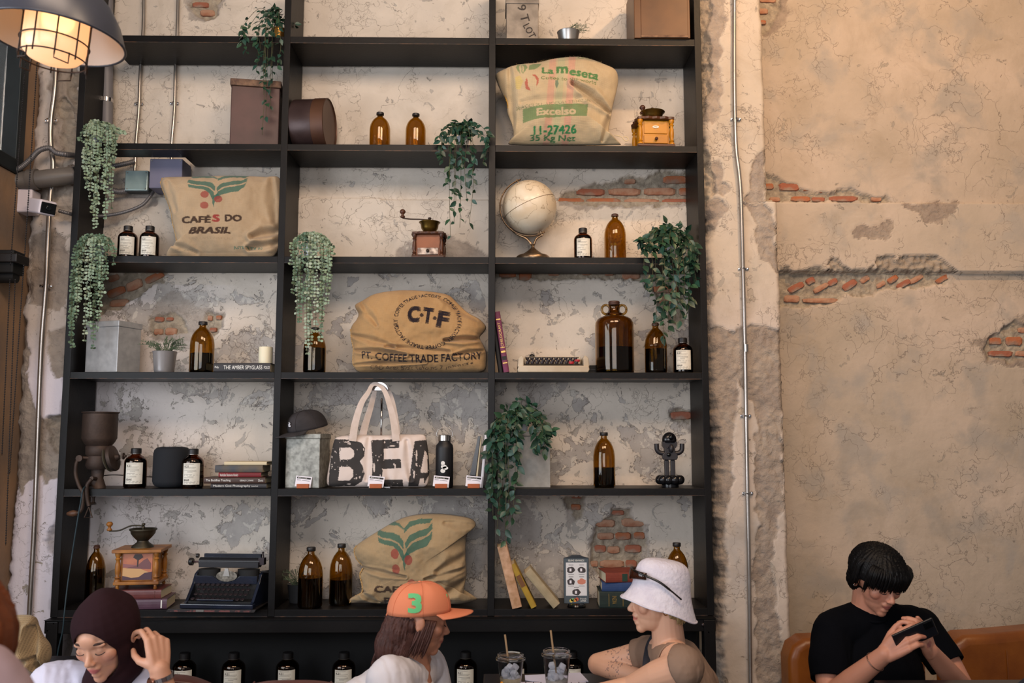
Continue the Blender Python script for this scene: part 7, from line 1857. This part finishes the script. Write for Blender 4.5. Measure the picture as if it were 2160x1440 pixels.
def tattoo(co):
    c = ft(co); s = np.array(sF); e = np.array(eF); d = e-s; L_ = np.linalg.norm(d); d = d/L_
    v = co-s; u = v @ d; r = np.linalg.norm(v-np.outer(u, d), axis=1)
    n = fbm(u*55, (co[:, 2]+co[:, 1]*.3)*55, 91, 3); k = (np.abs(n-.5) < .016) & (u > .02) & (u < L_*.78) & (r < .06)
    s2 = np.array(eF); e2 = np.array(wF); d2 = e2-s2; L2 = np.linalg.norm(d2); d2 = d2/L2; u2 = (co-s2) @ d2
    n2 = fbm(u2*70+9, co[:, 2]*70, 97, 3); k |= (np.abs(n2-.5) < .014) & (u2 > .06) & (u2 < .12) & (r > .0) & (co[:, 1] > Y3-.15) & (np.linalg.norm(co-s2-np.outer(u2, d2), axis=1) < .05)
    c[k] = np.array(hexc('5c4a4c')[:3]); return c
remesh(b, 'body', skin('skin_light'), t, .0032, 2, colour=tattoo)
eyes(t, M3, hs, brow='8a6a4c', open_=True)
b = MB(); tp_ = P(1420, 1396, Y3+.02); TT = pm('tan_jersey', '8a705e', '7d6453', rough=.8, scale=5)
chain(b, [tp_, P(1428, 1460, Y3+.01), P(1432, 1700, Y3)], [.080, .135, .14]); chain(b, [tp_, sF+Vector((.004, 0, .002))], [.064, .062]); chain(b, [sF, sF.lerp(eF, .34)], [.060, .057]); chain(b, [tp_, sN+Vector((.004, 0, .004))], [.068, .065]); chain(b, [P(1424, 1392, Y3), sN+Vector((.002, 0, .002))], [.062, .066]); chain(b, [P(1420, 1390, Y3+.02), sF], [.060, .060]); nq = nb3+Vector((0, 0, -.018)); chain(b, [nq, sN], [.064, .066]); chain(b, [nq, sF], [.064, .060]); chain(b, [P(1440, 1385, Y3+.05), P(1468, 1450, Y3+.05)], [.06, .08]); 
nd = (eF-sF).normalized(); n2 = (P(1390, 1425, Y3-.08)-sN).normalized()
remesh(b, 'sleeveless_top', TT, t, .0045, 3, wrinkle=.007, ws=16, wdir=(1.4, 1, .6), seed=81, solid=.003, cut=cutter([(sF.lerp(eF, .26), nd, .08), (sN+n2*.006, n2, .085)]))
cl = MB(); cl.tube(smooth_path([P(1404, 1398, Y3-.09), P(1388, 1392, Y3-.06), P(1380, 1378, Y3+.0), P(1386, 1366, Y3+.06)], 6), .005, 8); cl.build('collar', TT, t, smooth=True)
MB().tube(smooth_path([P(1384, 1345, Y3+.08), P(1374, 1365, Y3+.06), P(1368, 1400, Y3-.0), P(1366, 1450, Y3-.04)], 6), .020, 8, flat=.25, up=(.3, 1, 0)).build('dark_strap', pm('navy_webbing', '1d1f28', rough=.8), t, smooth=True)
BLN = pm('blond_hair', 'a8946c', '8a7650', rough=.4, scale=60, bump=.3, bscale=160)
l3 = local_of(M3); b = MB(); ell(b, M3, (0, .17, -.06), (.315, .285, .27)); ell(b, M3, (0, .27, -.20), (.24, .17, .14))
remesh(b, 'hair', BLN, t, .004, 2, post=strandy(l3, 80, .003), cut=lambda co: (l3(co)[:, 1] < .10))
lk = MB(); rr = random.Random(5)
for k in range(110):
    a = rr.uniform(-1.25, 1.25); x, y = .32*math.sin(a), .10+.33*math.cos(a)
    if y < .14: continue
    p0 = Vector((x, y, -.05)); lk.tube([M3 @ p0, M3 @ (p0+Vector((x*.06, .02, -.12))), M3 @ (p0+Vector((-x*.02, -.01+rr.uniform(-.03, .03), -.22-.08*rr.random())))], [.004, .0045, .001], 5)
tag(lk.build('hair_locks', BLN, t, smooth=True), kind='stuff')
HAT = pm('white_embroidered_cotton', 'd3cdd6', 'c9c2cd', rough=.85, scale=30, bump=.9, bscale=75)
mb = MB(); n, m = 72, 30; vs = []; fs = []; hp = [(.0, .60), (.14, .595), (.26, .57), (.345, .50), (.385, .40), (.405, .28), (.415, .17), (.44, .08), (.485, -.02), (.53, -.10), (.55, -.13)]
hp = smooth_path([(r, 0, z_) for r, z_ in hp], 3)
for q_ in hp:
    for k in range(n):
        a = 2*PI*k/n; y = math.sin(a); dr = max(0, .15-q_.z)
        vs.append((q_.x*.86*math.cos(a), q_.x*1.0*y+.045, q_.z-dr*.55*max(0, y)+dr*.25*max(0, -y)+.012*math.sin(a*5)*dr*3-.02))
m = len(hp)
for j in range(m-1):
    for k in range(n): fs.append((j*n+k, j*n+(k+1) % n, (j+1)*n+(k+1) % n, (j+1)*n+k))
MHt = M3 @ T(0, .0, .035) @ RX(math.radians(-11)) @ T(0, -.012, 0) @ Matrix.Diagonal((.94, 1.05, .95, 1)); h_ = mb.add(vs, fs, MHt).build('bucket_hat', HAT, t, smooth=True); so = h_.modifiers.new('thickness', 'SOLIDIFY'); so.thickness = .003
hm = MB(); hm.tube([MHt @ Vector(vs[(m-1)*n+k]) for k in list(range(n))+[0]], .0028, 6); hm.build('hem', HAT, h_, smooth=True)
# sunglasses on the hat
SG = pm('dark_acetate', '17120f', rough=.15)
g = MB(); G = lambda x, y, z_: MHt @ Vector((x, y, z_))
for s in (-1, 1): 
    g.tube(smooth_path([G(s*.33, -.25, .33), G(s*.385, -.05, .27), G(s*.40, .12, .17), G(s*.40, .28, .06)], 6), [.0042]*12+[.003]*7, 6)
g.tube(smooth_path([G(-.33, -.25, .33), G(-.2, -.37, .36), G(0, -.41, .36), G(.2, -.37, .36), G(.33, -.25, .33)], 6), .0036, 6)
gf = g.build('sunglasses', SG, t, smooth=True)
for s in (-1, 1):
    l_ = MB(); vs_ = []; 
    for i in range(7):
        for j in range(4):
            u = i/6; x = s*(.04+.28*u); y = -.42+.20*u**2; vs_.append(G(x, y-.01*math.sin(PI*j/3), .365-.155*(j/3)*(1-.35*u)))
    fs_ = [(i*4+j, i*4+j+1, (i+1)*4+j+1, (i+1)*4+j) for i in range(6) for j in range(3)]
    l_.add(vs_, fs_).build('tinted_lens', pm('brown_tinted_lens', '3a1c10', rough=.05, trans=.3), gf, smooth=True).modifiers.new('thickness', 'SOLIDIFY').thickness = .002
for s in (-1, 1):
    q_ = M3 @ Vector((s*.365, .05, -.14)); MB().tube([(q_.x+math.cos(a)*.007, q_.y, q_.z+math.sin(a)*.008) for a in np.linspace(0, 2*PI, 17)], .0018, 6).build('earring', pm('gold', 'b8843c', rough=.25, metal=1), t, smooth=True)
# ---------------------------------------------------------------- 4: black tee and phone
Y4_ = 3.30; hs = .232; HS = hs
c4 = at(1850, 1222, Y4_); M4 = headM(c4, hs, 17, 24, 3)
t = thing('person', 'person with black fringe in a black tee looking down at a phone', 'person', (c4.x, Y4_, 0))
b = MB(); head_prims(b, M4, 1.0); nb4 = P(1832, 1292, Y4_+.06)
cap_(b, M4 @ Vector((0, .10, -.22)), nb4, .056, .064); sL, sR = P(1758, 1330, Y4_+.06), P(1945, 1322, Y4_+.10)
chain(b, [nb4, P(1850, 1420, Y4_+.07), P(1850, 1495, Y4_+.04)], [.062, .10, .10])
eL = P(1752, 1470, Y4_-.04); wL = P(1868, 1378, Y4_-.22); eR = P(2030, 1452, Y4_-.02); wR = P(1962, 1372, Y4_-.20)
chain(b, [nb4, sL, P(1745, 1400, Y4_+.02), eL], [.06, .056, .050, .042]); chain(b, [eL, eL.lerp(wL, .4), wL], [.042, .040, .028]); chain(b, [nb4, sR, P(2000, 1400, Y4_+.04), eR], [.06, .056, .048, .042]); chain(b, [eR, eR.lerp(wR, .5), wR], [.041, .036, .027])
hand_prims(b, frame(wL, P(1905, 1352, Y4_-.26)-wL, Vector((-.15, -.75, .55))), [(.45, .7, .5), (.5, .75, .5), (.55, .8, .5), (.6, .8, .5)], side=1, thumb=(.75, .55, -.15), tcurl=.35)
hand_prims(b, frame(wR, P(1945, 1335, Y4_-.25)-wR, Vector((.35, -.75, .3))), [(.5, .8, .5), (.6, .85, .5), (.65, .85, .5), (.7, .85, .5)], side=-1, thumb=(.75, .55, -.2), tcurl=.4)
remesh(b, 'body', skin('skin_warm'), t, VOX, 2, colour=face_tone(M4, 'b98068', '93504a', .3))
eyes(t, M4, hs, brow='16100f', open_=False)
b = MB(); BT = pm('black_tee_cotton', '06070b', '090a0f', rough=.95, scale=5, spec=.08); tp_ = P(1835, 1322, Y4_+.08)
chain(b, [tp_, P(1850, 1420, Y4_+.06), P(1850, 1490, Y4_+.04)], [.098, .165, .15]); chain(b, [tp_, sL+Vector((0, 0, -.004)), P(1752, 1395, Y4_+.02), P(1758, 1432, Y4_-.0)], [.070, .074, .080, .080]); chain(b, [tp_, sR+Vector((0, 0, -.004)), P(1985, 1385, Y4_+.05), P(1996, 1400, Y4_+.04)], [.070, .070, .070, .068])
nq = nb4+Vector((0, 0, -.022)); chain(b, [nq, sL], [.073, .074]); chain(b, [nq, sR], [.073, .070])
d1 = (eL-P(1752, 1395, Y4_+.02)).normalized(); d2 = (eR-P(1985, 1385, Y4_+.05)).normalized()
remesh(b, 'tee_shirt', BT, t, .0055, 3, wrinkle=.009, ws=9, wdir=(1.2, 1, .5), seed=91, solid=.003, cut=cutter([(P(1756, 1436, Y4_-.0), d1, .12), (P(1998, 1404, Y4_+.04), d2, .11)]))
cl = MB(); NC = P(1833, 1287, Y4_+.05); Fc = frame(NC, Vector((1, 0, -.02)), Vector((.05, -.42, 1)))
cl.tube([Fc @ Vector((math.cos(a)*.070, math.sin(a)*.068, -.004)) for a in np.linspace(0, 2*PI, 41)], .0055, 8); cl.build('collar', BT, t, smooth=True)
HB = pm('black_hair', '090809', '0e0c0d', rough=.5, scale=60, bump=.15, bscale=140, spec=.22)
l4 = local_of(M4); b = MB(); ell(b, M4, (0, .06, .16), (.415, .475, .40)); ell(b, M4, (0, -.14, .20), (.36, .30, .27)); ell(b, M4, (0, .22, -.08), (.33, .26, .30))
def cut4(co):
    l = l4(co); return (l[:, 2] < .04) & (l[:, 1] < -.05) | ((np.abs(l[:, 0]) > .30) & (l[:, 2] < .02) & (l[:, 1] < .12) & (l[:, 1] > -.05)) 
remesh(b, 'hair', HB, t, .0042, 2, post=strandy(l4, 70, .0026), cut=cut4)
lk = MB(); rr = random.Random(6)
for k in range(380):
    a = rr.uniform(-1.9, 1.9); x, y = .40*math.sin(a), -.13*1-.27*math.cos(a)
    if abs(a) > 1.35: x, y = .40*math.sin(a), .02-.2*math.cos(a)
    r_ = rr.uniform(.9, 1.04); top_ = Vector((x*.80*r_, y*.85, .36)); mid_ = Vector((x*r_*1.02, y*1.06*r_, .25)); low = Vector((x*.96*r_+rr.uniform(-.03, .03), y*.99*r_-.0, .035-rr.uniform(-.03, .05)-(.10 if abs(a) > 1.3 else 0)))
    lk.tube(smooth_path([M4 @ top_, M4 @ mid_, M4 @ low], 4), [.003, .004, .0045, .0048, .0046, .0042, .0036, .0026, .0008], 5, flat=.5)
tag(lk.build('hair_locks', HB, t, smooth=True), kind='stuff')
MB().tube([wL.lerp(eL, .18)+frame(wL, wL-eL, (0, -1, 0)).to_3x3() @ Vector((0, math.cos(a)*.0335, math.sin(a)*.0335)) for a in np.linspace(0, 2*PI, 33)], .0018, 6).build('bracelet', pm('dark_silver_bangle', '8a6e62', rough=.3, metal=.9), t, smooth=True)
q_ = M4 @ Vector((-.37, .04, -.12)); MB().ball(tuple(q_), .0035, None, 10, 8).build('earring', CHR, t, smooth=True)
ph = thing('phone', 'dark smartphone held up in both hands by person in black tee', 'phone', P(1930, 1338, Y4_-.27))
Mp = frame((0, 0, 0), Vector((.85, -.15, .42)), Vector((.10, -.9, -.35)))
MB().box(-.072, .072, -.036, .036, -.004, .004, Mp).build('body', pm('dark_phone_case', '14151a', rough=.3), ph, bevel=.003)
MB().box(.035, .066, .004, .031, .0042, .0065, Mp).build('camera_block', pm('gloss_black', '08090b'), ph, bevel=.002)
# ---------------------------------------------------------------- 5: blurred neighbour at the left edge
Y5 = 1.15; t = thing('person', 'person at the very edge in the near foreground, auburn hair and pale pink top', 'person', (at(-120, 1300, Y5).x, Y5, 0))
hs = .225; HS = hs; c5 = at(-158, 1400, Y5); M5 = headM(c5, hs, -120, 8, 0)
b = MB(); head_prims(b, M5); n5 = P(-130, 1640, Y5); cap_(b, M5 @ Vector((0, .1, -.2)), n5, .05, .056)
s5 = P(-60, 1620, Y5-.05); chain(b, [n5, P(-180, 1900, Y5)], [.09, .13]); chain(b, [n5, s5, P(40, 1900, Y5)], [.06, .052, .042]); chain(b, [n5, P(-330, 1660, Y5)], [.06, .05])
remesh(b, 'body', skin('skin_fair'), t, .005, 2, colour=face_tone(M5, 'c9957a'))
b = MB(); ell(b, M5, (0, .06, .12), (.40, .47, .43)); ell(b, M5, (.05, .12, -.25), (.42, .38, .42)); ell(b, M5, (.0, .18, -.55), (.40, .30, .30))
l5 = local_of(M5); remesh(b, 'hair', pm('auburn_hair', '6a3418', '7c4020', rough=.5, scale=30, bump=.2), t, .006, 2, post=strandy(l5, 50, .003), cut=lambda co: (l5(co)[:, 1] < -.2))
b = MB(); chain(b, [P(-110, 1640, Y5), P(-150, 1800, Y5), P(-150, 2050, Y5)], [.08, .15, .15]); chain(b, [P(-100, 1560, Y5-.1), P(-95, 1515, Y5-.10), P(-20, 1720, Y5-.12)], [.08, .085, .09])
remesh(b, 'pale_top', pm('pale_pink_knit', 'b39aa0', 'a88f96', rough=.9, scale=8), t, .008, 2, wrinkle=.008, seed=99)
# parts were modelled in world space: bring them into their Empty's frame
bpy.context.view_layer.update()
for o in list(bpy.data.objects):
    if o.type == 'EMPTY' and o.parent is None and o.name.split('.')[0] == 'person':
        for ch in o.children: ch.matrix_parent_inverse = o.matrix_world.inverted()
# ================================================================ tables, seats and what is on them
TB = pm('black_table_top', '141318', '1a181d', rough=.3, scale=4); LEATHB = pm('brown_leather', '5d3632', '52302c', rough=.38, scale=14, bump=.15, bscale=90); LEATHC = pm('caramel_leather', '7c4614', '6a380e', rough=.36, scale=9, bump=.15, bscale=70); LEATHD = pm('dark_plum_leather', '2c1a1e', '261619', rough=.4, scale=14, bump=.1)
def table(label, x0, x1, y0, y1, z1):
    t = thing('table', label, 'table', ((x0+x1)/2, (y0+y1)/2, 0))
    w_, d = (x1-x0)/2, (y1-y0)/2
    MB().box(-w_, w_, -d, d, z1-.035, z1).build('tabletop', TB, t, bevel=.004)
    MB().tube([(0, 0, .03), (0, 0, z1-.035)], .035, 16).build('pedestal', TB, t, smooth=True, auto=40); MB().lathe([(.24, 0), (.24, .012), (.05, .03)], 32).build('foot', TB, t, smooth=True, auto=40)
    return t
ZT = .755
table('black cafe table between the orange cap and white hat wearers', at(1020, 1405, 3.45).x, at(1300, 1405, 3.45).x, 2.75, 3.48, ZT)
table('black cafe table before the person in black tee', at(1850, 1420, 3.0).x, at(2180, 1420, 3.0).x, 2.35, 3.03, .845)
def cup(label, px, py_rim, Y, juice=None):
    rim = at(px, py_rim, Y); r = .0475; h = rim.z-ZT-.001
    t = thing('iced_drink_cup', label, 'cup', (rim.x, Y, ZT+.001), 0, 'clear plastic cups on the table')
    CLR = pm('clear_plastic', 'f4f6fa', rough=.06, trans=1, ior=1.2)
    prof = [(r*.68, 0), (r*.70, .003), (r*.98, h-.012)]
    MB().lathe([(.0005, 0)]+prof+[(r*.98-.0012, h-.012), (r*.70-.0012, .004), (.0005, .004)], 36).build('cup_wall', CLR, t, smooth=True, auto=50)
    MB().lathe([(r*1.0, h-.014), (r*1.10, h-.013), (r*1.10, h-.008), (r*1.02, h-.006), (r*.98, h+.004), (r*.9, h+.006), (r*.86, h+.001), (.006, h+.001), (.006, h-.0005), (r*.85, h-.0005), (r*.95, h-.006), (r*1.0, h-.0135)], 36).build('lid', CLR, t, smooth=True, auto=50)
    ic = pm('melting_ice', 'f0f2f8', rough=.2, trans=.45, ior=1.25)
    rr = random.Random(int(px))
    for k in range(30):
        z = rr.uniform(.02, h-.035); rad = r*(.70+.27*z/h)*.55; a = rr.uniform(0, 2*PI); q = rr.uniform(.5, 1.1)*rad
        MB().box(-.010, .010, -.010, .010, -.010, .010, Euler((rr.random()*3, rr.random()*3, rr.random()*3)).to_matrix().to_4x4()).build('ice_cube', ic, t, bevel=.004).location = (math.cos(a)*q, math.sin(a)*q, z)
    lq = MB().lathe([(.001, .005), (r*.66, .005), (r*.80, h*.40), (.001, h*.40)], 28); lq.build('drink', pm('drink_%s' % (juice or 'pale'), juice or 'cfcac4', rough=.2, trans=.35, ior=1.33), t, smooth=True, auto=50)
    MB().tube([(.008, 0, .01), (-.004, 0, h*.6), (-.020, 0, h+.072)], .0035, 8).build('straw', pm('kraft_straw', '8c7458', rough=.7), t, smooth=True)
    if juice: MB().ball((-.028, -.02, .022), (.012, .009, .02), None, 12, 8).build('fruit_slice', pm('orange_fruit', 'd08a1c', rough=.3), t, smooth=True)
    return t
cup('clear plastic cup of ice with orange fruit slice and paper straw', 1077, 1385, 3.22, 'd8c8a8')
cup('clear plastic cup of ice and pale drink with paper straw beside napkin', 1174, 1377, 3.15)
# gridded placemats, napkin and small folder
def mat_grid(label, cx, cy, w_, d, z, n, m, rz=0):
    t = thing('placemat', label, 'placemat', (cx, cy, z+.0006), rz); MB().box(-w_/2, w_/2, -d/2, d/2, 0, .003).build('sheet', pm('white_woven_sheet', 'c8c4d2', rough=.7), t)
    g = MB()
    for i in range(n+1): x = -w_/2+w_*i/n; g.box(x-.0015, x+.0015, -d/2, d/2, .0031, .0036)
    for i in range(m+1): y = -d/2+d*i/m; g.box(-w_/2, w_/2, y-.0009, y+.0009, .0031, .0036)
    g.build('grid_lines', pm('dark_grid_print', '2c2a34', rough=.7), t)
a0, a1 = at(1095, 1430, 3.2), at(1245, 1430, 3.2)
mat_grid('white placemat with black grid under the plastic cups', (a0.x+a1.x)/2+.0, 3.12, a1.x-a0.x, .46, ZT, 9, 9)
for o in list(bpy.data.objects):
    if o.get('category') == 'cup': o.location.z += .0045
mat_grid('white gridded placemat on the table before the phone user', at(2010, 1437, 2.72).x, 2.80, .29, .10, .845, 10, 2)
t = thing('napkin', 'folded white paper napkin lying behind the plastic cups', 'napkin', at(1170, 1410, 3.40)); t.location.z = ZT+.0006
MB().add([(-.11, -.02, 0), (-.02, -.075, .001), (.12, -.05, .001), (.10, .05, .004), (-.11, .03, .002), (-.11, -.02, .003), (-.02, -.075, .004), (.12, -.05, .005), (.10, .05, .010), (-.11, .03, .006)], [(0, 1, 2, 3, 4), (5, 6, 7, 8, 9), (0, 1, 6, 5), (1, 2, 7, 6), (2, 3, 8, 7), (3, 4, 9, 8), (4, 0, 5, 9)]).build('paper', pm('white_tissue', 'cac8dc', rough=.8), t)
t = thing('wallet', 'dark plum wallet lying on the table by the folded arms', 'wallet', at(1275, 1440, 2.86)); t.location.z = ZT+.0006
MB().box(-.055, .055, -.04, .04, 0, .012).build('leather', LEATHD, t, bevel=.004)
# chairs: rounded tub backs
def tub_back(label, cx, Y, ztop, w_, mat, arc=1.0, name='leather_chair', cat='chair', seams=(-.35, .35), rz=0):
    t = thing(name, label, cat, (cx, Y, 0), rz)
    mb = MB(); vs = []; fs = []; n, m = 40, 14
    for j in range(m+1):
        v = j/m
        for k in range(n+1):
            u = -1+2*k/n; x = u*w_/2; y = -.16*(1-u*u)*arc
            zt = ztop-.16*abs(u)**2.6*arc
            vs.append((x, y+.02*math.sin(v*PI), .42+(zt-.42)*v))
    for j in range(m):
        for k in range(n): fs.append((j*(n+1)+k, j*(n+1)+k+1, (j+1)*(n+1)+k+1, (j+1)*(n+1)+k))
    o = mb.add(vs, fs).build('backrest', mat, t, smooth=True); so = o.modifiers.new('thickness', 'SOLIDIFY'); so.thickness = .06; so.offset = 0; bv = o.modifiers.new('bevel', 'BEVEL'); bv.width = .022; bv.segments = 4; bv.limit_method = 'ANGLE'
    for u in seams:
        x = u*w_/2; y = -.16*(1-u*u)*arc; zt = ztop-.16*abs(u)**2.6*arc
        MB().tube(smooth_path([(x, y-.031, .5), (x, y-.033, zt-.06), (x, y-.026, zt-.004), (x, y, zt+.006)], 5), .0022, 6).build('seam', mat, o, smooth=True)
    MB().box(-w_*.42, w_*.42, -.02, .42, .34, .46).build('seat', mat, t, bevel=.03, seg=4)
    for sx in (-1, 1):
        for y in (.02, .38): MB().tube([(sx*w_*.36, y, .34), (sx*w_*.38, y, 0)], .014, 10).build('leg', TB, t, smooth=True, auto=40)
    return t
zt_ = at(610, 1403, 2.42).z; tub_back('brown leather tub chair behind the orange cap wearer', at(615, 1403, 2.26).x, 2.42, zt_, .54, LEATHB)
zt_ = at(1640, 1417, 2.3).z; tub_back('dark plum leather chair back at lower right of bookcase', at(1640, 1417, 2.15).x, 2.3, zt_-.0, .34, LEATHD, seams=())
zt_ = at(330, 1428, 2.75).z; tub_back('brown leather chair back beside the raised forearm', at(345, 1428, 2.75).x, 2.80, zt_, .30, LEATHB, seams=(), arc=.3)
def sofa(label, x0, x1, Y, z1, z2=None):
    t = thing('leather_sofa', label, 'sofa', ((x0+x1)/2, Y, 0)); w_ = (x1-x0)/2
    prof = [(-w_, .40), (-w_, z1-.09), (-w_+.02, z1-.035), (-w_+.07, z1-.004), (-w_+.16, z1), (w_-.1, (z2 or z1)), (w_-.02, (z2 or z1)-.03), (w_, (z2 or z1)-.09), (w_, .40)]
    q = loop_resample(prof, 90) if False else prof
    MB().prism(q, -.02, .14).build('backrest', LEATHC, t, smooth=True, auto=60, bevel=.035, seg=5)
    MB().box(-w_+.01, w_-.01, -.52, -.02, .28, .46).build('seat_cushion', LEATHC, t, bevel=.04, seg=4)
    MB().box(-w_+.03, w_-.03, -.48, .10, .06, .28).build('base', LEATHC, t, bevel=.01)
    for k in (-.3, .35): 
        MB().tube([(k*w_, -.024, .5), (k*w_, -.024, z1-.06)], .002, 6).build('seam', LEATHC, t)
    for sx in (-1, 1):
        for y in (-.42, .06): MB().tube([(sx*(w_-.08), y, .06), (sx*(w_-.08), y, 0)], .02, 10).build('leg', TB, t)
    return t
Ys = 3.98
sofa('caramel leather sofa with rounded corner behind the person in black tee', at(1662, 1345, Ys).x, at(1950, 1345, Ys).x, Ys, at(1700, 1347, Ys-.02).z)
sofa('caramel leather sofa back rising at the far corner beyond the phone', at(1998, 1330, Ys-.2).x, at(2330, 1330, Ys-.2).x, Ys-.2, at(2060, 1340, Ys-.22).z, at(2060, 1322, Ys-.22).z)
t = tub_back('charcoal chair back at the far corner of the second table', at(2185, 1375, 1.88).x, 1.90, at(2190, 1352, 1.88).z, .16, pm('charcoal_fabric', '1e1e22', rough=.8), seams=())
# jute cushion at the left
Yc = 2.95; pc_ = at(62, 1360, Yc)
bn = thing('bench', 'low dark bench under the jute cushion beside the pilaster', 'bench', (pc_.x, Yc+.05, 0)); zb_ = at(62, 1424, Yc).z
MB().box(-.28, .16, -.18, .22, zb_-.05, zb_-.0015).build('seat', TB, bn, bevel=.01)
for sx in (-.25, .13):
    for y in (-.15, .19): MB().box(sx-.02, sx+.02, y-.02, y+.02, 0, zb_-.05).build('leg', TB, bn)
t = thing('jute_cushion', 'rumpled jute cushion leaning by the window pilaster', 'cushion', (pc_.x, Yc, zb_))
out = px_local([(20,1300),(45,1296),(70,1299),(78,1318),(88,1340),(104,1362),(107,1385),(100,1405),(88,1424),(50,1424),(20,1424),(0,1400),(-8,1360),(4,1320)], (pc_.x, Yc, zb_), Yc)
pillow('cover', out, t, BUR, '9c8462', .07, .06, n=220, rings=40, folds=[(q[0][0], q[0][1], q[1][0], q[1][1], d, w_) for q, d, w_ in ((px_local([(75,1320),(92,1400)], (pc_.x, Yc, zb_), Yc), .03, .014), (px_local([(45,1395),(90,1380)], (pc_.x, Yc, zb_), Yc), .02, .010))], seed=77, noise=.01)
